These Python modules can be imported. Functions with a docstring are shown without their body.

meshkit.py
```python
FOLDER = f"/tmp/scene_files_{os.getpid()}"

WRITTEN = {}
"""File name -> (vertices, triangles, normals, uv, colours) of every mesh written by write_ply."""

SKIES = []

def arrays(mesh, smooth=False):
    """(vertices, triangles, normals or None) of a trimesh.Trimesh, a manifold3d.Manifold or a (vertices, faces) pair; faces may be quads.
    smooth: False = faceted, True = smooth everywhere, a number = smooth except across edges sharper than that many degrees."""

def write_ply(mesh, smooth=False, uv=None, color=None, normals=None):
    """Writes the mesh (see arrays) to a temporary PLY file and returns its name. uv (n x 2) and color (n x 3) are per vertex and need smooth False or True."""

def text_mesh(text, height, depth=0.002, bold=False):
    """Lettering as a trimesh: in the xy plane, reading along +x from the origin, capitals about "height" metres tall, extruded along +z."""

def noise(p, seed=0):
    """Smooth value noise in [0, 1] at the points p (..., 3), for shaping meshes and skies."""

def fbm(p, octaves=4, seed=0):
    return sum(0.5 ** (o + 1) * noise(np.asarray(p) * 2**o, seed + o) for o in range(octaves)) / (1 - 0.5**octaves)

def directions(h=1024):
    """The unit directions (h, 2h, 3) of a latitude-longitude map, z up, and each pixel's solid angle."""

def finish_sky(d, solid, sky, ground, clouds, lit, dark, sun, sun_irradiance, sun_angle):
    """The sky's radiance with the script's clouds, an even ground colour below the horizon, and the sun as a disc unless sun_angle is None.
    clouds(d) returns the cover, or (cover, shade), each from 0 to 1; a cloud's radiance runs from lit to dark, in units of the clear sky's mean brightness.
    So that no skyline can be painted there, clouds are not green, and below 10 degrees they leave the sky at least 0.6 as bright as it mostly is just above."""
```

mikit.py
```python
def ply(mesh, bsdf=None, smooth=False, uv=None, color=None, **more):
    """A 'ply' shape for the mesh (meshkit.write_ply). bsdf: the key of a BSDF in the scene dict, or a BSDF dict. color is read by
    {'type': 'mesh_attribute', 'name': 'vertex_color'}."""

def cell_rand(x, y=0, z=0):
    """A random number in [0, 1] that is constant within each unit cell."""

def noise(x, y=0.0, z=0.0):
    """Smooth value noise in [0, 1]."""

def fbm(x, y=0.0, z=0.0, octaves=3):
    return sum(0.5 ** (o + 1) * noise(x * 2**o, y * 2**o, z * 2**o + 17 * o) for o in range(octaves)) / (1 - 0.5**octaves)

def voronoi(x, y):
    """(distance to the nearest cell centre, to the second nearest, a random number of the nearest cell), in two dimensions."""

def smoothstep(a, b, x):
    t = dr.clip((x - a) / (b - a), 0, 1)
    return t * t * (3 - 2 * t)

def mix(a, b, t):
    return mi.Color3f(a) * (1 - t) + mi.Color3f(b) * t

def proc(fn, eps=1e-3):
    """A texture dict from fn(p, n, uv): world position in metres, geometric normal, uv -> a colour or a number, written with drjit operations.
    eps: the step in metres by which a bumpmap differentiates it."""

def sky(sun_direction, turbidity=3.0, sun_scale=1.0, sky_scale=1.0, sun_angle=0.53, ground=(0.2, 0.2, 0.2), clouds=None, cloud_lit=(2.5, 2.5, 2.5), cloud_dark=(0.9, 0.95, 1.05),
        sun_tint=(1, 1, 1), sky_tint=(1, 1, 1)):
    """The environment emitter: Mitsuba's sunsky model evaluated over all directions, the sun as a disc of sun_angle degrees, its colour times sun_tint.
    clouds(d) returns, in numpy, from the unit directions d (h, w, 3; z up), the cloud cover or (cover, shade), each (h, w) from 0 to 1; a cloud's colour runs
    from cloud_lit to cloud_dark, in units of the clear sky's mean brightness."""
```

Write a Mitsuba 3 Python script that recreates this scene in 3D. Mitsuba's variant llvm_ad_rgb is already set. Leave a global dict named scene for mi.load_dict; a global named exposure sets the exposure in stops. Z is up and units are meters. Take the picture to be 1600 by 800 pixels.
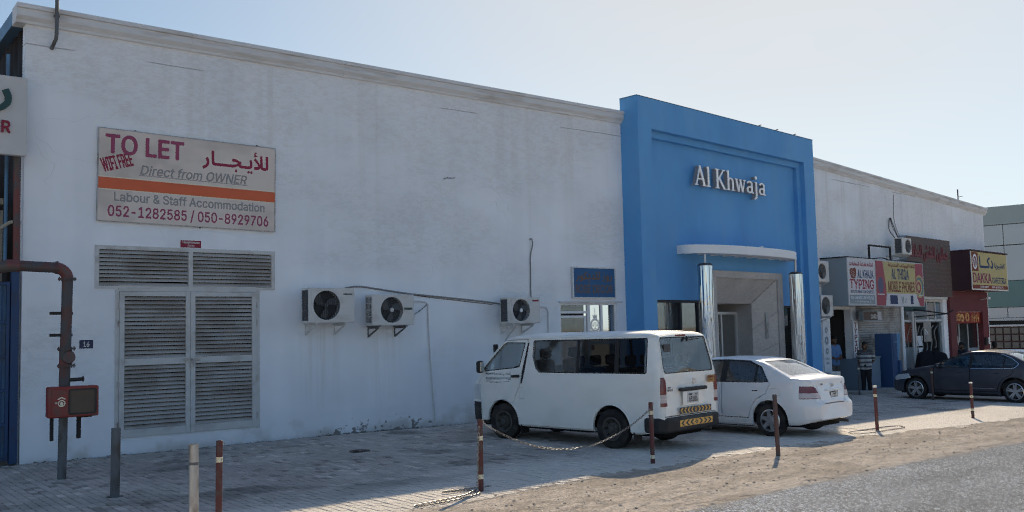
import math, random
import numpy as np, trimesh, manifold3d as m3, mitsuba as mi, drjit as dr
import mikit, meshkit
from mikit import proc, noise, fbm, voronoi, cell_rand, smoothstep, mix
from shapely.geometry import Polygon, LineString, Point, box as sbox
from shapely import affinity, union_all

T = mi.ScalarTransform4f
scene, labels = {}, {}

# ------------------------------------------------------------------ camera, sky, exposure
EYE = [0.0, 0.0, 1.978]
FWD = [0.61659426, 0.78407698, 0.07095631]
scene['camera'] = {'type': 'perspective', 'fov': 57.7732, 'fov_axis': 'x', 'near_clip': 0.1, 'far_clip': 3000.0,
                   'principal_point_offset_y': -0.01927,
                   'to_world': T().look_at(origin=EYE, target=[e + f for e, f in zip(EYE, FWD)], up=[-0.02595556, -0.06983379, 0.99722091])}
_az, _el = math.radians(34.8), math.radians(32.3)
SUN = [math.cos(_el) * math.cos(_az), math.cos(_el) * math.sin(_az), math.sin(_el)]
def thin_haze(d):
    """a thin even veil of dusty air, thicker towards the horizon and round the sun"""
    near = np.clip((d @ np.array(SUN)), 0, 1)
    n = meshkit.fbm(d * np.array([2.0, 2.0, 6.0]), 4, 3)
    return np.clip(0.02 + 0.34 * np.exp(-np.clip(d[..., 2], 0, 1) * 5.0) + 0.84 * near ** 8.0 + 0.16 * (n - 0.5), 0, 0.95)
scene['sky'] = mikit.sky(SUN, turbidity=3.0, sun_scale=0.92, sky_scale=0.78, sun_tint=(0.93, 0.965, 1.02), sky_tint=(0.88, 0.975, 1.04), ground=(0.30, 0.27, 0.23),
                         clouds=thin_haze, cloud_lit=(2.20, 2.12, 2.14))
exposure = 2.28

# ------------------------------------------------------------------ helpers
def rgb(*c):
    return {'type': 'rgb', 'value': list(c if len(c) == 3 else c * 3)}

def mat(key, base, rough=0.6, spec=0.3, metallic=0.0, bump=None, bscale=0.004, eps=2e-3, clearcoat=0.0, two=True, **kw):
    b = {'type': 'principled', 'base_color': proc(base) if callable(base) else rgb(*base), 'roughness': proc(rough) if callable(rough) else rough,
         'specular': spec, 'metallic': metallic, **kw}
    if clearcoat:
        b['clearcoat'] = clearcoat; b['clearcoat_gloss'] = 0.95
    if bump is not None:
        b = {'type': 'bumpmap', 'nested_texture': proc(bump, eps), 'scale': bscale, 'bsdf': b}
    scene[key] = {'type': 'twosided', 'bsdf': b} if two else b
    return key

def numbered(key):
    if key not in USED:
        USED.add(key); return key
    n = 1
    while f'{key}_{n:03d}' in USED:
        n += 1
    key = f'{key}_{n:03d}'; USED.add(key)
    return key
USED = set()

def thing(name, label=None, cat=None, group=None, kind=None):
    key = numbered(name)
    d = {}
    for k, v in (('label', label), ('category', cat), ('group', group), ('kind', kind)):
        if v: d[k] = v
    labels[key] = d
    return key

def part(parent, name, mesh, m, smooth=False, label=None, kind=None, fr=None, **kw):
    key = numbered(f'{parent}__{name}')
    if fr is not None:
        mesh = moved(mesh, fr)
    scene[key] = mikit.ply(mesh, m, smooth=smooth, **kw)
    if label or kind:
        labels[key] = {k: v for k, v in (('label', label), ('kind', kind)) if v}
    return key

def solo(name, mesh, m, label=None, cat=None, group=None, kind=None, smooth=False, fr=None, **kw):
    key = thing(name, label, cat, group, kind)
    if fr is not None:
        mesh = moved(mesh, fr)
    scene[key] = mikit.ply(mesh, m, smooth=smooth, **kw)
    return key

def moved(mesh, fr):
    if isinstance(mesh, m3.Manifold):
        mm = mesh.to_mesh(); mesh = trimesh.Trimesh(mm.vert_properties[:, :3], mm.tri_verts, process=False)
    mesh = mesh.copy(); mesh.apply_transform(fr)
    return mesh

def tm(man):
    mm = man.to_mesh()
    return trimesh.Trimesh(mm.vert_properties[:, :3], mm.tri_verts, process=False)

def man(mesh):
    return m3.Manifold(m3.Mesh(np.asarray(mesh.vertices, np.float32), np.asarray(mesh.faces, np.uint32)))

def frame(x, y, z=0.0, deg=0.0):
    a = math.radians(deg); c, s = math.cos(a), math.sin(a)
    return np.array([[c, -s, 0, x], [s, c, 0, y], [0, 0, 1, z], [0, 0, 0, 1.0]])

def box(x0, x1, y0, y1, z0, z1):
    return trimesh.creation.box(bounds=[[min(x0, x1), min(y0, y1), min(z0, z1)], [max(x0, x1), max(y0, y1), max(z0, z1)]])

def cbox(x0, x1, y0, y1, z0, z1, c=0.006):
    """a box with chamfered edges"""
    x0, x1, y0, y1, z0, z1 = min(x0, x1), max(x0, x1), min(y0, y1), max(y0, y1), min(z0, z1), max(z0, z1)
    c = min(c, (x1 - x0) / 2.01, (y1 - y0) / 2.01, (z1 - z0) / 2.01)
    pts = []
    for X, sx in ((x0, 1), (x1, -1)):
        for Y, sy in ((y0, 1), (y1, -1)):
            for Z, sz in ((z0, 1), (z1, -1)):
                pts += [(X + sx * c, Y + sy * c, Z), (X + sx * c, Y, Z + sz * c), (X, Y + sy * c, Z + sz * c)]
    return trimesh.convex.convex_hull(np.array(pts))

def rbox(x0, x1, y0, y1, z0, z1, r=0.03, n=8):
    s = m3.Manifold.sphere(r, n)
    return tm(m3.Manifold.batch_hull([s.translate((x, y, z)) for x in (x0 + r, x1 - r) for y in (y0 + r, y1 - r) for z in (z0 + r, z1 - r)]))

def cyl(p0, p1, r, n=16, r2=None):
    p0, p1 = np.asarray(p0, float), np.asarray(p1, float)
    return tube([p0, p1], [r, r if r2 is None else r2], n)

def tube(path, r, n=10, closed=False):
    P = np.asarray(path, float); k = len(P)
    rr = np.full(k, r) if np.isscalar(r) else np.asarray(r, float)
    d = np.roll(P, -1, 0) - np.roll(P, 1, 0) if closed else np.gradient(P, axis=0)
    d /= np.linalg.norm(d, axis=1, keepdims=True) + 1e-12
    up = np.array([0, 0, 1.0]) if abs(d[0][2]) < 0.9 else np.array([1.0, 0, 0])
    V = []; u = np.cross(d[0], up); u /= np.linalg.norm(u)
    for i in range(k):
        u = u - d[i] * (u @ d[i]); u /= np.linalg.norm(u) + 1e-12
        w = np.cross(d[i], u)
        a = np.arange(n) * 2 * np.pi / n
        V.append(P[i] + rr[i] * (np.cos(a)[:, None] * u + np.sin(a)[:, None] * w))
    V = np.vstack(V); F = []
    for i in range(k if closed else k - 1):
        b0, b1 = i * n, ((i + 1) % k) * n
        for j in range(n):
            j2 = (j + 1) % n
            F += [[b0 + j, b1 + j2, b1 + j], [b0 + j, b0 + j2, b1 + j2]]
    if not closed:
        V = np.vstack([V, P[0], P[-1]]); c0, c1 = k * n, k * n + 1
        for j in range(n):
            F += [[c0, (j + 1) % n, j], [c1, (k - 1) * n + j, (k - 1) * n + (j + 1) % n]]
    m = trimesh.Trimesh(V, F, process=False)
    if m.volume < 0: m.invert()
    return m

def bezier_path(pts, n=8):
    """Catmull-Rom through the points"""
    P = np.asarray(pts, float); P = np.vstack([2 * P[0] - P[1], P, 2 * P[-1] - P[-2]]); out = []
    for i in range(1, len(P) - 2):
        for t in np.linspace(0, 1, n, endpoint=False):
            a, b, c, d = P[i - 1], P[i], P[i + 1], P[i + 2]
            out.append(0.5 * (2 * b + (c - a) * t + (2 * a - 5 * b + 4 * c - d) * t**2 + (3 * b - a - 3 * c + d) * t**3))
    out.append(P[-2])
    return np.array(out)

def cat(*ms):
    ms = [tm(m) if isinstance(m, m3.Manifold) else m for m in (ms[0] if len(ms) == 1 and isinstance(ms[0], (list, tuple)) else ms)]
    return trimesh.util.concatenate(ms)

def prism_z(poly, z0, z1):
    """shapely polygon in (x, y) extruded in z"""
    ms = [trimesh.creation.extrude_polygon(p, z1 - z0, engine='earcut') for p in getattr(poly, 'geoms', [poly])]
    m = trimesh.util.concatenate(ms); m.apply_translation([0, 0, z0])
    return m

def prism_y(poly, y0, y1):
    """shapely polygon in (x, z) extruded from y0 to y1"""
    m = prism_z(poly, 0, abs(y1 - y0))
    v = np.asarray(m.vertices)
    m2 = trimesh.Trimesh(np.c_[v[:, 0], max(y0, y1) - v[:, 2], v[:, 1]], m.faces, process=False)
    return m2

def prism_x(poly, x0, x1):
    """shapely polygon in (y, z) extruded from x0 to x1"""
    m = prism_z(poly, 0, abs(x1 - x0))
    v = np.asarray(m.vertices)
    return trimesh.Trimesh(np.c_[min(x0, x1) + v[:, 2], v[:, 0], v[:, 1]], m.faces, process=False)

def lathe(prof, n=24, axis='z'):
    """profile of (radius, height), closed; axis y or z"""
    prof = np.asarray(prof, float); k = len(prof); V = []; F = []
    for i in range(n):
        a = 2 * np.pi * i / n
        V += [(r * math.cos(a), r * math.sin(a), h) for r, h in prof]
    for i in range(n):
        for j in range(k):
            a, b, c, d = i * k + j, i * k + (j + 1) % k, ((i + 1) % n) * k + (j + 1) % k, ((i + 1) % n) * k + j
            F += [[a, d, c], [a, c, b]]
    m = trimesh.Trimesh(V, F, process=True)
    if m.volume < 0: m.invert()
    if axis == 'y':
        m.apply_transform(np.array([[1, 0, 0, 0], [0, 0, -1, 0], [0, 1, 0, 0], [0, 0, 0, 1.0]]))
    return m

def letters(text, h, x, z, width=None, bold=False, slant=0.0, d=0.004, y=0.0, align='l', rot=0.0):
    """lettering standing in the x-z plane at y, facing -y, base line from (x, z)"""
    m = meshkit.text_mesh(text, h, d, bold)
    v = np.array(m.vertices)
    w = v[:, 0].max() - v[:, 0].min(); v[:, 0] -= v[:, 0].min()
    if width: v[:, 0] *= width / w; w = width
    v[:, 0] += slant * v[:, 1]
    if align == 'c': v[:, 0] -= w / 2
    if rot:
        c, s = math.cos(rot), math.sin(rot); v[:, 0], v[:, 1] = c * v[:, 0] - s * v[:, 1], s * v[:, 0] + c * v[:, 1]
    return trimesh.Trimesh(np.c_[x + v[:, 0], y - v[:, 2], z + v[:, 1]], m.faces, process=False)

def arabic(key, h, x, z, width, y=0.0, d=0.004):
    ps = []
    for p in ARABIC[key].split('|'):
        rings = [[tuple(map(int, c.split(','))) for c in r.split()] for r in p.split(';')]
        ps.append(Polygon(rings[0], rings[1:]).buffer(0))
    g = union_all(ps); x0, y0, x1, y1 = g.bounds
    g = affinity.affine_transform(g, [width / (x1 - x0), 0, 0, h / (y1 - y0), x - x0 * width / (x1 - x0), z - y0 * h / (y1 - y0)])
    return prism_y(g, y - d, y)

def serif_poly(ch):
    """a small book-face alphabet: stems, hairlines and slab-ended serifs, capitals one unit tall"""
    L = lambda a, b, w: LineString([a, b]).buffer(w / 2, cap_style=2)
    S = lambda x, y, w=0.24, h=0.045: sbox(x - w / 2, min(y, y + h), x + w / 2, max(y, y + h))
    def arc(cx, cy, rx, ry, a0, a1, w0, w1=None, n=18):
        w1 = w0 if w1 is None else w1; out = []; inn = []
        for i in range(n + 1):
            a = math.radians(a0 + (a1 - a0) * i / n); wt = w0 + (w1 - w0) * abs(math.cos(a))
            out.append((cx + (rx + wt / 2) * math.cos(a), cy + (ry + w0 / 2) * math.sin(a))); inn.append((cx + (rx - wt / 2) * math.cos(a), cy + (ry - w0 / 2) * math.sin(a)))
        return Polygon(out + inn[::-1]).buffer(0)
    k, h = 0.12, 0.055
    D = {
        'A': ([L((.1, .03), (.37, 1), h * 1.2), L((.35, 1), (.66, .03), k), L((.2, .33), (.54, .33), h), S(.1, 0), S(.66, 0, .26)], .78),
        'l': ([L((.14, .03), (.14, 1.02), k * .9), S(.14, 0, .26), Polygon([(.02, .98), (.19, 1.05), (.19, .9), (.05, .93)])], .3),
        'K': ([L((.16, .02), (.16, .98), k), S(.16, 0, .28), S(.16, 1, .28, -.045), L((.2, .42), (.6, .97), h * 1.2), L((.28, .55), (.66, .03), k), S(.62, 1, .22, -.045), S(.68, 0, .2)], .8),
        'h': ([L((.14, .03), (.14, 1.02), k * .9), S(.14, 0, .25), Polygon([(.02, .98), (.19, 1.05), (.19, .9), (.05, .93)]), arc(.31, .46, .17, .17, 20, 160, h * 1.2, k * .9), L((.48, .02), (.48, .5), k * .9), S(.49, 0, .25)], .64),
        'w': ([L((.07, .66), (.25, 0), k * .9), L((.25, 0), (.41, .64), h), L((.38, .64), (.55, 0), k * .9), L((.55, 0), (.73, .66), h), S(.08, .67, .2, -.045), S(.4, .67, .16, -.045), S(.72, .67, .18, -.045)], .82),
        'a': ([arc(.27, .5, .17, .14, 10, 165, h * 1.3, k * .9), L((.44, .08), (.44, .54), k * .9), arc(.27, .2, .18, .15, 60, 330, h * 1.3, k), L((.27, .36), (.44, .4), h), Polygon([(.4, .1), (.5, 0), (.58, .04), (.57, .08), (.5, .09)])], .6),
        'j': ([L((.17, -.1), (.17, .66), k * .9), arc(.05, -.12, .12, .12, 250, 360, h * 1.4, k * .9), S(.13, .67, .18, -.05), Point(.16, .9).buffer(.085)], .32),
    }
    g, w = D[ch]
    return union_all([q for q in g]).buffer(.004), w

def serif_word(text, h, gap=0.03):
    """list of (letter, polygon, x) and the width"""
    out, x = [], 0.0
    for ch in text:
        if ch == ' ': x += .3; continue
        g, w = serif_poly(ch); out.append((ch, g, x * h)); x += w + gap
    return out, x * h

def zg(x):
    """the ground falls gently to the right"""
    x = np.asarray(x, float)
    return -0.023 * 2.0 * (np.logaddexp(0, (x - 12) / 2) - np.logaddexp(0, (x - 70) / 2))

YW = 17.178                                 # face of the long white wall
ANG = 6.026
MAIN = frame(0, YW, 0, 0)                   # x along the wall, -y out of it
RIGHT = frame(17.268, YW, 0, ANG)           # the frontage from the blue portal on
rng = np.random.default_rng(7)
ARABIC = {
    'tolet': '341,54 341,56 352,66 370,48 370,46 376,41 379,35 383,33 384,38 383,81 399,81 402,19 406,15 420,15 422,16 424,24 423,26 422,79 421,81 438,81 439,39 440,38 439,11 433,3 421,-1 404,-1 396,1 389,6 386,12 379,5 371,1 361,-1 342,0 344,16 362,16 371,20 369,25 360,34 360,36|341,77 345,80 342,85 343,94 350,99 359,99 360,91 353,91 351,89 351,86 355,82 363,84 365,76 343,70|317,-22 317,-16 322,-11 329,-12 332,-16 332,-22 330,-25 326,-27 319,-25|61,55 61,81 77,81 79,23 80,18 85,15 203,15 224,20 233,25 233,27 230,29 218,32 197,31 195,47 202,49 221,48 246,36 255,36 258,20 253,20 250,18 255,15 309,15 314,18 315,22 314,32 309,48 321,52 326,51 327,44 329,41 331,30 331,17 328,9 322,3 307,-1 256,-1 244,3 236,11 220,3 201,-1 81,-1 75,0 69,3 64,10 63,29 62,30 62,54|298,-22 298,-16 303,-11 310,-12 313,-16 313,-22 311,-25 307,-27 300,-25|213,-22 213,-15 217,-11 220,-10 225,-11 229,-16 228,-23 224,-26 218,-26|5,-14 5,-10 20,-4 29,5 31,10 31,19 24,36 39,43 47,23 47,8 43,-3 32,-15 12,-25 9,-25 8,-19',
    'rose': '475,-25 471,-10 486,-4 495,5 497,19 490,36 505,43 513,23 513,8 509,-3 498,-15 478,-25|422,-14 423,-9 439,-7 446,-4 448,-1 434,1 426,7 424,12 424,22 429,35 436,42 443,45 451,45 458,42 465,34 469,23 469,5 465,-6 455,-17 439,-24 425,-25;440,23 443,15 454,16 452,26 449,29 443,28|374,-24 370,-10 385,-4 394,5 396,19 389,36 404,43 412,23 412,8 408,-3 396,-16 378,-25|390,59 390,65 395,71 401,71 405,68 406,59 403,55 395,54|212,4 218,19 229,16 238,16 243,18 244,24 242,31 231,47 231,50 244,58 256,40 263,19 269,15 280,15 283,17 284,27 282,81 298,81 300,25 302,18 307,15 321,16 323,25 320,81 337,81 339,15 336,7 332,3 320,-1 304,-1 298,1 293,6 285,0 267,-1 256,5 247,0 228,-1|188,-22 188,-16 193,-11 200,-12 203,-16 203,-22 197,-27 190,-25|59,-25 57,-10 71,-8 82,-3 82,-1 66,2 63,4 59,12 59,21 64,34 75,43 86,44 93,41 102,29 104,15 135,15 137,20 134,26 114,45 115,56 129,66 157,78 163,64 137,53 133,48 145,37 154,22 160,16 179,15 185,18 186,22 180,48 192,52 197,51 202,30 202,17 199,9 191,2 178,-1 162,-1 155,1 149,6 142,1 134,-1 102,-1 92,-16 82,-22 71,-25;75,20 78,14 88,14 87,23 83,28 77,26|169,-22 169,-16 174,-11 181,-12 184,-16 184,-22 178,-27 171,-25|9,-25 5,-10 20,-4 29,5 31,19 24,36 39,43 47,23 47,8 43,-3 32,-15 12,-25',
    'van': '1115,80 1132,81 1134,0 1118,0|979,10 976,81 992,81 994,23 997,16 1010,15 1028,42 1038,47 1047,47 1057,40 1071,16 1084,15 1088,24 1085,81 1102,81 1103,11 1097,3 1085,-1 1070,-1 1059,4 1051,-2 1042,-2 1025,8 1012,-1 990,0;1033,22 1042,14 1050,16 1043,31 1036,30|776,-3 781,26 796,22 792,4 799,-7 825,-10 841,-3 839,3 828,7 832,23 850,16 869,15 875,22 878,36 884,36 893,34 893,16 906,15 911,21 914,37 919,37 929,35 929,16 942,15 947,19 947,26 941,48 957,52 961,41 962,13 956,4 944,-1 927,0 920,7 913,0 895,-1 883,6 875,0 857,-1 855,-12 847,-19 820,-26 801,-25 787,-20 779,-12|818,-47 818,-41 823,-36 830,-37 833,-41 833,-47 827,-52|799,-47 799,-41 804,-36 811,-37 814,-41 814,-47 808,-52|543,4 549,19 560,16 574,18 573,31 562,50 575,58 587,40 594,19 599,15 611,15 615,18 620,38 635,36 633,22 635,17 655,15 663,40 680,53 691,52 699,44 701,28 696,16 719,15 723,24 720,81 737,81 738,11 728,1 705,-1 705,-14 694,-24 672,-23 661,-15 656,-1 634,0 626,6 612,-1 598,-1 587,5 573,-1 553,0;672,3 680,-9 688,-9 691,-5 686,3;678,35 672,16 675,16 684,21 686,33 684,37|618,55 621,66 632,65 634,55 631,51 623,50|375,16 372,33 377,43 387,51 403,56 403,65 419,65 421,23 426,15 441,16 448,36 463,34 462,17 476,15 481,21 484,37 499,35 498,17 513,15 517,19 517,26 511,48 525,52 528,51 533,31 533,16 529,7 514,-1 497,0 490,7 479,-1 461,0 454,6 445,0 424,-1 413,3 408,9 383,10;389,28 393,24 405,24 404,40 391,36|407,78 404,88 410,93 419,88 419,82 414,77|387,78 384,88 390,93 399,88 399,82 394,77|315,80 332,81 334,0 318,0|103,-12 117,-6 128,4 130,18 123,35 136,42 151,15 178,16 201,25 186,32 166,31 163,47 170,49 189,48 214,36 224,36 226,20 218,18 223,15 242,16 249,38 264,36 263,20 266,16 284,15 288,24 285,81 302,81 304,15 301,7 293,1 268,-1 254,6 241,-1 224,-1 212,3 204,11 176,0 152,-1 144,2 134,-13 110,-26|244,-22 244,-16 249,-11 255,-11 260,-16 259,-24 254,-27|87,-22 87,-16 92,-11 99,-12 102,-16 102,-22 96,-27|10,16 7,33 12,43 22,51 38,56 38,65 54,65 56,24 61,15 78,15 84,18 80,49 95,52 101,30 98,9 90,2 77,-1 55,0 43,9 18,10;24,28 28,24 40,24 39,40 26,36|68,-22 68,-16 73,-11 80,-12 83,-16 83,-22 77,-27|42,78 39,88 45,93 54,88 54,82 49,77|22,78 19,88 25,93 34,88 34,82 29,77',
    'typ': '1160,80 1177,81 1179,0 1163,0|1020,10 1017,81 1033,81 1035,23 1038,16 1061,15 1089,24 1089,28 1080,31 1055,31 1053,48 1073,49 1103,36 1113,36 1115,20 1107,17 1129,15 1133,24 1130,81 1147,81 1148,11 1142,3 1130,-1 1108,0 1093,11 1065,0 1031,0|1058,65 1061,76 1072,75 1074,65 1071,61 1063,60|882,16 879,33 884,43 892,50 910,56 910,65 926,65 928,24 933,15 960,16 983,25 968,32 947,31 946,48 971,48 993,37 1005,36 1007,28 1007,20 999,19 970,3 951,-1 931,-1 920,3 915,9 890,10;896,28 900,24 912,24 911,40 898,36|965,-22 965,-16 970,-11 976,-11 981,-16 980,-24 975,-27|655,81 671,81 673,23 678,15 692,15 696,18 701,38 716,36 715,20 718,16 735,15 740,23 738,81 754,81 756,40 773,49 792,49 805,36 804,15 821,15 826,24 823,81 840,81 841,11 835,3 823,-1 806,-1 790,4 769,-1 720,-1 707,6 693,-1 669,0 660,6 657,14;755,16 785,18 789,21 790,29 785,34 774,33|696,-22 696,-16 701,-11 707,-11 712,-16 711,-24 706,-27|525,23 526,36 534,47 556,56 556,65 572,65 574,24 579,15 600,15 594,27 597,44 608,53 628,55 633,53 631,38 614,38 610,32 611,25 619,19 639,25 643,10 617,1 577,-1 566,3 561,9 536,10 528,16;542,28 546,24 558,24 557,40 544,36|560,78 557,88 563,93 572,88 572,82 567,77|540,78 537,88 543,93 552,88 552,82 547,77|468,80 485,81 487,0 471,0|270,10 267,81 283,81 285,23 290,15 314,16 304,28 304,40 318,50 337,52 347,48 352,41 352,30 346,15 363,15 381,42 391,47 400,47 410,40 424,16 436,15 441,24 438,81 455,81 457,15 450,3 438,-1 423,-1 412,4 404,-2 395,-2 378,8 365,-1 342,0 329,5 307,-1 281,0;386,22 395,14 403,16 396,31 389,30;319,34 329,23 336,30 332,38|123,54 134,66 165,33 164,81 181,81 183,23 186,16 200,16 219,43 235,46 251,34 253,12 246,3 239,0 223,1 213,5 201,-1 186,-1 174,3 168,11 153,1 124,0 126,16 143,16 153,20;226,29 221,18 227,16 238,18 236,27 232,30|8,18 12,44 26,41 26,21 42,14 74,14 92,18 96,27 91,46 105,50 112,31 112,19 107,9 95,2 81,-1 29,0 17,5|65,50 62,60 68,65 77,60 77,54 72,49|46,50 43,60 49,65 58,60 58,54 53,49',
    'thiqa': '1080,80 1097,81 1099,0 1083,0|875,23 876,36 884,47 906,56 906,65 922,65 924,24 929,15 947,15 942,24 945,42 955,51 970,53 978,50 987,39 988,26 983,15 1005,16 1010,22 1013,38 1018,38 1028,36 1029,17 1049,15 1053,24 1050,81 1067,81 1069,15 1066,7 1055,0 1033,-1 1019,7 1003,-1 965,3 927,-1 916,3 911,9 886,10 878,16;958,32 963,19 967,20 972,27 971,34 962,37;892,28 896,24 908,24 907,40 894,36|1023,54 1027,64 1034,63 1037,59 1036,52 1032,49 1027,49|1014,68 1014,74 1018,78 1024,78 1028,74 1028,68 1024,64 1018,64|1005,54 1006,61 1010,64 1015,64 1019,59 1018,52 1014,49|968,67 968,73 973,78 980,77 983,73 983,67 977,62|949,67 949,73 954,78 961,77 964,73 963,65 958,62|910,78 907,88 913,93 922,88 922,82 917,77|890,78 887,88 893,93 902,88 902,82 897,77|655,-25 653,-10 678,-3 662,2 655,12 660,34 674,44 685,43 694,36 700,15 714,15 726,44 737,52 748,53 757,47 761,38 761,28 756,16 781,16 781,81 797,81 801,18 806,15 820,16 822,25 819,81 836,81 838,15 831,3 819,-1 803,-1 792,6 784,0 765,-1 764,-16 750,-25 739,-25 726,-20 715,-1 698,-1 688,-16 672,-24;732,3 740,-9 748,-9 751,-5 746,3;738,35 732,16 735,16 744,21 746,33 744,37;673,26 674,14 684,14 679,28|625,80 642,81 644,0 628,0|604,63 601,73 607,78 616,73 616,67 611,62|459,18 460,35 465,44 477,41 475,25 484,16 531,15 527,24 528,38 536,49 548,54 561,51 571,39 572,26 567,15 589,15 595,18 596,28 591,49 607,52 612,33 610,10 603,3 589,-1 568,-1 548,4 516,-2 484,-1 468,5;544,26 548,20 555,25 553,37 545,36|585,63 582,73 588,78 597,73 597,67 592,62|542,68 545,79 556,78 558,68 555,64 547,63|401,80 418,81 420,0 404,0|115,-12 129,-6 140,4 142,18 135,35 148,42 163,15 190,16 213,25 198,32 178,31 175,47 182,49 201,48 226,36 236,36 238,20 230,18 236,15 255,16 260,22 263,38 278,36 276,23 280,16 296,15 314,42 324,47 333,47 343,40 357,16 370,15 374,24 371,81 388,81 390,15 387,7 379,1 356,-1 345,4 337,-2 328,-2 311,8 298,-1 278,0 269,7 258,0 236,-1 224,3 216,11 188,0 164,-1 156,2 146,-13 122,-26;318,23 325,15 336,16 329,31 322,30|275,50 272,60 278,65 287,60 287,54 282,49|253,54 254,61 260,65 269,59 268,52 264,49 258,49|7,23 8,36 16,47 38,56 38,65 54,65 57,19 62,15 90,15 93,22 70,45 71,56 110,78 114,77 119,66 90,51 105,34 111,21 109,9 98,1 59,-1 48,3 43,9 18,10 10,16;24,28 28,24 40,24 39,40 26,36|42,78 39,88 45,93 54,88 54,82 49,77|22,78 19,88 25,93 34,88 34,82 29,77',
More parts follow.
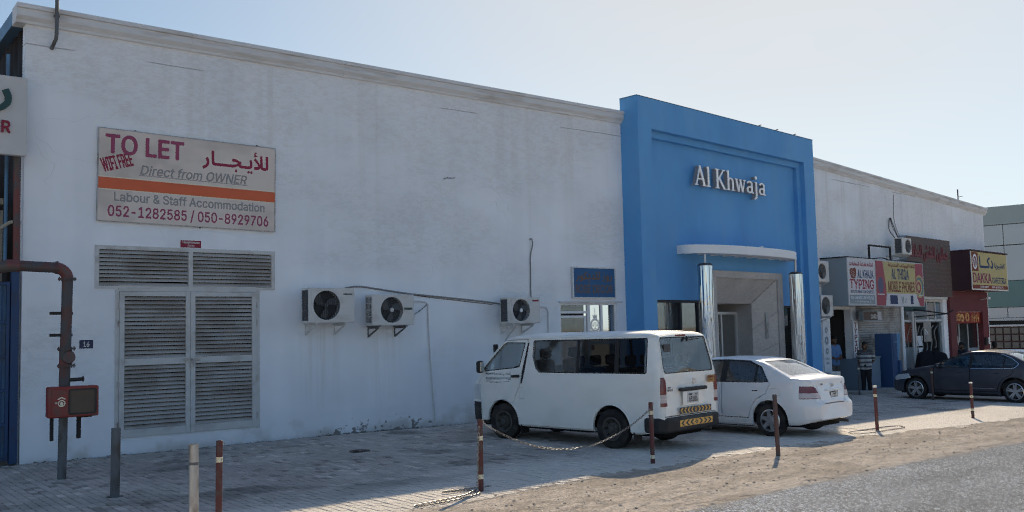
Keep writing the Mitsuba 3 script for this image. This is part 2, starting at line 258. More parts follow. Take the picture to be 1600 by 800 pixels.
    'salon': '916,10 913,81 929,81 931,23 936,15 948,15 952,19 957,38 971,34 969,21 976,15 995,38 1017,49 1032,48 1042,41 1046,33 1046,20 1037,6 1019,-1 979,-1 963,7 949,-1 927,0;996,16 1023,16 1029,20 1030,28 1024,33 1014,32|821,-25 819,-10 844,-3 828,2 821,12 826,34 837,43 848,44 855,41 864,29 866,15 883,16 885,25 882,81 899,81 901,15 898,7 887,0 864,-1 854,-16 838,-24;839,26 840,14 850,14 845,28|736,-2 738,19 741,27 744,27 756,22 752,4 759,-7 779,-9 787,-6 794,8 787,36 802,42 809,23 810,5 806,-8 796,-19 779,-25 754,-23 741,-14|764,52 764,58 769,64 779,61 780,52 777,48 769,47|679,80 696,81 698,0 682,0|379,-3 384,26 399,22 395,4 401,-7 421,-10 430,-7 437,4 431,34 448,38 454,17 466,15 471,19 475,38 490,36 489,17 502,15 508,20 507,45 515,46 522,46 524,24 529,16 549,15 544,24 544,36 551,47 563,53 576,52 587,43 590,26 585,15 606,16 610,22 612,37 618,38 628,36 628,17 648,15 652,24 649,81 666,81 668,15 665,7 654,0 632,-1 618,6 605,-1 567,3 531,-1 517,7 508,0 492,-1 480,5 470,-1 453,1 445,-16 436,-22 419,-26 403,-25 390,-20;560,32 565,19 569,20 574,27 573,34 564,37|611,55 614,66 625,65 627,55 624,51 616,50|570,67 570,73 575,78 582,77 585,73 585,67 579,62|551,67 551,73 556,78 563,77 566,73 565,65 560,62|477,58 477,64 481,68 487,68 491,64 491,58 487,54 481,54|468,73 468,79 472,83 478,83 482,79 482,73 478,69 472,69|459,64 463,68 469,68 473,64 473,58 469,54 463,54 459,58|129,54 140,66 171,33 170,81 187,81 189,23 192,16 215,15 243,24 243,28 234,31 208,32 207,48 227,49 257,36 267,36 269,20 261,17 283,15 287,23 285,81 301,81 304,20 309,15 321,15 326,24 323,81 340,81 342,15 335,3 323,-1 303,0 296,6 288,0 267,-1 255,3 247,11 224,1 192,-1 180,3 174,11 159,1 134,-1 130,0 132,16 155,17 159,21|7,23 7,33 12,43 22,51 38,56 38,65 54,65 56,23 61,15 94,15 102,19 82,21 74,31 75,46 88,62 99,64 108,61 119,42 119,21 115,11 108,4 93,-1 59,-1 48,3 43,9 21,9 13,13;93,47 90,38 94,35 104,36 99,48;24,28 28,24 40,24 39,40 26,36|99,78 99,84 104,89 111,88 114,84 114,78 108,73|80,78 80,84 85,89 92,88 95,84 94,76 89,73|42,78 39,88 45,93 54,88 54,82 49,77|22,78 19,88 25,93 34,88 34,82 29,77',
    'dakka': '195,4 201,19 212,16 222,16 226,18 227,24 225,31 214,47 214,50 228,58 236,46 244,28 245,15 242,8 237,3 225,-1 211,-1|11,55 11,81 27,81 29,23 30,18 34,15 161,15 165,17 165,22 163,26 142,45 143,56 159,67 182,78 186,77 191,66 191,64 184,62 176,57 173,57 162,51 162,48 174,38 174,36 179,31 183,21 183,14 181,9 176,4 162,-1 31,-1 25,0 19,3 14,10 13,29 12,30 12,54',
    'caf': '76,-12 90,-6 101,4 103,9 103,18 96,35 109,42 111,42 115,34 120,18 124,15 141,16 146,23 149,38 164,35 163,20 166,16 186,15 193,22 196,38 201,38 211,36 209,23 213,16 235,15 231,24 231,36 234,42 244,51 259,53 267,50 276,39 277,26 272,15 305,15 309,17 309,22 307,26 286,45 287,56 303,67 326,78 330,77 335,66 335,64 306,51 306,48 321,34 327,21 325,9 320,4 311,0 272,-1 253,3 235,-1 216,-1 207,2 201,7 196,2 191,0 169,-1 158,3 155,7 149,2 139,-1 125,-1 117,2 107,-13 99,-19 83,-26 80,-23;248,26 252,19 256,20 261,27 260,34 257,37 251,37 247,32|247,68 247,75 250,79 258,80 261,78 263,68 260,64 252,63|205,54 205,60 211,65 218,63 220,60 220,54 215,49 208,50|186,54 187,61 193,65 198,64 202,59 201,52 197,49 191,49|154,-22 154,-16 159,-11 166,-12 169,-16 169,-22 163,-27 156,-25|135,-22 135,-16 140,-11 147,-12 150,-16 150,-22 144,-27 137,-25|60,-22 60,-16 65,-11 72,-12 75,-16 75,-22 69,-27 62,-25|13,14 11,81 27,81 29,23 30,18 35,15 51,15 57,18 58,27 52,48 68,52 74,30 74,17 71,9 63,2 50,-1 31,-1 19,3|41,-22 41,-16 46,-11 53,-12 56,-16 56,-22 50,-27 43,-25',
    'left': '56,-14 56,-10 71,-4 80,5 82,10 82,19 75,36 90,43 98,23 98,8 94,-3 83,-15 63,-25 60,-25|7,-14 8,-9 24,-7 31,-4 33,-1 19,1 11,7 9,12 9,22 14,35 21,42 28,45 36,45 43,42 50,34 54,23 54,5 50,-6 40,-17 24,-24 10,-25;25,23 26,16 28,15 39,16 37,26 34,29 28,28',
}
# ------------------------------------------------------------------ materials
def f_wall(p, n, uv):
    s = p.x + p.y * 0.25
    big = fbm(s * 0.38, p.z * 0.7, 3.0, 4)
    lines = fbm(s * 9.0, p.z * 20.0, 9.0, 4)
    fine = fbm(s * 26.0, p.z * 70.0, 1.0, 2)
    patch = smoothstep(0.38, 0.66, big + 0.16 * (p.z - 3.6) / 4.0)          # bare, unevenly rolled coat high on the wall
    worn = patch * (0.35 + 0.65 * smoothstep(0.34, 0.70, lines * 0.55 + fine * 0.45))
    c = mix((0.80, 0.835, 0.87), (0.665, 0.68, 0.685), worn * 0.80)
    roll = smoothstep(0.40, 0.7, fbm(s * 3.0, p.z * 0.25, 21.0, 3))
    c = c * (0.97 + 0.035 * roll) * (0.94 + 0.12 * fbm(s * 1.1, p.z * 1.3, 40.0, 4))
    streak = smoothstep(0.56, 0.82, fbm(s * 5.0, p.z * 0.16, 5.0, 3)) * smoothstep(2.5, 7.2, p.z)
    c = mix(c, (0.56, 0.54, 0.50), streak * 0.26)
    seam = dr.abs(p.z - 7.06 - 0.05 * (fbm(s * 0.8, 0.0, 50.0, 3) - 0.5))
    c = mix(c, (0.42, 0.42, 0.42), smoothstep(0.016, 0.006, seam) * smoothstep(0.52, 0.62, noise(s * 0.8, 3.0, 1.0)))
    crack = dr.abs(fbm(s * 0.55, p.z * 0.9, 61.0, 4) - 0.5)
    c = mix(c, (0.55, 0.55, 0.55), smoothstep(0.003, 0.001, crack) * smoothstep(0.60, 0.75, fbm(s * 0.3, p.z * 0.4, 71.0, 2)) * 0.5)
    foot = fbm(s * 3.0, p.z * 3.0, 12.0, 5)
    low = smoothstep(0.36, 0.80, foot - p.z * 1.2 + 0.14)
    c = mix(c, (0.44, 0.41, 0.37), low * 0.6)
    ac_streak = dr.maximum(smoothstep(0.62, 0.0, dr.abs(p.x - 8.55)), dr.maximum(smoothstep(0.6, 0.0, dr.abs(p.x - 10.0)), smoothstep(0.6, 0.0, dr.abs(p.x - 13.5)))) * smoothstep(2.3, 2.1, p.z) * smoothstep(0.0, 1.6, p.z)
    c = mix(c, (0.50, 0.46, 0.40), ac_streak * 0.28 * smoothstep(0.42, 0.72, fbm(s * 13.0, p.z * 0.5, 81.0, 3)))  # brownish vertical streaks below the air conditioners, fading towards the ground
    damp = smoothstep(8.0, 9.2, p.x) * smoothstep(12.0, 10.6, p.x)
    bare = smoothstep(0.60, 0.68, fbm(s * 12.0, p.z * 14.0, 30.0, 4) * 0.55 + 0.185 + 0.16 * damp - p.z * 0.55) * (1 - smoothstep(0.15, 0.5, p.z))
    return mix(c, (0.15, 0.14, 0.13), bare * 0.85)
def b_wall(p, n, uv):
    s = p.x + p.y * 0.25
    return fbm(s * 6.0, p.z * 24.0, 2.0, 4) * 0.6 + fbm(s * 1.6, p.z * 5.0, 5.0, 2) * 0.8 + fbm(s * 34, p.z * 45, 7.0, 2) * 0.25
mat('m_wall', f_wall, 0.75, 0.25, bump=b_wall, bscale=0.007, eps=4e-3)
def f_trim(p, n, uv):
    s = p.x + p.y
    return mix((0.62, 0.635, 0.64), (0.47, 0.455, 0.43), smoothstep(0.48, 0.75, fbm(s * 1.4, p.z * 7, 2, 4)) * 0.7)
mat('m_trim', f_trim, 0.6, 0.3)
mat('m_white_metal', lambda p, n, uv: mix((0.54, 0.55, 0.54), (0.36, 0.345, 0.32), smoothstep(0.45, 0.8, fbm(p.x * 4, p.y * 4, p.z * 5, 4)) * 0.6), 0.5, 0.4)
mat('m_slat', lambda p, n, uv: mix((0.43, 0.42, 0.40), (0.28, 0.25, 0.22), smoothstep(0.38, 0.7, fbm(p.x * 2, p.y, p.z * 3, 4)) * 0.75), 0.55, 0.35)
mat('m_dark', (0.012, 0.012, 0.013), 0.9, 0.1)
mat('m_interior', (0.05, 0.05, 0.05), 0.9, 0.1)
def f_blue(p, n, uv):
    s = p.x + p.y
    return mix(mix((0.105, 0.33, 0.64), (0.085, 0.295, 0.60), smoothstep(0.3, 0.75, fbm(s * 0.7, p.z * 0.5, 2, 4))) * (0.95 + 0.08 * fbm(s * 4, p.z * 1.2, 4, 3)), (0.17, 0.36, 0.58), 0.25 * smoothstep(0.5, 0.8, fbm(s * 1.8, p.z * 0.9, 14, 4)))
mat('m_blue', f_blue, 0.5, 0.35, bump=lambda p, n, uv: fbm((p.x + p.y) * 9, p.z * 9, 0, 3), bscale=0.004)
mat('m_blue_gate', lambda p, n, uv: mix((0.018, 0.055, 0.14), (0.04, 0.04, 0.05), smoothstep(0.5, 0.75, fbm(p.x * 6, p.y * 6, p.z * 4, 3)) * 0.5), 0.45, 0.4)
mat('m_fascia_blue', lambda p, n, uv: mix((0.10, 0.22, 0.36), (0.10, 0.12, 0.14), smoothstep(0.4, 0.8, fbm(p.x * 2, p.y * 1.2, p.z * 2, 3)) * 0.6), 0.5, 0.35)
mat('m_chrome', (0.82, 0.82, 0.80), 0.05, 0.5, metallic=1.0, bump=lambda p, n, uv: fbm(p.x * 20, p.y * 20, p.z * 0.7, 2) + 0.9 * (1 - smoothstep(1.8, 3.2, p.z)) * fbm(p.x * 18, p.y * 18, p.z * 14, 3), bscale=0.055, eps=3e-3)
mat('m_steel', lambda p, n, uv: mix((0.42, 0.42, 0.42), (0.24, 0.22, 0.20), smoothstep(0.4, 0.75, fbm(p.x * 14, p.y * 14, p.z * 6, 4))), 0.42, 0.5, metallic=0.7)
mat('m_galv_dark', lambda p, n, uv: mix((0.11, 0.12, 0.13), (0.07, 0.065, 0.06), smoothstep(0.4, 0.75, fbm(p.x * 14, p.y * 14, p.z * 5, 4))), 0.5, 0.4)
mat('m_redpost', lambda p, n, uv: mix((0.095, 0.028, 0.03), (0.085, 0.06, 0.055), smoothstep(0.50, 0.68, fbm(p.x * 18, p.y * 18, p.z * 11, 4))), 0.5, 0.4)
mat('m_pipe_red', lambda p, n, uv: mix((0.16, 0.055, 0.05), (0.09, 0.08, 0.075), smoothstep(0.42, 0.6, fbm(p.x * 9, p.y * 9, p.z * 5, 4))), 0.55, 0.35)
mat('m_pipe_brown', lambda p, n, uv: mix((0.10, 0.055, 0.05), (0.07, 0.07, 0.075), smoothstep(0.42, 0.6, fbm(p.x * 9, p.y * 9, p.z * 5, 4))), 0.55, 0.35)
mat('m_hose_red', lambda p, n, uv: mix((0.24, 0.035, 0.028), (0.17, 0.06, 0.05), smoothstep(0.4, 0.7, fbm(p.x * 8, p.y * 8, p.z * 8, 4))), 0.45, 0.4)
mat('m_pane_dark', (0.03, 0.03, 0.032), 0.15, 0.5)
mat('m_tape', (0.72, 0.68, 0.50), 0.4, 0.4)
mat('m_black', (0.02, 0.02, 0.022), 0.45, 0.4)
mat('m_rubber', lambda p, n, uv: mix((0.022, 0.022, 0.023), (0.075, 0.07, 0.062), smoothstep(0.35, 0.8, fbm(p.x * 7, p.y * 7, p.z * 7, 3)) * 0.6), 0.85, 0.2)
mat('m_chain', lambda p, n, uv: mix((0.30, 0.295, 0.285), (0.17, 0.14, 0.115), smoothstep(0.45, 0.7, fbm(p.x * 20, p.y * 20, p.z * 20, 2))), 0.4, 0.5, metallic=0.8)
mat('m_white', (0.74, 0.74, 0.73), 0.5, 0.4)
mat('m_offwhite', (0.62, 0.62, 0.60), 0.5, 0.35)
mat('m_ac', lambda p, n, uv: mix((0.58, 0.58, 0.56), (0.46, 0.44, 0.40), smoothstep(0.45, 0.8, fbm(p.x * 4, p.y * 4, p.z * 6, 4)) * 0.7), 0.45, 0.4)
mat('m_ac_dark', (0.035, 0.038, 0.042), 0.6, 0.3)
mat('m_ac_fin', lambda p, n, uv: mix((0.20, 0.21, 0.22), (0.05, 0.05, 0.055), smoothstep(0.35, 0.6, dr.abs(dr.sin(p.z * 220.0)))), 0.5, 0.4)
mat('m_grille', (0.10, 0.105, 0.11), 0.5, 0.4)
mat('m_cable', (0.22, 0.22, 0.22), 0.7, 0.2)
mat('m_cable_dark', (0.03, 0.03, 0.03), 0.7, 0.2)
mat('m_sign_grey', lambda p, n, uv: mix((0.66, 0.59, 0.53), (0.52, 0.465, 0.415), smoothstep(0.40, 0.72, fbm(p.x * 1.5, p.z * 1.7, 3, 4))), 0.6, 0.3)
mat('m_magenta', (0.29, 0.065, 0.125), 0.6, 0.3)
mat('m_signtext_grey', (0.27, 0.26, 0.255), 0.6, 0.3)
mat('m_orange', (0.62, 0.135, 0.06), 0.55, 0.3)
mat('m_maroon_text', (0.26, 0.025, 0.06), 0.6, 0.3)
mat('m_signred', (0.24, 0.02, 0.045), 0.5, 0.3)
mat('m_navy', (0.012, 0.025, 0.07), 0.4, 0.4)
mat('m_rose_blue', (0.02, 0.10, 0.24), 0.5, 0.35)
mat('m_rose_text', (0.16, 0.10, 0.065), 0.6, 0.3)
mat('m_alu', (0.55, 0.56, 0.57), 0.35, 0.5, metallic=0.5)
mat('m_green_text', (0.012, 0.05, 0.045), 0.35, 0.5)
scene['m_glass'] = {'type': 'thindielectric', 'int_ior': 1.52, 'specular_transmittance': rgb(0.90, 0.92, 0.92)}
scene['m_glass_tint'] = {'type': 'thindielectric', 'int_ior': 1.52, 'specular_transmittance': rgb(0.52, 0.54, 0.55)}
scene['m_glass_shop'] = {'type': 'thindielectric', 'int_ior': 1.6, 'specular_transmittance': rgb(0.88, 0.90, 0.90)}
# ground
PX, PY = 0.105, 0.21                     # paver width (x) and length (y)
ZZ = 0.010                               # zigzag of the long sides
def paver_tone(p):
    col = dr.floor(p.x / PX)
    par = col - 2.0 * dr.floor(col * 0.5)
    row = dr.floor(p.y / PY + par * 0.5)
    return cell_rand(col, row, 3)
def paver_odd(p):
    col = dr.floor(p.x / PX); par = col - 2.0 * dr.floor(col * 0.5)
    return cell_rand(col, dr.floor(p.y / PY + par * 0.5), 11)
def f_paver(p, n, uv):
    t = paver_tone(p)
    c = mix((0.345, 0.305, 0.27), (0.425, 0.375, 0.335), t)
    odd = paver_odd(p)
    c = c * (1.0 + 0.35 * smoothstep(0.93, 0.94, odd) - 0.40 * smoothstep(0.07, 0.06, odd))
    pink = smoothstep(0.55, 0.75, fbm(p.x * 0.55, p.y * 0.55, 4, 3))
    c = mix(c, (0.33, 0.27, 0.25), pink * 0.5 * (0.4 + 0.6 * t))
    c = c * (0.75 + 0.5 * fbm(p.x * 1.1, p.y * 0.9, 8, 4)) * (0.88 + 0.24 * fbm(p.x * 45, p.y * 45, 1, 2))
    oil = smoothstep(0.62, 0.75, fbm(p.x * 0.8 + 3, p.y * 1.1, 15, 4))
    c = mix(c, (0.05, 0.05, 0.05), oil * 0.5)
    dust = smoothstep(11.6, 9.4, p.y - 0.06 * p.x + 1.5 * (fbm(p.x * 0.8, p.y * 1.2, 2, 4) - 0.5)) 
    c = mix(c, (0.60, 0.56, 0.50), dust * 0.85)
    dust2 = smoothstep(0.5, 0.8, fbm(p.x * 0.35, p.y * 0.8, 25, 4)) * 0.3
    return mix(c, (0.36, 0.33, 0.29), dust2)
mat('m_paver', f_paver, 0.8, 0.25, bump=lambda p, n, uv: fbm(p.x * 60, p.y * 60, 0, 3), bscale=0.004, eps=3e-3)
def joint(p):
    col = dr.floor(p.x / PX); par = col - 2.0 * dr.floor(col * 0.5)
    fx = p.x / PX - col; fy = p.y / PY + par * 0.5; fy = fy - dr.floor(fy)
    return dr.maximum(smoothstep(0.44, 0.5, dr.abs(fx - 0.5)), smoothstep(0.47, 0.5, dr.abs(fy - 0.5)))
mat('m_paver_far', lambda p, n, uv: mix(f_paver(p, n, uv), (0.07, 0.065, 0.06), joint(p) * 0.75), 0.8, 0.25,
    bump=lambda p, n, uv: fbm(p.x * 30, p.y * 30, 0, 3) - joint(p), bscale=0.006, eps=3e-3)
mat('m_joint', lambda p, n, uv: mix((0.11, 0.105, 0.10), (0.30, 0.27, 0.22), smoothstep(10.6, 9.2, p.y - 0.06 * p.x)), 0.95, 0.1)
def f_sand(p, n, uv):
    a = fbm(p.x * 0.7, p.y * 2.2, 3, 4); b = fbm(p.x * 5, p.y * 9, 6, 4)
    c = mix((0.47, 0.41, 0.345), (0.33, 0.285, 0.235), smoothstep(0.35, 0.7, a * 0.6 + b * 0.5))
    clod = smoothstep(0.62, 0.76, fbm(p.x * 6, p.y * 26, 16, 4))
    c = mix(c, (0.25, 0.215, 0.18), clod * 0.6)
    return c * (0.75 + 0.5 * fbm(p.x * 40, p.y * 40, 1, 2))
mat('m_sand', f_sand, 0.95, 0.1, bump=lambda p, n, uv: fbm(p.x * 5, p.y * 26, 0, 4) + 0.4 * fbm(p.x * 30, p.y * 60, 3, 3), bscale=0.028, eps=5e-3)
def f_asphalt(p, n, uv):
    d1, d2, r = voronoi(p.x * 66, p.y * 30)
    big = fbm(p.x * 0.5, p.y * 1.6, 0, 4)
    stone = (0.12 + 0.88 * smoothstep(0.35, 0.95, r)) * smoothstep(0.8, 0.3, d1)
    c = mix((0.10, 0.10, 0.101), (0.95, 0.95, 0.95), stone)  # pale aggregate, with backlit sun glints put into its colour
    c = c * (0.7 + 0.6 * big)
    edge = smoothstep(7.15, 6.75, p.y - 0.05 * dr.clip(p.x - 8, -20, 8) + 0.5 * (fbm(p.x * 1.2, p.y * 3, 5, 4) - 0.5))
    return mix((0.36, 0.33, 0.29), c * mi.Color3f(1.12, 1.12, 1.09), 0.10 + 0.90 * edge)
def b_asphalt(p, n, uv):
    d1, d2, r = voronoi(p.x * 66, p.y * 30)
    return smoothstep(0.75, 0.1, d1) * (0.3 + 0.7 * r)
mat('m_asphalt', f_asphalt, 0.9, 0.04, bump=b_asphalt, bscale=0.008, eps=3e-3)
mat('m_soil', lambda p, n, uv: mix((0.36, 0.30, 0.23), (0.28, 0.23, 0.18), fbm(p.x * 0.3, p.y * 0.3, 0, 4)), 0.95, 0.1)
mat('m_concrete', lambda p, n, uv: mix((0.33, 0.32, 0.30), (0.24, 0.23, 0.22), fbm(p.x * 3, p.y * 3, p.z * 3, 4)), 0.85, 0.2)
mat('m_debris', lambda p, n, uv: mix((0.16, 0.14, 0.12), (0.07, 0.06, 0.055), fbm(p.x * 12, p.y * 12, p.z * 12, 3)), 0.95, 0.1)

mat('m_cladding', lambda p, n, uv: mix((0.055, 0.058, 0.065), (0.035, 0.03, 0.028), smoothstep(0.35, 0.7, fbm(p.y * 2, p.z * 1.2, 2, 4))), 0.95, 0.03)
mat('m_beige', (0.38, 0.35, 0.28), 0.6, 0.3)
def f_granite(p, n, uv):
    s = p.x + p.y
    return mix((0.50, 0.48, 0.46), (0.30, 0.29, 0.285), fbm(s * 40, p.z * 40, p.y * 5, 3)) * (0.85 + 0.3 * fbm(s * 1.2, p.z * 1.5, 2, 3))
mat('m_granite', f_granite, 0.4, 0.4, bump=lambda p, n, uv: fbm((p.x + p.y) * 5, p.z * 5, 1, 3), bscale=0.006)
mat('m_canopy', (0.74, 0.77, 0.79), 0.4, 0.4)
mat('m_letter', (0.90, 0.90, 0.89), 0.35, 0.5)
mat('m_letter_side', (0.30, 0.29, 0.28), 0.5, 0.4)
def f_shutter(p, n, uv):
    return mix((0.42, 0.42, 0.41), (0.26, 0.25, 0.24), smoothstep(0.4, 0.75, fbm((p.x + p.y) * 2, p.z * 3, 2, 4)))
mat('m_shutter', f_shutter, 0.45, 0.5, metallic=0.4)
mat('m_typing_white', (0.52, 0.53, 0.56), 0.5, 0.35)
mat('m_typing_side', (0.25, 0.30, 0.33), 0.5, 0.35)
mat('m_text_blue', (0.03, 0.05, 0.12), 0.6, 0.3)
mat('m_text_red', (0.26, 0.03, 0.05), 0.6, 0.3)
mat('m_text_purple', (0.20, 0.04, 0.09), 0.6, 0.3)
mat('m_text_brown', (0.17, 0.045, 0.03), 0.6, 0.3)
mat('m_thiqa_red', (0.30, 0.07, 0.09), 0.5, 0.35)
mat('m_thiqa_blue', (0.10, 0.10, 0.17), 0.5, 0.35)
mat('m_yellow', lambda p, n, uv: mix((0.47, 0.41, 0.185), (0.41, 0.36, 0.18), fbm(p.x, p.z * 3, 1, 3)), 0.5, 0.35)
mat('m_salon', lambda p, n, uv: mix((0.115, 0.072, 0.068), (0.085, 0.07, 0.055), fbm((p.x + p.y) * 1.5, p.z * 8, 2, 3)), 0.5, 0.35)
mat('m_salon_red', (0.17, 0.05, 0.058), 0.5, 0.3)
mat('m_maroon', lambda p, n, uv: mix((0.135, 0.028, 0.038), (0.10, 0.03, 0.03), fbm((p.x + p.y) * 2, p.z * 2, 2, 3)), 0.5, 0.35)
mat('m_maroon_dark', (0.055, 0.025, 0.032), 0.5, 0.35)
mat('m_kiosk', (0.03, 0.075, 0.175), 0.4, 0.4)
mat('m_kiosk_light', (0.09, 0.23, 0.40), 0.4, 0.4)
mat('m_counter', (0.16, 0.22, 0.28), 0.4, 0.4)
mat('m_food_red', lambda p, n, uv: mix((0.25, 0.03, 0.02), (0.12, 0.015, 0.015), fbm((p.x + p.y) * 4, p.z * 4, 2, 3)), 0.5, 0.3)
mat('m_food_gold', lambda p, n, uv: mix((0.55, 0.36, 0.14), (0.30, 0.10, 0.03), smoothstep(0.35, 0.65, fbm((p.x + p.y) * 16, p.z * 16, 2, 2))), 0.5, 0.3)
mat('m_far_panel', lambda p, n, uv: mix((0.47, 0.52, 0.54), (0.42, 0.47, 0.49), fbm(p.y * .3, p.z * .3, 2, 3)), 0.4, 0.4)
mat('m_far_top', (0.30, 0.36, 0.36), 0.4, 0.4)
mat('m_far_green', (0.10, 0.20, 0.20), 0.4, 0.4)
mat('m_far_band', (0.55, 0.56, 0.56), 0.5, 0.35)
mat('m_block', lambda p, n, uv: mix((0.21, 0.19, 0.165), (0.16, 0.145, 0.13), fbm(p.y * 2, p.z * 3, 2, 3)), 0.8, 0.2)
mat('m_board_grey', (0.22, 0.27, 0.30), 0.5, 0.35)
mat('m_paper', (0.62, 0.66, 0.70), 0.6, 0.3)
mat('m_mannequin', (0.3, 0.29, 0.27), 0.6, 0.3)
def car_dust(c, k):
    def fn(p, n, uv):
        d = fbm(p.x * 2.2, p.y * 2.2, p.z * 2.6, 4)
        low = smoothstep(1.1, 0.2, p.z + 0.4) 
        return mix(c, (0.40, 0.37, 0.32), k * (0.25 + 0.9 * smoothstep(0.4, 0.8, d)) + low * k * 1.2)
    return fn
mat('m_van_white', car_dust((0.85, 0.85, 0.81), 0.16), 0.28, 0.5, clearcoat=0.4)
mat('m_sedan_white', car_dust((0.78, 0.79, 0.80), 0.08), 0.22, 0.5, clearcoat=0.8)
mat('m_sedan_dark', car_dust((0.016, 0.020, 0.036), 0.05), 0.25, 0.5, clearcoat=0.9)
mat('m_trim_black', (0.018, 0.018, 0.02), 0.5, 0.4)
mat('m_bumper_black', lambda p, n, uv: mix((0.022, 0.022, 0.024), (0.10, 0.095, 0.085), smoothstep(0.4, 0.8, fbm(p.x * 4, p.y * 4, p.z * 6, 3)) * 0.5), 0.6, 0.35)
mat('m_lamp_red', (0.13, 0.008, 0.016), 0.12, 0.5, clearcoat=1.0)
mat('m_lamp_clear', (0.50, 0.44, 0.44), 0.15, 0.5, clearcoat=1.0)
mat('m_lamp_front', (0.55, 0.57, 0.58), 0.12, 0.5, clearcoat=1.0)
mat('m_chrome_trim', (0.75, 0.76, 0.77), 0.15, 0.5, metallic=1.0)
mat('m_rim', (0.55, 0.55, 0.56), 0.3, 0.5, metallic=0.8)
mat('m_rim_steel', lambda p, n, uv: mix((0.045, 0.045, 0.045), (0.10, 0.095, 0.085), fbm(p.x * 8, p.y * 8, p.z * 8, 3)), 0.6, 0.3)
mat('m_seat', (0.06, 0.06, 0.065), 0.85, 0.2)
mat('m_seat_grey', (0.10, 0.10, 0.105), 0.85, 0.2)
mat('m_plate', (0.55, 0.55, 0.53), 0.4, 0.4)
mat('m_chevron', (0.74, 0.42, 0.10), 0.45, 0.4)
mat('m_sticker', (0.38, 0.22, 0.08), 0.5, 0.3)
mat('m_print', (0.06, 0.065, 0.08), 0.6, 0.3)
mat('m_skin', (0.16, 0.085, 0.055), 0.6, 0.3)
mat('m_hair', (0.012, 0.010, 0.010), 0.7, 0.3)
mat('m_eye', (0.02, 0.018, 0.018), 0.3, 0.5)
mat('m_trousers', (0.028, 0.028, 0.032), 0.85, 0.15)
mat('m_trousers_grey', (0.10, 0.095, 0.09), 0.85, 0.15)
def f_stripes(p, n, uv):
    z = p.z + 0.02 * fbm(p.x * 5, p.y * 5, p.z * 5, 2)
    w = dr.sin(z * 44.0)
    low = smoothstep(1.02, 0.98, z)
    return mix((0.085, 0.085, 0.09), mix((0.12, 0.12, 0.125), (0.46, 0.46, 0.45), smoothstep(-0.25, 0.0, w)), low)
mat('m_shirt_striped', f_stripes, 0.85, 0.15)
mat('m_shirt_blue', (0.12, 0.22, 0.42), 0.85, 0.15)
mat('m_shirt_dark', (0.03, 0.035, 0.05), 0.85, 0.15)
mat('m_cover', (0.014, 0.014, 0.018), 0.8, 0.2)
mat('m_board_white', lambda p, n, uv: mix((0.56, 0.57, 0.57), (0.46, 0.46, 0.45), fbm(p.x * 2, p.z * 2, 1, 4)), 0.5, 0.35)
mat('m_grime', lambda p, n, uv: mix((0.30, 0.27, 0.24), (0.10, 0.09, 0.085), fbm(p.x * 5, p.y * 12, p.z * 12, 3)), 0.95, 0.1)
# ------------------------------------------------------------------ the ground
def sheet(xs, ys, zfn):
    X, Y = np.meshgrid(xs, ys, indexing='ij'); Z = zfn(X, Y)
    V = np.c_[X.ravel(), Y.ravel(), Z.ravel()]; nx, ny = X.shape
    i = (np.arange(nx - 1)[:, None] * ny + np.arange(ny - 1)[None, :]).ravel()
    F = np.vstack([np.c_[i, i + ny, i + ny + 1], np.c_[i, i + ny + 1, i + 1]])
    return trimesh.Trimesh(V, F, process=False)

def span(*a):
    return np.unique(np.concatenate([np.linspace(*q) for q in a]))
XS = span((-1500, -60, 12), (-60, -10, 11), (-10, 90, 81), (90, 200, 12), (200, 2000, 14))
solo('ground', sheet(XS, span((-1500, -40, 12), (-40, 60, 21), (60, 2000, 16)), lambda x, y: zg(x) - 0.06), 'm_soil', kind='structure')
ROAD_EDGE = lambda x: 6.97 + 0.05 * np.clip(x - 8, -20, 8)
def road_z(x, y):
    return zg(x) - 0.02 * np.clip((y - 3.5), 0, 10) * 0.0 + 0.0
road = sheet(span((-60, 0, 13), (0, 40, 41), (40, 200, 17)), np.linspace(0, 1, 13), lambda u, v: v)
v = np.array(road.vertices); v[:, 1] = -6 + v[:, 2] * (ROAD_EDGE(v[:, 0]) + 0.5 + 6); v[:, 2] = zg(v[:, 0]) - 0.012
road.vertices = v
solo('road', road, 'm_asphalt', kind='structure')

# the sand verge: a driven-over strip between the road and the paving
def sand_z(x, y):
    P = np.stack([x * 0.9, y * 2.6, x * 0], -1)
    h = meshkit.fbm(P, 4, 3) - 0.5
    ruts = 0.5 * np.sin(y * 9 + 1.6 * meshkit.fbm(np.stack([x * 0.35, y * 0.4, x * 0], -1), 3, 9) * 6)
    fine = meshkit.fbm(np.stack([x * 5, y * 11, x * 0], -1), 3, 5) - 0.5
    e0 = ROAD_EDGE(x)
    up = np.interp(y - e0, [-0.6, -0.06, 0.06, 0.7, 1.6, 2.4, 3.4], [-0.05, -0.030, 0.012, 0.030, 0.018, -0.006, -0.034])
    return zg(x) + up + 0.020 * h + 0.010 * ruts * np.clip((y - e0 - 0.2) * 2, 0, 1) * np.clip((2.6 - (y - e0)), 0, 1) + 0.009 * fine
sv = sheet(span((-6, 26, 641), (26, 60, 171)), np.linspace(0, 1, 75), lambda u, v: v)
v = np.array(sv.vertices); v[:, 1] = ROAD_EDGE(v[:, 0]) - 0.55 + v[:, 2] * 3.9; v[:, 2] = sand_z(v[:, 0], v[:, 1]); sv.vertices = v
solo('sand_verge', sv, 'm_sand', kind='structure', smooth=True)

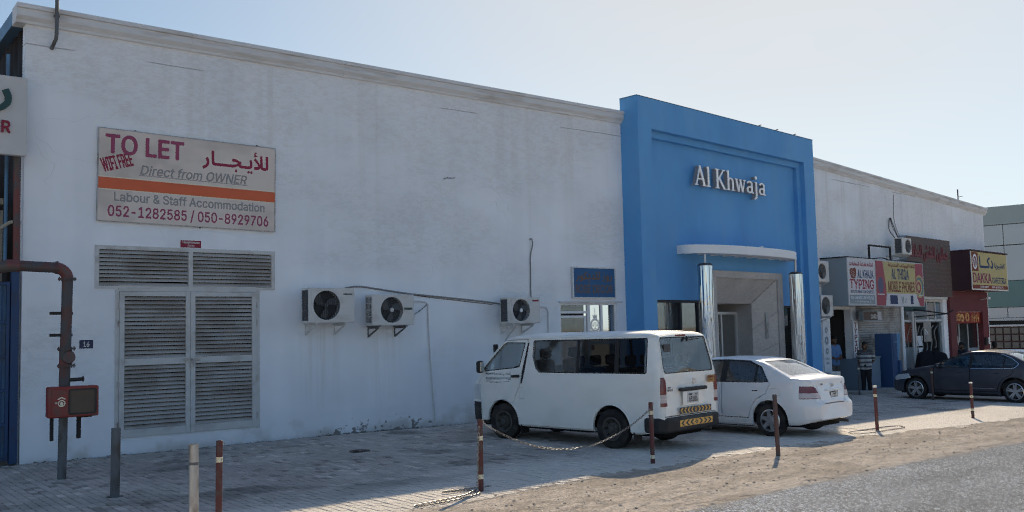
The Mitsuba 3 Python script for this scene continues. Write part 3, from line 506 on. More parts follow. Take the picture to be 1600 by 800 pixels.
# loose stones on the sand
def stones(n, xr, yr, smin, smax, zf, seed):
    g = np.random.default_rng(seed); ico = trimesh.creation.icosphere(subdivisions=0); out = []
    for _ in range(n):
        s = g.uniform(smin, smax) * g.uniform(0.5, 1); m = ico.copy(); v = np.array(m.vertices) * (1 + 0.3 * g.standard_normal((12, 3)) * 0.5)
        v *= [s * g.uniform(.8, 1.5), s * g.uniform(.7, 1.2), s * 0.6]; a = g.uniform(0, 6.3); c, q = math.cos(a), math.sin(a)
        x = g.uniform(*xr); y = g.uniform(*yr); z = float(zf(np.array(x), np.array(y)))
        out.append(trimesh.Trimesh(np.c_[x + c * v[:, 0] - q * v[:, 1], y + q * v[:, 0] + c * v[:, 1], z + v[:, 2] + s * 0.25], m.faces, process=False))
    return trimesh.util.concatenate(out)
solo('gravel', stones(900, (3, 24), (7.1, 9.6), 0.006, 0.022, sand_z, 4), 'm_sand', 'loose pale gravel scattered over the sand strip beside the road', 'gravel', kind='stuff')

# paving: interlocking blocks, built near by, one sheet beyond
paving = thing('paving', kind='structure')
PAV_X, PAV_Y = 2.0, 15.6
base = sheet(span((-12, 2, 8), (2, 60, 59)), np.linspace(8.2, YW + 0.1, 6), lambda x, y: zg(x) - np.where((x >= PAV_X - 0.01) & (x <= PAV_X + 15.0), 0.016, 0.004))
part(paving, 'bed', base, 'm_joint')
far = cat(sheet(span((PAV_X + 15.0, 60, 45)), np.linspace(8.2, 23.6, 9), lambda x, y: zg(x)), sheet(np.linspace(-12, PAV_X, 8), np.linspace(8.2, 30, 5), lambda x, y: zg(x)))
part(paving, 'far_blocks', far, 'm_paver_far', kind='stuff')
near = []
HOLE = (7.85, 14.33)
for ci in range(int(round(PAV_X / PX)), int(round((PAV_X + 15.0) / PX))):
    for ri in range(int(8.7 / PY), int((YW + 0.05) / PY) + 1):
        y0 = (ri - 0.5 * (ci % 2)) * PY
        if y0 + PY > YW + 0.03: continue
        cx, cy = (ci + 0.5) * PX, y0 + PY / 2
        # inside the picture's cone only (with a margin)
        dx, dy = cx, cy; fx = dx * 0.618 + dy * 0.786; rx = dx * 0.786 - dy * 0.618
        if rx / fx < -0.66 or rx / fx > 0.62: continue
        if ((cx - HOLE[0]) / 0.17) ** 2 + ((cy - HOLE[1]) / 0.15) ** 2 < 1: continue
        near.append((cx * cx + cy * cy, ci, y0))
near.sort()
def paver_mesh(ci, y0, g):
    x0, x1, y1 = ci * PX, (ci + 1) * PX, y0 + PY
    j, c = 0.0020 + g.uniform(0, 0.0016), 0.006
    def ring(off, z):
        P = []
        ys = np.array([y0 + off, y0 + PY * 0.25, y0 + PY * 0.75, y1 - off]); zz = ZZ * np.array([0, 1, -1, 0])
        for k in range(4): P.append((x0 + off + zz[k] * 0.5, ys[k]))
        for k in (3, 2, 1, 0): P.append((x1 - off + zz[k] * 0.5, ys[k]))
        return [(x, y, z) for x, y in P]
    tx, ty, dz = g.normal(0, 0.016), g.normal(0, 0.012), g.normal(0, 0.0018)
    V = np.array(ring(j, -0.014) + ring(j + 0.0005, -0.004) + ring(j + c, 0.0))
    V[8:, 2] += dz + tx * (V[8:, 0] - (x0 + x1) / 2) + ty * (V[8:, 1] - (y0 + y1) / 2)
    V[:, 2] += zg(V[:, 0]) + 0.022 * (meshkit.fbm(np.array([x0 * 0.9, y0 * 0.9, 0.0]), 3, 21) - 0.5) - 0.004
    F = []
    for a in (0, 8):
        for k in range(8):
            k2 = (k + 1) % 8; F += [[a + k, a + 8 + k, a + 8 + k2], [a + k, a + 8 + k2, a + k2]]
    for k in ((0, 1, 6, 7), (1, 2, 5, 6), (2, 3, 4, 5)):
        a, b, c_, d = (16 + q for q in k); F += [[a, c_, b], [a, d, c_]]
    return trimesh.Trimesh(V, np.array(F), process=False)
g = np.random.default_rng(3); rest = []
for k, (_, ci, y0) in enumerate(near):
    m = paver_mesh(ci, y0, g)
    if k < 300: part(paving, 'paver', m, 'm_paver')
    else: rest.append(m)
part(paving, 'paver_field', cat(rest), 'm_paver', kind='stuff')
# the broken block and its hole
hole = thing('drain_hole', 'small dark open hole in the grey paving in front of the white wall', 'drain')
part(hole, 'cup', cyl((HOLE[0], HOLE[1], -0.35), (HOLE[0], HOLE[1], -0.014), 0.13, 18), 'm_dark', fr=None)
part(hole, 'rim', lathe([(0.13, -0.016), (0.185, -0.016), (0.175, 0.006), (0.14, 0.004)], 22), 'm_debris', fr=frame(*HOLE, 0.0))
# crumbs and dirt along the foot of the wall
solo('wall_rubble', cat(stones(150, (3.2, 14.5), (YW - 0.14, YW - 0.01), 0.004, 0.018, lambda x, y: zg(x) - 0.004, 11), stones(170, (8.4, 10.9), (YW - 0.16, YW - 0.01), 0.006, 0.035, lambda x, y: zg(x) - 0.004, 13), stones(60, (3.2, 4.8), (YW - 0.5, YW - 0.05), 0.008, 0.04, lambda x, y: zg(x) - 0.004, 12)),
     'm_grime', 'dark crumbs of dirt and plaster along the foot of the long white wall', 'rubble', kind='stuff')
# ------------------------------------------------------------------ the long white building
white = thing('white_building', 'long white painted industrial building with louvred double doors and rough patchy plaster', 'building')
X0, X1, HT = 3.12, 17.255, 7.42
DX0, DX1, DZ0, DZ1 = 4.64, 7.21, 0.29, 2.885
VX0, VX1, VZ0, VZ1 = 4.25, 7.57, 2.90, 3.66
WX0, WX1, WZ1 = 14.97, 16.92, 2.66
outer = sbox(X0, -0.6, X1, HT)
holes = union_all([sbox(DX0, DZ0, DX1, DZ1 + 0.05), sbox(VX0, VZ0, VX1, VZ1), sbox(WX0, -0.7, WX1, WZ1)])
wall = prism_y(outer.difference(holes), 0, 0.25)
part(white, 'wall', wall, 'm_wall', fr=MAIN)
zig = [(X0 + 0.02 + (0.035 if (k // 2) % 2 else 0.0), 0.252 + 0.1 * k + (0.02 if k % 2 else 0)) for k in range(238)]
part(white, 'side_cladding', prism_z(Polygon(zig + [(X0 + 0.2, zig[-1][1]), (X0 + 0.2, 0.252)]), -0.6, 7.52), 'm_cladding', fr=MAIN)
part(white, 'verge_trim', cat(prism_y(Polygon([(X0 - 0.15, 7.44), (X0 - 0.15, 7.69), (X0 + 0.0, 7.72), (X0 + 0.05, 7.72), (X0 + 0.05, 7.44)]), 0.0, 24)), 'm_fascia_blue', fr=MAIN)
part(white, 'roof', box(X0 + 0.2, X1 + 9, 2.4, 24, 6.9, 7.1), 'm_trim', fr=MAIN)
part(white, 'back_wall', box(X0 + 0.2, X1 + 9, 23.8, 24, -0.6, 6.9), 'm_trim', fr=MAIN)
part(white, 'duct_back', box(VX0 - 0.1, VX1 + 0.1, 0.26, 0.30, 0.2, 3.9), 'm_dark', fr=MAIN)  # near-black sheet: the darkness between the louvre slats is painted in
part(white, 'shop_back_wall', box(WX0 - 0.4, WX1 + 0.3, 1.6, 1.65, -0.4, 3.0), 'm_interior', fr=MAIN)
# cornice
prof = Polygon([(0.05, 7.385), (-0.05, 7.385), (-0.055, 7.43), (-0.08, 7.455), (-0.118, 7.49), (-0.122, 7.498), (-0.122, 7.61), (-0.112, 7.612), (-0.112, 7.622), (-0.152, 7.624), (-0.152, 7.688), (-0.145, 7.70), (0.3, 7.70), (0.3, 7.40), (0.05, 7.40)])
def cornice(x0, x1, fn=None):
    m = prism_x(prof, x0, x1)
    return m
for a, b in ((X0 - 0.16, 5.9), (5.905, 9.1), (9.105, 12.28), (12.285, 15.95), (15.955, 17.36)):
    part(white, 'cornice', cornice(a, b), 'm_trim', fr=MAIN)
# louvred door
door = numbered('white_building__louvre_door')
FR = 0.05
fr_m = [box(DX0 - 0.045, DX0 + 0.02, -0.02, 0.06, DZ0 - 0.03, DZ1), box(DX1 - 0.02, DX1 + 0.045, -0.02, 0.06, DZ0 - 0.03, DZ1), box(DX0 + 0.02, DX1 - 0.02, -0.022, 0.06, DZ1 - 0.03, DZ1 + 0.02)]
fr_m += [box(VX0, VX0 + 0.07, -0.025, 0.05, VZ0, VZ1), box(VX1 - 0.07, VX1, -0.025, 0.05, VZ0, VZ1), box(VX0 + 0.07, VX1 - 0.07, -0.023, 0.05, VZ1 - 0.07, VZ1), box(VX0 + 0.07, DX0 + 0.02, -0.023, 0.05, VZ0, VZ0 + 0.05), box(DX1 - 0.02, VX1 - 0.07, -0.023, 0.05, VZ0, VZ0 + 0.05), box(DX0 + 0.021, DX1 - 0.021, -0.021, 0.05, VZ0 + 0.006, VZ0 + 0.06),
         box(5.88, 5.96, -0.026, 0.05, VZ0 + 0.061, VZ1 - 0.071)]
part(door, 'frame', cat(fr_m), 'm_white_metal', fr=MAIN)
def leaf(x0, x1):
    s = 0.085
    zs = [DZ0 - 0.01, DZ0 + 0.125, 1.535, 1.655, DZ1 - 0.12, DZ1 - 0.035]
    ms = [cbox(x0, x0 + s, -0.035, 0.01, zs[0], zs[5], .004), cbox(x1 - s, x1, -0.035, 0.01, zs[0], zs[5], .004)]
    for a, b in ((0, 1), (2, 3), (4, 5)): ms.append(cbox(x0 + s + .001, x1 - s - .001, -0.033, 0.008, zs[a], zs[b], .004))
    return cat(ms), (x0 + s, x1 - s), ((zs[1], zs[2]), (zs[3], zs[4]))
def slat(x0, x1, z, droop=0.0):
    P = np.array([(-0.028, 0), (-0.030, 0.012), (0.024, 0.062), (0.026, 0.058), (-0.024, 0.010), (-0.024, 0)])
    m = prism_x(Polygon(P), x0, x1); v = np.array(m.vertices)
    v[:, 2] += z + droop * (v[:, 0] - x0) / (x1 - x0); m.vertices = v
    return m
gs = np.random.default_rng(5)
for x0, x1 in ((DX0 + 0.025, 5.915), (5.921, DX1 - 0.025)):
    fm, (a, b), bands = leaf(x0, x1)
    part(door, 'leaf', fm, 'm_white_metal', fr=MAIN)
    for z0, z1 in bands:
        n = 15; st = (z1 - z0) / n
        for k in range(n): part(door, 'slat', slat(a, b, z0 + k * st + 0.004, gs.normal(0, .002)), 'm_slat', fr=MAIN)
for x0, x1 in ((VX0 + 0.07, 5.88), (5.96, VX1 - 0.07)):
    st = (VZ1 - VZ0 - 0.13) / 9
    for k in range(9): part(door, 'slat', slat(x0, x1, VZ0 + 0.058 + k * st, gs.normal(0, .003) - (0.018 if k == 0 and x0 < 5 else 0)), 'm_slat', fr=MAIN)
hm = [cbox(5.80, 6.04, -0.062, -0.05, 1.60, 1.622, .003), cbox(5.79, 5.83, -0.066, -0.036, 1.585, 1.635, .004), cbox(6.03, 6.07, -0.066, -0.036, 1.585, 1.635, .004), cbox(5.90, 5.96, -0.075, -0.05, 1.48, 1.54, .006)]
hm.append(tube(bezier_path([(5.91, -0.062, 1.54), (5.912, -0.062, 1.60), (5.93, -0.062, 1.62), (5.948, -0.062, 1.60), (5.95, -0.062, 1.54)], 4), 0.006, 6))
part(door, 'bolt', cat(hm), 'm_steel', label='steel sliding bolt with padlock', fr=MAIN)
for z in (2.6, 2.27, 1.2, 0.5):
    for x in (DX0 + 0.012, DX1 - 0.012):
        part(door, 'hinge', cat(cyl((x, -0.04, z - 0.06), (x, -0.04, z + 0.06), 0.012, 8), cbox(x - 0.02, x + 0.02, -0.032, -0.02, z - 0.05, z + 0.05, .002)), 'm_steel', fr=MAIN)
# shop window and door beside the van
win = numbered('white_building__window')
b0 = [(WX0, WX0 + 0.05, -0.4, WZ1), (WX1 - 0.07, WX1, -0.4, WZ1), (WX0 + 0.05, WX1 - 0.07, WZ1 - 0.05, WZ1), (15.90, 16.00, -0.4, WZ1 - 0.05), (16.36, 16.44, 2.045 - 0.35 + 0.002, WZ1 - 0.05), (WX0 + 0.05, 15.90, 2.40, 2.46),
      (16.0, WX1 - 0.07, 1.62, 1.695), (15.80, 15.86, -0.3, 2.34), (WX0 + 0.06, 15.80, 2.29, 2.35)]
part(win, 'frame', cat([cbox(a, b, 0.02 + 0.002 * i, 0.09, c, d, .004) for i, (a, b, c, d) in enumerate(b0)]), 'm_white', fr=MAIN)
for a, b, c, d in ((WX0 + .05, 15.9, 2.46, WZ1 - .05), (WX0 + .06, 15.80, -.3, 2.29), (16.0, 16.36, 1.695, WZ1 - .05), (16.44, WX1 - .07, 1.695, WZ1 - .05), (16.0, WX1 - .07, 0.6, 1.62)):
    part(win, 'pane', box(a, b, 0.055, 0.061, c, d), 'm_glass_shop', fr=MAIN)
part(win, 'sill', box(16.0, WX1 - .07, 0.03, 0.1, -0.4, 0.6), 'm_white', fr=MAIN)
part(win, 'lintel', cbox(14.93, 17.10, -0.05, 0.015, WZ1 + 0.003, WZ1 + 0.045, .005), 'm_trim', fr=MAIN)
# the crest on the glass: crown, wreath, scales and ribbon in thin white film
em = [Point(16.18, 2.10).buffer(.155).difference(Point(16.18, 2.10).buffer(.12))]
for k in range(16):
    a = math.radians(k * 22.5); em.append(affinity.rotate(affinity.scale(Point(16.18 + .155 * math.cos(a), 2.10 + .155 * math.sin(a)).buffer(.03), 1, .5), k * 22.5 + 60))
em += [sbox(16.172, 2.02, 16.188, 2.19), sbox(16.10, 2.15, 16.26, 2.162), Polygon([(16.08, 2.07), (16.14, 2.07), (16.11, 2.15)]), Polygon([(16.22, 2.07), (16.28, 2.07), (16.25, 2.15)]), sbox(16.13, 2.0, 16.23, 2.018),
       Polygon([(16.12, 2.27), (16.10, 2.37), (16.15, 2.33), (16.18, 2.40), (16.21, 2.33), (16.26, 2.37), (16.24, 2.27)]), Point(16.18, 2.44).buffer(.018), sbox(16.175, 2.44, 16.185, 2.54)]
em.append(LineString([(16.02, 1.96), (16.09, 1.90), (16.18, 1.885), (16.27, 1.90), (16.34, 1.96)]).buffer(.022))
part(win, 'crest', prism_y(union_all(em), 0.046, 0.050), 'm_offwhite', label='white crest with crown, wreath and scales', fr=MAIN)
part(win, 'sticker', box(16.04, 16.13, 0.046, 0.050, 1.48, 1.60), 'm_signred', fr=MAIN)
# a crack-line joint patch and cable staples are left to the plaster relief
# ------------------------------------------------------------------ signs on the long wall
sg = thing('to_let_sign', 'large faded grey board reading TO LET above the louvred doors', 'sign')
SA = np.array(MAIN)
tilt = trimesh.transformations.rotation_matrix(math.radians(0.7), [0, 1, 0], [5.92, 0, 4.9])
SF = MAIN @ tilt
SX0, SX1, SZ0, SZ1 = 4.285, 7.565, 4.075, 5.715
part(sg, 'board', cbox(SX0, SX1, -0.05, -0.012, SZ0, SZ1, .004), 'm_sign_grey', fr=SF)
part(sg, 'edge', cat(box(SX0 - .012, SX0, -0.056, -0.012, SZ0 - .012, SZ1 + .012), box(SX1, SX1 + .012, -0.056, -0.012, SZ0 - .012, SZ1 + .012), box(SX0, SX1, -0.055, -0.012, SZ1, SZ1 + .012), box(SX0, SX1, -0.055, -0.012, SZ0 - .012, SZ0)), 'm_steel', fr=SF)
Yb = -0.0502
part(sg, 'stripe', box(SX0 + .002, SX1 - .002, -0.0545, -0.0502, 4.645, 4.845), 'm_orange', fr=SF)
part(sg, 'stripe_edge', cat(box(SX0 + .002, SX1 - .002, -0.0525, -0.0502, 4.847, 4.862), box(SX0 + .002, SX1 - .002, -0.0525, -0.0502, 4.628, 4.643)), 'm_tape', fr=SF)
def sgl(name, *a, m='m_magenta', **k):
    part(sg, name, letters(*a, y=Yb, d=0.003, **k), m, fr=SF)
for q in (-.006, .0, .006): part(sg, 'lettering', letters('TO LET', .325, SX0 + .115 + q, 5.29 + q * .6, width=1.37, bold=True, y=Yb - .0004 * (q > 0) - .0008 * (q < 0), d=.003), 'm_magenta', fr=SF)
sgl('lettering', 'Direct from OWNER', 0.165, SX0 + 0.71, 4.95, width=1.98, bold=True, slant=0.2, m='m_signtext_grey')
part(sg, 'underline', box(SX0 + .69, SX0 + 2.72, -0.0532, -0.0502, 4.925, 4.937), 'm_signtext_grey', fr=SF)
sgl('lettering', 'Labour & Staff Accommodation', 0.155, SX0 + 0.27, 4.44, width=2.80, bold=True, m='m_signtext_grey')
sgl('lettering', '052-1282585 / 050-8929706', 0.185, SX0 + 0.17, 4.165, width=2.98, bold=True)
for q in (0, .006): part(sg, 'lettering', letters('WIFI FREE', .235, SX0 + .09 + q, 4.94, width=.53, bold=True, rot=math.radians(18), y=Yb - .0005 * (q > 0), d=.003), 'm_maroon_text', fr=SF)
part(sg, 'arabic_lettering', arabic('tolet', 0.43, SX0 + 1.84, 5.165, 1.30, y=Yb, d=.003), 'm_maroon_text', fr=SF)
for x, z in ((4.9, SZ1 + .02), (7.2, SZ1 + .025), (6.1, SZ0 - .02)): part(sg, 'screw', cyl((x, 0.0, z), (x, -0.035, z), 0.014, 8), 'm_cable_dark', fr=SF)
rs = thing('room_sign', 'small red sign right above the louvred vents', 'sign')
part(rs, 'plate', cbox(5.735, 6.115, -0.012, 0, 3.675, 3.805, .003), 'm_signred', fr=MAIN)
part(rs, 'lettering', cat(letters('TRANSFORMER', 0.035, 5.925, 3.748, .32, True, y=-.0122, d=.002, align='c'), letters('ROOM', 0.03, 5.925, 3.695, .12, True, y=-.0122, d=.002, align='c')), 'm_offwhite', fr=MAIN)
ns = thing('number_sign', 'small dark blue house number sign reading 16', 'sign')
part(ns, 'plate', cbox(4.015, 4.235, -0.012, 0, 1.86, 2.005, .004), 'm_navy', fr=MAIN)
part(ns, 'lettering', letters('16', 0.085, 4.125, 1.89, .10, True, y=-.0122, d=.002, align='c'), 'm_offwhite', fr=MAIN)
ds = thing('decor_sign', 'blue framed sign with faded orange lettering beside the blue portal', 'sign')
part(ds, 'box', box(15.38, 16.79, -0.07, 0, 2.80, 3.53), 'm_rose_blue', fr=MAIN)
part(ds, 'frame', cat(box(15.35, 15.379, -0.085, 0, 2.77, 3.56), box(16.791, 16.82, -0.085, 0, 2.77, 3.56), box(15.379, 16.791, -0.084, 0, 3.531, 3.56), box(15.379, 16.791, -0.084, 0, 2.77, 2.799)), 'm_alu', fr=MAIN)
part(ds, 'lettering', letters('ROSE DECOR', 0.20, 15.44, 2.91, 1.28, True, y=-.0702, d=.003), 'm_rose_text', fr=MAIN)
part(ds, 'arabic_lettering', arabic('rose', 0.27, 15.47, 3.18, 1.24, y=-.0702, d=.003), 'm_rose_text', fr=MAIN)

# ------------------------------------------------------------------ air conditioners
def ac_unit(fr, x0, x1, z0, z1, out, style, label, group, d=0.30, brackets=True, badge=None, key=None, fan_x=None):
    """outdoor unit: its face at y=-out, hung on two brackets; the fan sits towards the left"""
    t = thing('air_conditioner', label, 'air conditioner', group)
    w, h = x1 - x0, z1 - z0; yf, yb = -out, -out + d
    cx = x0 + w * (fan_x or 0.40); cz = z0 + h * 0.5; r = min(h * 0.42, w * 0.36)
    body = man(cbox(x0, x1, yf, yb, z0, z1, .012)) - man(box(cx - 2, cx + 2, yf, yf, z0, z1)) if False else man(cbox(x0, x1, yf, yb, z0, z1, .012))
    body = body - m3.Manifold.cylinder(0.14, r, r, 36).rotate((90, 0, 0)).translate((cx, yf + 0.13, cz))
    body = body - man(box(x0 - .01, x0 + .02, yf + .04, yb - .03, z0 + .05, z1 - .05))
    part(t, 'casing', body, 'm_ac', smooth=30, fr=fr)
    part(t, 'fan_well', cyl((cx, yf + .128, cz), (cx, yf + .120, cz), r - .002, 28), 'm_ac_dark', fr=fr)
    bl = []
    for k in range(3 if style != 'five' else 5):
        a = math.radians(k * 360 / (3 if style != 'five' else 5) + 20)
        P = [(cx + .04 * math.cos(a), yf + .05, cz + .04 * math.sin(a)), (cx + r * .9 * math.cos(a - .35), yf + .03, cz + r * .9 * math.sin(a - .35)), (cx + r * .92 * math.cos(a + .25), yf + .06, cz + r * .92 * math.sin(a + .25)), (cx + r * .6 * math.cos(a + .6), yf + .07, cz + r * .6 * math.sin(a + .6)), (cx + .04 * math.cos(a + 1.2), yf + .07, cz + .04 * math.sin(a + 1.2))]
        P = np.array(P); Q = P + [0, .006, 0]; bl.append(trimesh.convex.convex_hull(np.vstack([P, Q])))
    bl.append(cyl((cx, yf + .02, cz), (cx, yf + .08, cz), .045, 12))
    part(t, 'fan', cat(bl), 'm_grille', fr=fr)
    if style == 'hub': part(t, 'hub', cyl((cx, yf + .004, cz), (cx, yf + .02, cz), .045, 14), 'm_steel', fr=fr)
    if style == 'spot': part(t, 'hub', cyl((cx, yf - .003, cz), (cx, yf + .01, cz), .045, 14), 'm_white', fr=fr)
    rings = [tube([(cx + q * math.cos(a), yf + .004, cz + q * math.sin(a)) for a in np.linspace(0, 6.2832, 29)[:-1]], .0035, 4, True) for q in np.linspace(.05, r - .01, 7 if style != 'bars' else 3)]
    if style == 'bars': rings += [cyl((cx + q, yf + .004, cz - math.sqrt(r * r - q * q)), (cx + q, yf + .004, cz + math.sqrt(r * r - q * q)), .006, 4) for q in np.linspace(-r * .9, r * .9, 13)]
    else: rings += [cyl((cx + .05 * math.cos(a), yf + .004, cz + .05 * math.sin(a)), (cx + r * math.cos(a), yf + .004, cz + r * math.sin(a)), .0035, 4) for a in np.linspace(0, 6.2832, 13)[:-1]]
    part(t, 'grille', cat(rings), 'm_grille' if style != 'bars' else 'm_ac_dark', fr=fr)
    part(t, 'coil', box(x0 + .019, x0 + .022, yf + .042, yb - .032, z0 + .052, z1 - .052), 'm_ac_fin', fr=fr)
    part(t, 'side_guard', cat([box(x0 - .006, x0 + .002, yf + .04, yb - .03, z - .006, z + .006) for z in np.linspace(z0 + .05, z1 - .05, 5)] + [box(x0 - .005, x0 + .001, y - .004, y + .004, z0 + .05, z1 - .05) for y in np.linspace(yf + .06, yb - .05, 5)]), 'm_ac' if style == 'hub' else 'm_grille', fr=fr)
    if style in ('bars', 'spot'):
        q = r + .03
        part(t, 'front_panel', prism_y(sbox(cx - q, z0 + .04, min(cx + q, x1 - .05), z1 - .04).difference(Point(cx, cz).buffer(r + .002, 24)), yf - .008, yf + .001), 'm_ac', fr=fr)
        part(t, 'louvre_lines', cat([box(cx + q + .03, x1 - .03, yf - .003, yf + .002, z, z + .008) for z in np.linspace(z0 + .1, z0 + h * .45, 4)]), 'm_offwhite', fr=fr)
    if badge: part(t, 'badge', cbox(x1 - w * .25, x1 - .05, yf - .006, yf + .002, z0 + h * badge[0], z0 + h * badge[0] + badge[1], .002), badge[2], fr=fr)
    part(t, 'valve', cat(cyl((x1 - .05, yf + d * .5, z0 + .10), (x1 + .05, yf + d * .5, z0 + .10), .016, 8), cyl((x1 - .05, yf + d * .5, z0 + .18), (x1 + .045, yf + d * .5, z0 + .18), .013, 8)), 'm_steel', fr=fr)
    if brackets:
        for x in (x0 + w * .16, x0 + w * .80):
            tri = Polygon([(0, z0 - .03), (-out + .02, z0 - .03), (-out + .02, z0 - .055), (-.05, z0 - .24), (0, z0 - .24)]).difference(Polygon([(-.04, z0 - .06), (-out + .12, z0 - .06), (-.04, z0 - .19)]))
            part(t, 'bracket', cat(prism_x(tri, x - .003, x + .003), box(x - .025, x + .025, -out + .0, 0, z0 - .0305, z0 - .001)), 'm_white_metal' if style != 'hub' else 'm_galv_dark', fr=fr)
    return t
# ------------------------------------------------------------------ what hangs on the long wall
G_AC = 'outdoor air conditioners on the long white wall'
ac_unit(MAIN, 8.05, 9.05, 2.24, 2.93, 0.52, 'bars', 'white outdoor air conditioner with barred round fan, first of three on the long wall', G_AC, d=.34, badge=(.80, .03, 'm_grille'), fan_x=.38)
ac_unit(MAIN, 9.47, 10.47, 2.17, 2.81, 0.50, 'hub', 'outdoor air conditioner with large dark fan and grey hub, second on the long wall', G_AC, d=.32, badge=(.50, .045, 'm_green_text'), fan_x=.46)
ac_unit(MAIN, 12.98, 13.93, 2.17, 2.77, 0.50, 'spot', 'small outdoor air conditioner with square grille above the van, third on the long wall', G_AC, d=.32, badge=(.84, .035, 'm_signred'), fan_x=.40)
def cable(pts, r, m, label, cat_='cable', name='cable', n=6):
    return solo(name, tube(bezier_path(pts, 6), r, n), m, label, cat_, smooth=60, fr=MAIN)
cable([(8.9, -.18, 2.80), (9.10, -.02, 2.95), (9.45, -.02, 2.99), (9.9, -.02, 2.94), (10.66, -.02, 2.85), (11.66, -.02, 2.77), (12.5, -.02, 2.70), (13.18, -.02, 2.63), (13.25, -.1, 2.6)], .018, 'm_cable', 'thick grey cable running along the long wall between the air conditioners', n=8)
cable([(9.6, -.015, 2.985), (10.2, -.012, 2.90), (10.95, -.012, 2.80), (11.8, -.012, 2.72), (12.9, -.012, 2.62)], .007, 'm_cable_dark', 'thin dark cable hugging the thick cable on the long wall')
cable([(10.45, -.3, 2.66), (10.75, -.05, 2.69), (11.05, -.02, 2.67), (11.12, -.02, 2.61), (11.12, -.02, 2.50), (11.13, -.02, 2.0), (11.16, -.02, 1.44), (11.2, -.02, .8), (11.26, -.02, .06)], .016, 'm_offwhite', 'pale drain pipe dropping from the second air conditioner to the ground', 'pipe', 'drain_pipe', 8)
cable([(10.45, -.3, 2.38), (10.62, -.1, 2.36), (10.85, -.03, 2.45), (11.05, -.02, 2.58), (11.10, -.02, 2.63)], .007, 'm_cable_dark', 'thin looping dark cable beside the second air conditioner')
cable([(14.06, .0, 4.17), (14.06, -.05, 4.20), (14.10, -.06, 4.14), (14.11, -.04, 4.0), (14.06, -.025, 3.8), (14.05, -.025, 3.4), (14.04, -.025, 2.9), (14.0, -.12, 2.7)], .014, 'm_cable', 'grey conduit with hooked top rising above the third air conditioner', 'conduit', 'conduit', 8)
cable([(13.9, -.3, 2.58), (14.2, -.08, 2.57), (14.45, -.03, 2.55), (14.55, -.02, 2.50), (14.57, -.02, 2.40), (14.57, -.02, 1.9), (14.57, -.02, 1.0), (14.57, -.02, .1)], .016, 'm_offwhite', 'pale drain pipe beside the third air conditioner', 'pipe', 'drain_pipe', 8)
cable([(13.92, -.3, 2.40), (14.05, -.2, 2.30), (14.18, -.12, 2.25), (14.24, -.05, 2.35), (14.2, -.04, 2.52)], .010, 'm_cable_dark', 'black looping hose on the right side of the third air conditioner', 'hose', 'hose')
cable([(13.5, -.1, 2.1), (13.35, -.03, 1.9), (13.2, -.02, 1.7), (13.1, -.02, 1.3), (13.05, -.02, .1)], .007, 'm_cable', 'thin cable slanting down below the third air conditioner')
pt = thing('vent_pipe', 'thin grey steel pipe with bent foot standing at the roof edge', 'pipe')
part(pt, 'tube', tube([(3.52, -.01, 7.02), (3.535, -.10, 7.09), (3.555, -.17, 7.16), (3.56, -.185, 7.24), (3.565, -.19, 9.2)], .032, 10), 'm_galv_dark', smooth=50, fr=MAIN)
part(pt, 'clip', cat(cbox(3.52, 3.61, -.19, -.10, 7.55, 7.58, .004)), 'm_galv_dark', fr=MAIN)
for x, z in ((9.95, 6.0), (14.1, 5.8), (7.66, 6.5)):
    pass
solo('wall_hook', tube([(11.62, 0, 5.44), (11.60, -.10, 5.45), (11.72, -.16, 5.45), (11.80, -.17, 5.46)], .010, 6), 'm_cable_dark', 'short bent steel hook sticking out of the long white wall', 'hook', fr=MAIN)

# ------------------------------------------------------------------ the left edge: sign board, gate and red pipe of the passage
ls = thing('side_sign', 'white sign board with green Arabic and red letters cut by the left edge', 'sign')
part(ls, 'board', cbox(1.35, 3.10, -.32, -.20, 5.06, 6.37, .006), 'm_board_white', fr=MAIN)
part(ls, 'arm', cat(box(2.0, 2.05, -.20, .5, 5.5, 5.55), box(2.0, 2.05, -.20, .5, 6.0, 6.05)), 'm_galv_dark', fr=MAIN)
part(ls, 'lettering', arabic('left', .42, 2.30, 5.74, .56, y=-.32, d=.05), 'm_green_text', fr=MAIN)
part(ls, 'small_lettering', letters('CENTER', .19, 1.95, 5.42, .90, True, y=-.32, d=.04), 'm_signred', fr=MAIN)
gt = thing('passage_gate', 'dark blue barred metal gate closing the passage at the left edge', 'gate')
part(gt, 'post', cat(cbox(2.965, 3.085, .02, .14, 0, 3.16, .006)), 'm_blue_gate', fr=MAIN)
part(gt, 'frame', cat([cbox(2.90, 2.95, .04, .09, .06, 3.0, .004), cbox(1.62, 1.67, .04, .09, .06, 3.0, .004)] + [cbox(1.671, 2.899, .042, .088, z, z + .05, .004) for z in (.06, .62, 1.18, 1.74, 2.30, 2.94)]), 'm_blue_gate', fr=MAIN)
for k in range(9): part(gt, 'bar', cbox(1.75 + .135 * k, 1.772 + .135 * k, .05, .08, .11, 2.94, .003), 'm_blue_gate', fr=MAIN)
part(gt, 'sheet', box(1.67, 2.90, .10, .105, .08, 2.98), 'm_fascia_blue', fr=MAIN)
ng = thing('neighbour_building', 'dark cluttered building side behind the blue gate at the left edge', 'building')
part(ng, 'wall', box(-6, 2.99, 3.0, 3.2, -.5, 6.9), 'm_cladding', fr=MAIN)
part(ng, 'grille', cat([box(2.2, 2.93, 1.0, 1.03, 3.2 + .055 * k, 3.235 + .055 * k) for k in range(14)] + [box(2.93, 2.98, .98, 1.05, 3.05, 4.3)]), 'm_beige', fr=MAIN)
part(ng, 'lintel', box(-3, 3.08, .12, .30, 3.165, 3.24), 'm_pipe_brown', fr=MAIN)
part(ng, 'door_head', cat(box(2.1, 2.97, .9, 1.5, 4.4, 4.5)), 'm_beige', fr=MAIN)
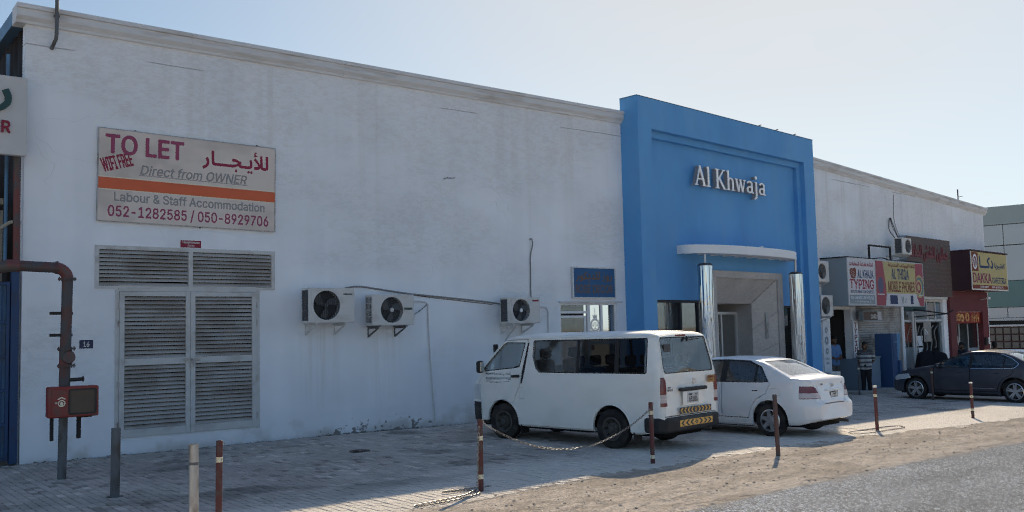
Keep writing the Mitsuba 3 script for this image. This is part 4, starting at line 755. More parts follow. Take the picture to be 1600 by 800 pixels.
rp = thing('riser_pipe', 'brown-red vertical pipe on the corner of the white building behind the sign board', 'pipe')
part(rp, 'tube', cyl((3.02, -.06, 3.25), (3.00, -.06, 5.2), .055, 12), 'm_pipe_red', smooth=50, fr=MAIN)
part(rp, 'thin_pipe', cyl((2.91, .3, 3.2), (2.91, .3, 6.9), .03, 8), 'm_fascia_blue', smooth=50, fr=MAIN)
solo('cable_bundle', tube(bezier_path([(2.4, .4, 3.9), (2.7, .35, 3.98), (2.8, .3, 3.90), (2.95, .25, 4.0), (3.04, .1, 4.02)], 5), .03, 6), 'm_beige', 'tangled pale cables above the blue gate', 'cable', fr=MAIN)

# ------------------------------------------------------------------ fire hose riser with its red cabinet, and the posts before it
HY = frame(3.257, 14.81, 0)
hy = thing('fire_riser', 'brown-red fire water riser pipe with red valve cabinet standing before the white wall', 'fire riser')
part(hy, 'lower_pipe', cyl((-.015, 0, -.05), (0, 0, 1.0), .062, 16), 'm_galv_dark', smooth=50, fr=HY)
part(hy, 'upper_pipe', cat(cyl((0, 0, .95), (.035, 0, 2.92), .075, 18)), 'm_pipe_brown', smooth=50, fr=HY)
elb = [(.035 - .17 + .17 * math.cos(a), 0, 2.90 + .17 * math.sin(a)) for a in np.linspace(0, math.pi / 2, 9)]
part(hy, 'elbow', tube(elb, .082, 18), 'm_pipe_red', smooth=50, fr=HY)
part(hy, 'branch_pipe', cyl((-.12, 0, 3.07), (-.62, 0, 3.085), .078, 18), 'm_pipe_brown', smooth=50, fr=HY)
part(hy, 'tee', tube([(-.62, 0, 3.085), (-.74, 0, 3.085), (-.80, 0.04, 3.07), (-1.6, .5, 3.0)], .088, 16), 'm_pipe_red', smooth=50, fr=HY)
for z in (2.905, 1.88, 1.63):
    part(hy, 'flange', cat([cyl((.03, 0, z - .012), (.03, 0, z + .012), .125, 20)] + [cyl((.03 + .105 * math.cos(a * 1.047), .105 * math.sin(a * 1.047), z - .03), (.03 + .105 * math.cos(a * 1.047), .105 * math.sin(a * 1.047), z + .03), .01, 6) for a in range(6)]), 'm_pipe_brown', fr=HY)
part(hy, 'collar', cyl((-.10, 0, 3.07), (-.13, 0, 3.071), .095, 16), 'm_pipe_brown', fr=HY)
part(hy, 'valve', cat(cyl((.02, 0, 1.64), (.02, 0, 1.87), .088, 16), lathe([(0, -.10), (.085, -.10), (.10, -.05), (.10, .05), (.085, .10), (0, .10)], 16, 'y').apply_translation([.04, -.02, 1.755])), 'm_pipe_red', smooth=40, fr=HY)
part(hy, 'side_outlet', cat(cyl((.03, -.02, 1.42), (.24, -.04, 1.43), .028, 10), cyl((.24, -.04, 1.43), (.26, -.04, 1.43), .04, 10)), 'm_black', smooth=50, fr=HY)
for z in (2.40, 2.08): part(hy, 'clamp', cbox(-.20, .11, -.02, .02, z - .022, z + .022, .004), 'm_cable_dark', fr=HY)
CB = HY @ frame(0.09, -.13, 0, -2)
cab = numbered('fire_riser__cabinet')
shell = man(cbox(-.335, .335, -.11, .12, .895, 1.335, .015)) - man(box(-.30, .30, -.13, -.095, .93, 1.30))
part(cab, 'box', shell, 'm_hose_red', fr=CB)
dp = sbox(-.297, .933, .297, 1.297).difference(sbox(-.04, .965, .27, 1.265).buffer(.02)).difference(Point(-.165, 1.13).buffer(.02))
part(cab, 'door', prism_y(dp, -.112, -.098), 'm_hose_red', fr=CB)
part(cab, 'seal', prism_y(sbox(-.04, .965, .27, 1.265).buffer(.035).difference(sbox(-.04, .965, .27, 1.265).buffer(.01)), -.120, -.113), 'm_black', fr=CB)
part(cab, 'pane', box(-.055, .285, -.107, -.100, .95, 1.28), 'm_pane_dark', fr=CB)
part(cab, 'emblem', prism_y(union_all([Point(-.165, 1.10).buffer(.05).difference(Point(-.165, 1.10).buffer(.036)), Polygon([(-.165, 1.145), (-.135, 1.10), (-.15, 1.06), (-.18, 1.06), (-.195, 1.10)]).buffer(-.006), LineString([(-.21, 1.16), (-.165, 1.185), (-.12, 1.16)]).buffer(.008)]), -.1165, -.1125), 'm_tape', label='round cream emblem', fr=CB)
part(cab, 'lock', cyl((-.24, -.125, 1.11), (-.24, -.112, 1.11), .016, 10), 'm_steel', fr=CB)
part(hy, 'cabinet_leg', cat(cbox(-.17, -.125, .02, .07, .55, .89, .004)), 'm_cable_dark', fr=HY)
part(hy, 'cabinet_leg', cat(cbox(.19, .245, .02, .07, .56, .89, .004), cbox(.20, .40, .02, .06, .862, .89, .004)), 'm_cable_dark', fr=HY)
solo('pipe_post', cat(cyl((3.385, 12.6, -.05), (3.395, 12.6, .865), .057, 18), cyl((3.385, 12.6, 0), (3.385, 12.6, .006), .10, 18)), 'm_galv_dark', 'dark grey steel pipe post in front of the louvred doors', 'post', smooth=50)
ps = thing('steel_post', 'weathered pale steel pipe post cut by the bottom edge', 'post')
hollow = lathe([(.050, -.1), (.050, .90), (.041, .90), (.041, -.1)], 22)
part(ps, 'tube', hollow, 'm_steel', smooth=50, fr=frame(3.36, 9.64))
part(ps, 'band', lathe([(.0515, .69), (.0515, .72), (.047, .72), (.047, .69)], 22), 'm_galv_dark', smooth=50, fr=frame(3.36, 9.64))

def tape_mark(z, h, r, seed):
    """a worn band of reflective tape with torn black arrows"""
    return lathe([(r + .0012, z), (r + .0012, z + h), (r - .004, z + h), (r - .004, z)], 16)
def arrow(z, h, r):
    out = []
    for k in range(4):
        a0 = k * math.pi / 2 + .45; P = []
        for da, dz in ((-.28, .1), (-.28, .9), (.28, .5)): P.append(((r + .0018) * math.cos(a0 + da), (r + .0018) * math.sin(a0 + da), z + h * dz))
        P = np.array(P); Q = P * [.93, .93, 1]; out.append(trimesh.convex.convex_hull(np.vstack([P, Q])))
    return cat(out)
def bollard(x, y, h, label, tapes, r=.034, lean=(0, 0), m='m_redpost', cap=False, ring=True):
    t = thing('bollard', label, 'bollard', 'bollards along the edge of the paving')
    fr = frame(x, y, float(zg(x))); sh = np.eye(4); sh[0, 2], sh[1, 2] = lean; fr = fr @ sh
    part(t, 'tube', lathe([(.0, -.1), (r, -.1), (r, h - .004), (r - .004, h), (r - .007, h), (r - .007, h - .05), (0, h - .05)], 16), m, smooth=40, fr=fr)
    for z in tapes:
        part(t, 'tape', tape_mark(z, .055, r, 1), 'm_tape', smooth=50, fr=fr); part(t, 'tape_arrow', arrow(z, .055, r), 'm_black', fr=fr)
    if ring:
        part(t, 'eye', tube([(r + .012 + .014 * math.cos(a), 0, h - .04 + .014 * math.sin(a)) for a in np.linspace(0, 6.283, 13)[:-1]], .004, 5, True), 'm_steel', fr=fr)
    if cap: part(t, 'cap', cyl((0, 0, h - .03), (0, 0, h + .004), r + .004, 14), 'm_offwhite', fr=fr)
    return t
bollard(3.65, 9.72, .905, 'dark red bollard with one cream tape mark, nearest the camera', (.68,), lean=(.012, 0))
bollard(6.95, 9.57, .89, 'dark red bollard in front of the van with chains tied to its top and foot', (.63, .15), lean=(.006, .0))
bollard(10.22, 9.72, .90, 'dark red bollard right behind the rear corner of the white van', (.72, .07), lean=(-.01, 0))
bollard(12.1, 8.87, .955, 'brownish leaning bollard in front of the rear wheel of the white sedan', (), m='m_pipe_brown', lean=(-.008, .02))
bollard(16.95, 10.08, .87, 'dark red bollard with a heap of chain lying round its foot', (.66,), cap=True, lean=(-.02, 0))
bollard(21.41, 10.35, .81, 'dark red bollard with white cap alone on sunlit paving', (.46, .16), cap=True, lean=(-.03, 0))
bollard(27.28, 14.35, .96, 'thin dark bollard in front of the black sedan front door', (.80,), m='m_pipe_brown', lean=(-.02, 0))
bollard(28.22, 17.35, .96, 'thin dark bollard standing next to the man in the striped shirt', (.84,), m='m_galv_dark', ring=False)

# ------------------------------------------------------------------ chains
def chain_mesh(path, pitch=.038, r=.0042, w=.0105, seed=0):
    P = np.asarray(path, float); s = np.r_[0, np.cumsum(np.linalg.norm(np.diff(P, axis=0), axis=1))]
    n = max(2, int(s[-1] / pitch)); at = np.linspace(0, s[-1], n + 1); out = []
    C = np.stack([np.interp(at, s, P[:, k]) for k in range(3)], 1)
    for i in range(n):
        a, b = C[i], C[i + 1]; d = b - a; L = np.linalg.norm(d); d /= L + 1e-9
        u = np.cross(d, [0, 0, 1.0]); u = u / (np.linalg.norm(u) + 1e-9) if np.linalg.norm(u) > .1 else np.array([1.0, 0, 0]); v = np.cross(d, u)
        q = (u + v) / 1.414 if i % 2 else (u - v) / 1.414
        c = (a + b) / 2; hl = L / 2 + r * 1.2
        pts = [c + d * (hl - w) * sx + q * w * sy for sx, sy in ()]
        for k in range(10):
            t = 2 * math.pi * k / 10; ex = math.copysign(hl - w, math.cos(t)); pts.append(c + d * (ex + w * math.cos(t)) + q * w * math.sin(t))
        out.append(tube(pts, r, 5, True))
    return cat(out)
def sag(a, b, drop, n=24):
    a, b = np.array(a), np.array(b); t = np.linspace(0, 1, n)[:, None]
    P = a + (b - a) * t; P[:, 2] -= (drop * 4 * t * (1 - t))[:, 0]; return P
solo('chain', chain_mesh(sag((6.99, 9.57, .84), (10.20, 9.70, .80), .46), .040, .0046, .0115), 'm_chain', 'steel chain sagging between two bollards in front of the van', 'chain', 'chains tied to the bollards', smooth=40)
hang = [(6.91, 9.53, .80), (6.89, 9.53, .6), (6.88, 9.53, .3), (6.87, 9.54, .06)]
heap = [(6.87, 9.54, .03), (6.55, 9.37, .018), (6.1, 9.28, .016), (5.78, 9.22, .016), (5.75, 9.17, .016), (6.1, 9.17, .016), (6.5, 9.24, .016), (6.8, 9.38, .016), (6.75, 9.66, .016), (6.5, 9.75, .016), (7.2, 9.70, .016)]
hp = bezier_path(heap, 8); hp[:, 2] = np.maximum(hp[:, 2], .012)
solo('chain', chain_mesh(np.vstack([bezier_path(hang, 4), hp]), .040, .0042, .0105), 'm_chain', 'loose chain hanging down a bollard and lying on the sunlit paving', 'chain', 'chains tied to the bollards', smooth=40)
gz = float(zg(16.95))
loop = [(16.95 + (.25 + .35 * abs(math.cos(a))) * math.cos(a) * 1.5, 10.08 + .22 * math.sin(a) + .05 * math.sin(3 * a), gz + .016) for a in np.linspace(0, 9.5, 34)]
solo('chain', chain_mesh(loop, .040, .0042, .0105), 'm_chain', 'dark chain lying in loops round the foot of a bollard right of the sedan', 'chain', 'chains tied to the bollards', smooth=40)
p1, p2 = (27.9, 14.66, float(zg(27.9)) + .86), (21.41 + .02, 10.37, float(zg(21.4)) + .6)
# ------------------------------------------------------------------ the blue portal
blue = thing('blue_portal', 'tall blue painted entrance portal with recessed frame and granite doorway', 'building')
N = 0.583
out_p = sbox(-0.02, -0.9, 9.23, 8.04)
ring1 = out_p.difference(sbox(0.55, -1.0, 8.60, 7.235))
ring2 = sbox(0.45, -0.9, 8.70, 7.335).difference(sbox(0.55, -1.0, 8.40, 7.06))
part(blue, 'frame', prism_y(ring1, -N, -N + 0.16), 'm_blue', fr=RIGHT)
part(blue, 'moulding', prism_y(ring2, -N + 0.161, -N + 0.30), 'm_blue', fr=RIGHT)
back = sbox(0.40, -0.9, 8.75, 7.40).difference(union_all([sbox(0.62, -0.9, 2.90, 2.74), sbox(3.36, -1, 7.22, 3.57), sbox(7.28, -0.9, 7.95, 2.60)]))
part(blue, 'panel', prism_y(back, -N + 0.301, -N + 0.40), 'm_blue', fr=RIGHT)
part(blue, 'side', cat(box(-0.02, 0.25, -N + .161, 0.0, -0.9, 8.04), box(8.95, 9.23, -N + .161, 0.0, -0.9, 8.04), box(0.25, 8.95, -.16, 0.0, 7.41, 8.04)), 'm_blue', fr=RIGHT)
part(blue, 'coping', cat(cbox(-0.035, 9.245, -N - .010, 0.01, 8.042, 8.065, .006)), 'm_fascia_blue', fr=RIGHT)
for k, u in enumerate((5.95, 6.95, 8.05)):
    part(blue, 'lamp_arm', tube([(u, -N + .05, 8.06), (u + .04, -N + .03, 8.09), (u + .11, -N + .0, 8.105)], .016, 6), 'm_galv_dark', fr=RIGHT)
# granite surround, splayed to the door
Yo, Yi = -N + 0.24, 0.05
def quad(*pts):
    return trimesh.Trimesh(np.array(pts, float), [[0, 1, 2], [0, 2, 3]], process=False)
go = dict(l=3.32, r=7.25, t=3.60); gm = dict(l=3.58, r=6.95, t=3.40); gi = dict(l=4.20, r=6.10, t=2.67)
part(blue, 'granite_frame', prism_y(sbox(go['l'], -.9, go['r'], go['t']).difference(sbox(gm['l'], -1, gm['r'], gm['t'])), Yo - .06, -N + .40), 'm_granite', fr=RIGHT)
def splay(name, P, rows, cols):
    """a sloping stone face cut in slabs with open joints"""
    P = [np.array(q, float) for q in P]
    nrm = np.cross(P[1] - P[0], P[3] - P[0]); nrm /= np.linalg.norm(nrm)
    f = lambda s, t: (P[0] * (1 - s) + P[1] * s) * (1 - t) + (P[3] * (1 - s) + P[2] * s) * t
    for i in range(cols):
        for j in range(rows):
            e = .003
            q = [f((i + a) / cols + (e if a == 0 else -e) / 2, (j + b) / rows + (e if b == 0 else -e) / 2) for a, b in ((0, 0), (1, 0), (1, 1), (0, 1))]
            m = trimesh.convex.convex_hull(np.vstack([q, np.array(q) + nrm * .02]))
            part(blue, name, m, 'm_granite', fr=RIGHT)
zb = -0.5
splay('slab', [(gm['r'], Yo, zb), (gm['r'], Yo, gm['t']), (gi['r'], Yi, gi['t']), (gi['r'], Yi, zb)], 1, 4)
splay('slab', [(gm['l'], Yo, gm['t']), (gm['r'], Yo, gm['t']), (gi['r'], Yi, gi['t']), (gi['l'], Yi, gi['t'])], 2, 3)
splay('slab', [(gm['l'], Yo, zb), (gm['l'], Yo, gm['t']), (gi['l'], Yi, gi['t']), (gi['l'], Yi, zb)], 1, 4)
part(blue, 'slab_backing', cat(quad((gm['r'] + .03, Yo, zb), (gm['r'] + .03, Yo, gm['t'] + .03), (gi['r'] + .03, Yi + .05, gi['t'] + .03), (gi['r'] + .03, Yi + .05, zb)), quad((gm['l'] - .03, Yo, gm['t'] + .03), (gm['r'] + .03, Yo, gm['t'] + .03), (gi['r'] + .03, Yi + .05, gi['t'] + .03), (gi['l'] - .03, Yi + .05, gi['t'] + .03)),
     quad((gm['l'] - .03, Yo, zb), (gm['l'] - .03, Yo, gm['t'] + .03), (gi['l'] - .03, Yi + .05, gi['t'] + .03), (gi['l'] - .03, Yi + .05, zb))), 'm_dark', fr=RIGHT)
part(blue, 'door_reveal', cat(box(gi['r'] - .0, gi['r'] + .05, Yi + .002, 1.3, zb, gi['t']), box(gi['l'] - .05, gi['l'], Yi + .002, 1.3, zb, gi['t']), box(gi['l'] - .05, gi['r'] + .05, Yi + .002, 1.3, gi['t'] + .001, gi['t'] + .05)), 'm_granite', fr=RIGHT)
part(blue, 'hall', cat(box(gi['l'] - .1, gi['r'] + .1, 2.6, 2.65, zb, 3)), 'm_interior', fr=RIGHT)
dr_ = numbered('blue_portal__door')
part(dr_, 'frame', cat([box(gi['l'], gi['l'] + .07, .55, .63, zb, 2.42), box(gi['r'] - .07, gi['r'], .55, .63, zb, 2.42), box(gi['l'] + .07, gi['r'] - .07, .55, .63, 2.36, 2.44), box(5.20, 5.27, .555, .625, zb, 2.36)]), 'm_alu', fr=RIGHT)
part(dr_, 'open_leaf', cat([box(gi['l'] + .10, gi['l'] + .15, .09, .14, zb + .1, 2.34), box(gi['l'] + .10, gi['l'] + .15, .49, .54, zb + .1, 2.34), box(gi['l'] + .105, gi['l'] + .145, .14, .49, 2.28, 2.34), box(gi['l'] + .105, gi['l'] + .145, .14, .49, zb + .1, zb + .25)]), 'm_white', fr=RIGHT)
part(dr_, 'pane', box(gi['l'] + .12, gi['l'] + .126, .14, .49, zb + .25, 2.28), 'm_glass_shop', fr=RIGHT)
part(dr_, 'pane', box(5.27, gi['r'] - .07, .58, .586, zb, 2.36), 'm_glass_shop', fr=RIGHT)
part(dr_, 'handle', tube([(gi['l'] + .06, .10, .8), (gi['l'] + .04, .08, .85), (gi['l'] + .04, .08, 1.3), (gi['l'] + .06, .10, 1.35)], .015, 8), 'm_steel', fr=RIGHT)
part(blue, 'wall_lamp', prism_x(Polygon([(-.07, 1.62), (-.07, 2.36), (-.02, 2.40), (0, 2.40), (0, 1.58)]), 0, .06), 'm_steel', label='slim upright steel wall lamp', fr=RIGHT @ frame(6.50, Yo + .14, 0, 24))
# side windows
wv = numbered('blue_portal__window')
part(wv, 'frame', cat([cbox(.62, .69, -N + .32, -N + .42, -.5, 2.74, .004), cbox(2.0, 2.07, -N + .32, -N + .42, -.5, 2.70, .004), cbox(2.83, 2.90, -N + .32, -N + .42, -.5, 2.74, .004), cbox(.69, 2.83, -N + .322, -N + .42, 2.67, 2.74, .004), cbox(.69, 2.83, -N + .322, -N + .42, .4, .47, .004)]), 'm_ac_dark', fr=RIGHT)
part(wv, 'pane', box(.69, 2.0, -N + .37, -N + .376, .47, 2.67), 'm_glass_shop', fr=RIGHT)
part(wv, 'pane', box(2.07, 2.83, -N + .37, -N + .376, .47, 2.67), 'm_glass_shop', fr=RIGHT)
part(wv, 'room', cat(box(.5, 2.95, 1.0, 1.05, -.5, 2.9), box(.45, .5, -N + .45, 1.0, -.5, 2.9), box(3.1, 3.15, -N + .45, 1.0, -.5, 2.9)), 'm_interior', fr=RIGHT)
part(wv, 'curtain', box(.72, .95, .05, .06, .5, 2.6), 'm_offwhite', fr=RIGHT)
wv2 = numbered('blue_portal__window')
part(wv2, 'frame', cat([cbox(7.88, 7.95, -N + .32, -N + .42, -.5, 2.6, .004), cbox(7.28, 7.34, -N + .32, -N + .42, -.5, 2.6, .004), cbox(7.34, 7.88, -N + .322, -N + .42, 2.53, 2.6, .004)]), 'm_ac_dark', fr=RIGHT)
part(wv2, 'pane', box(7.34, 7.88, -N + .37, -N + .376, -.5, 2.53), 'm_glass_shop', fr=RIGHT)
part(wv2, 'room', box(7.2, 8.0, .6, .65, -.5, 2.8), 'm_interior', fr=RIGHT)
# chrome columns
def column(u, n, z1, label):
    t = thing('column', label, 'column', 'mirror steel columns before the portal')
    fr = RIGHT @ frame(u, -n, 0); r = .205
    part(t, 'shaft', lathe([(0, -.6), (r, -.6), (r, .72), (r - .004, .725), (r - .004, .735), (r, .74), (r, 2.2), (r - .004, 2.205), (r - .004, 2.215), (r, 2.22), (r, z1), (0, z1)], 18), 'm_chrome', smooth=12, fr=fr)
    part(t, 'cap', lathe([(0, z1), (r + .006, z1), (r + .006, z1 + .012), (r * .75, z1 + .07), (0, z1 + .085)], 32), 'm_galv_dark', smooth=40, fr=fr)
    part(t, 'rod', cyl((0, 0, z1 + .07), (0, 0, 4.05), .036, 12), 'm_alu', smooth=50, fr=fr)
column(2.46, .80, 3.66, 'left mirror polished steel column under the curved canopy')
column(7.36, .80, 3.56, 'right mirror polished steel column under the curved canopy')
# canopy
cn = thing('canopy', 'white curved canopy over the portal doorway on two steel columns', 'canopy')
u0, u1, dd = 1.90, 7.76, .95
uc, hw, YB = (u0 + u1) / 2, (u1 - u0) / 2, -N + .298
th = np.linspace(0, math.pi, 57)
def arc_pts(inset): return [(uc - (hw - inset) * math.copysign(abs(math.cos(a)) ** .9, math.cos(a)), YB - (dd - inset) * math.sin(a) ** .8) for a in th]
ring = Polygon(arc_pts(0) + arc_pts(.05)[::-1]).buffer(0)
part(cn, 'fascia', prism_z(ring, 4.0, 4.235), 'm_canopy', smooth=30, fr=RIGHT)
inner = Polygon(arc_pts(.052)).buffer(0)
part(cn, 'deck', prism_z(inner, 4.05, 4.08), 'm_canopy', fr=RIGHT)
for k in range(9):
    u = u0 + .35 + k * .63
    strip = inner.intersection(sbox(u, -3, u + .04, 2))
    if not strip.is_empty: part(cn, 'rib', prism_z(strip, 4.012, 4.049), 'm_canopy', fr=RIGHT)
part(cn, 'finial', rbox(uc - .1, uc + .02, YB - dd + .02, YB - dd + .10, 4.235, 4.28, .02), 'm_canopy', fr=RIGHT)
# lettering
bs = thing('name_sign', 'raised white serif letters reading Al Khwaja on the blue portal', 'sign')
word, wtot = serif_word('Al Khwaja', 1.0)
U0, WID, HH, ZB = 2.61, 3.77, 0.56, 5.96
for ch, g_, x in word:
    g_ = affinity.affine_transform(g_, [WID / wtot, 0, 0, HH, U0 + x * WID / wtot, ZB])
    k = part(bs, 'letter', prism_y(g_, -N + .10, -N + .115), 'm_letter', fr=RIGHT)
    part(k, 'edge', prism_y(g_.buffer(-.004), -N + .116, -N + .24), 'm_letter_side', fr=RIGHT)
    part(k, 'pin', cyl((g_.representative_point().x, -N + .23, g_.representative_point().y), (g_.representative_point().x, -N + .302, g_.representative_point().y), .012, 6), 'm_steel', fr=RIGHT)
solo('step', cat(box(.3, 8.5, -N - 1.3, -N + .3, -.6, -.2)), 'm_concrete', 'low concrete step before the portal doorway', 'step', fr=RIGHT)
# ------------------------------------------------------------------ the shop building right of the portal
shop = thing('shop_building', 'white plastered building with a row of small shops right of the blue portal', 'building')
UA, UB = 9.232, 26.1
top = lambda u: 7.34 - .0308 * (u - 10.3)
ow = Polygon([(UA, -1.2), (UB, -1.2), (UB, top(UB)), (UA, top(UA))])
op = union_all([sbox(11.0, -1, 12.55, 2.50), sbox(12.95, -1, 16.75, 2.72), sbox(17.0, -1, 20.85, 2.9), sbox(21.65, -1, 25.1, 2.62)])
part(shop, 'wall', prism_y(ow.difference(op), 0, .25), 'm_wall', fr=RIGHT)
part(shop, 'end_wall', box(UB - .25, UB, .252, 22, -1.2, 6.6), 'm_wall', fr=RIGHT)
sh = np.eye(4); sh[2, 0] = -.0308; sh[2, 3] = .0308 * 10.3 - .05
for a, b in ((UA, 14.2), (14.205, 19.5), (19.505, UB + .22)):
    part(shop, 'cornice', prism_x(prof, a, b), 'm_trim', fr=RIGHT @ sh)
part(shop, 'roof', box(UA, UB - .26, 2.4, 22, 6.3, 6.5), 'm_trim', fr=RIGHT)
part(shop, 'floor', box(10.9, 25.9, .001, 3.0, -1.2, -.285), 'm_concrete', fr=RIGHT)
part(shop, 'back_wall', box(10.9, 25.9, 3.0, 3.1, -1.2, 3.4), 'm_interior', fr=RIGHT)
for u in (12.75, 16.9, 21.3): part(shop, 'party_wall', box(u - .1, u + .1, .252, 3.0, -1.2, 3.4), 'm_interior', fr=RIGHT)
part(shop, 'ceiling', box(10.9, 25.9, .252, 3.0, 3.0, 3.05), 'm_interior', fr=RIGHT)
solo('roof_mast', cat(cyl((24.6, .5, 6.6), (24.6, .5, 7.95), .03, 8), cyl((24.6, .5, 7.6), (24.6, .3, 7.62), .015, 6)), 'm_galv_dark', 'short dark mast standing on the roof edge of the shop building', 'mast', fr=RIGHT)
cable2 = lambda pts, r, m, label, name='cable', c='cable': solo(name, tube(bezier_path(pts, 6), r, 6), m, label, c, smooth=60, fr=RIGHT)
cable2([(16.6, -.02, 6.95), (16.55, -.02, 6.5), (16.5, -.02, 6.0), (16.75, -.03, 5.5), (16.9, -.05, 5.35)], .008, 'm_cable_dark', 'thin cable hanging down the shop building wall to the brown sign')
cable2([(9.42, -.05, 5.9), (9.45, -.05, 5.6), (9.44, -.05, 4.0), (9.5, -.05, 2.0), (9.45, -.05, 0.3)], .035, 'm_offwhite', 'pale downpipe beside the blue portal', 'drain_pipe', 'pipe')
# typing shop -------------------------------------------------------
P1 = .95
tb = thing('typing_sign', 'white projecting sign box reading AL KHAJA TYPING with dark grey foot panel', 'sign')
A0, A1, Z0, Z1 = 10.50, 12.56, 2.60, 4.21
part(tb, 'box', cbox(A0, A1, -P1 + .02, 0, Z0, Z1, .006), 'm_typing_side', fr=RIGHT)
part(tb, 'face', box(A0 + .02, A1 - .01, -P1, -P1 + .019, Z0 + .03, Z1 - .02), 'm_typing_white', fr=RIGHT)
part(tb, 'trim', cat([box(A0, A0 + .02, -P1 - .006, -P1 + .019, Z0, Z1), box(A1 - .02, A1, -P1 - .006, -P1 + .019, Z0, Z1), box(A0 + .02, A1 - .02, -P1 - .006, -P1 + .019, Z0, Z0 + .025), box(A0 + .02, A1 - .02, -P1 - .006, -P1 + .019, Z1 - .02, Z1)]), 'm_alu', fr=RIGHT)
part(tb, 'top_sheet', cbox(A0 - .05, A1, -P1 - .02, .0, Z1 + .002, Z1 + .03, .004), 'm_cable_dark', fr=RIGHT)
part(tb, 'arabic_lettering', arabic('typ', .20, A0 + .14, 3.90, 1.78, y=-P1 - .0005, d=.004), 'm_text_red', fr=RIGHT)
part(tb, 'lettering', letters('AL KHAJA', .27, A0 + .73, 3.54, 1.20, True, y=-P1 - .0005, d=.004), 'm_text_blue', fr=RIGHT)
part(tb, 'lettering', letters('TYPING', .31, A0 + .14, 3.17, 1.80, True, y=-P1 - .0005, d=.004), 'm_text_red', fr=RIGHT)
part(tb, 'lettering', letters('AND INFORMATION SERVICES', .10, A0 + .16, 3.02, 1.76, False, y=-P1 - .0005, d=.004), 'm_text_blue', fr=RIGHT)
part(tb, 'foot_panel', box(A0 + .10, A1 - .08, -P1 - .003, -P1 - .0005, Z0 + .06, Z0 + .36), 'm_board_grey', fr=RIGHT)
part(tb, 'phone_lettering', cat(letters('056-1085822 / 054-4012221', .09, A0 + .16, Z0 + .22, 1.74, True, y=-P1 - .0032, d=.003), letters('Email: alkhajatyping@mail', .05, A0 + .45, Z0 + .11, 1.2, False, y=-P1 - .0032, d=.003)), 'm_paper', fr=RIGHT)
part(tb, 'emblem', prism_y(affinity.scale(Polygon([(A0 + .18, 3.80), (A0 + .28, 3.84), (A0 + .40, 3.82), (A0 + .54, 3.86), (A0 + .62, 3.80), (A0 + .61, 3.64), (A0 + .53, 3.54), (A0 + .42, 3.52), (A0 + .27, 3.55), (A0 + .19, 3.66)]).buffer(.01).difference(union_all([affinity.rotate(sbox(A0 + .24, 3.67 + .07 * k, A0 + .56, 3.685 + .07 * k), -18) for k in (-1, 0, 1)])), 1.0, 1.05), -P1 - .004, -P1 - .0005), 'm_text_brown', fr=RIGHT)
th_ = thing('phone_shop_sign', 'red and yellow sign board reading AL THIQA MOBILE PHONES', 'sign')
B0, B1 = 12.57, 16.65
part(th_, 'box', cat(box(B0, B1, -P1 + .02, -P1 + .20, Z0 - .02, Z1)), 'm_typing_side', fr=RIGHT)
part(th_, 'face', box(B0 + .02, B1 - .02, -P1, -P1 + .019, Z0, Z1 - .02), 'm_typing_white', fr=RIGHT)
part(th_, 'trim', cat([box(B0, B0 + .02, -P1 - .008, -P1 + .019, Z0 - .02, Z1), box(B1 - .02, B1, -P1 - .008, -P1 + .019, Z0 - .02, Z1), box(B0 + .02, B1 - .02, -P1 - .008, -P1 + .019, Z0 - .02, Z0), box(B0 + .02, B1 - .02, -P1 - .008, -P1 + .019, Z1 - .02, Z1)]), 'm_alu', fr=RIGHT)
w_ = B1 - B0
pt_ = lambda s, z: (B0 + s * w_, Z0 + z * (Z1 - Z0))
part(th_, 'red_panel', prism_y(Polygon([pt_(.01, .0), pt_(.18, 0), pt_(.205, .22), pt_(.20, .45), pt_(.15, .98), pt_(.01, .98)]), -P1 - .003, -P1 - .0005), 'm_thiqa_red', fr=RIGHT)
part(th_, 'red_panel', prism_y(Polygon([pt_(.99, .0), pt_(.90, 0), pt_(.84, .22), pt_(.82, .5), pt_(.83, .98), pt_(.99, .98)]), -P1 - .003, -P1 - .0005), 'm_thiqa_red', fr=RIGHT)
part(th_, 'yellow_panel', prism_y(Polygon([pt_(.206, .27), pt_(.834, .27), pt_(.82, .5), pt_(.828, .98), pt_(.152, .98), pt_(.20, .45)]).buffer(-.004), -P1 - .003, -P1 - .0005), 'm_yellow', fr=RIGHT)
part(th_, 'lettering', letters('AL THIQA', .36, pt_(.5, 0)[0], pt_(0, .60)[1], w_ * .36, True, y=-P1 - .0032, d=.004, align='c'), 'm_text_blue', fr=RIGHT)
part(th_, 'lettering', letters('MOBILE PHONES', .36, pt_(.52, 0)[0], pt_(0, .315)[1], w_ * .55, True, y=-P1 - .0032, d=.004, align='c'), 'm_text_brown', fr=RIGHT)
part(th_, 'arabic_lettering', arabic('thiqa', .19, pt_(.26, 0)[0], pt_(0, .845)[1], w_ * .56, y=-P1 - .0032, d=.004), 'm_text_brown', fr=RIGHT)
part(th_, 'globe_mark', prism_y(union_all([Point(pt_(.905, .45)).buffer(.42).difference(Point(pt_(.905, .45)).buffer(.36)), Point(pt_(.89, .43)).buffer(.28).difference(Point(pt_(.89, .43)).buffer(.21)), Point(pt_(.885, .43)).buffer(.12)]).intersection(sbox(pt_(.84, 0)[0], Z0, B1 - .03, Z1)), -P1 - .006, -P1 - .0032), 'm_yellow', fr=RIGHT)
part(th_, 'globe_green', prism_y(Point(pt_(.90, .44)).buffer(.355).difference(Point(pt_(.89, .43)).buffer(.285)).intersection(sbox(pt_(.85, 0)[0], Z0, B1 - .04, Z1)), -P1 - .0055, -P1 - .0032), 'm_far_green', fr=RIGHT)
part(th_, 'blue_mark', prism_y(affinity.scale(Point(pt_(.10, .45)).buffer(.22), 1, 1.3), -P1 - .0052, -P1 - .0032), 'm_thiqa_blue', fr=RIGHT)
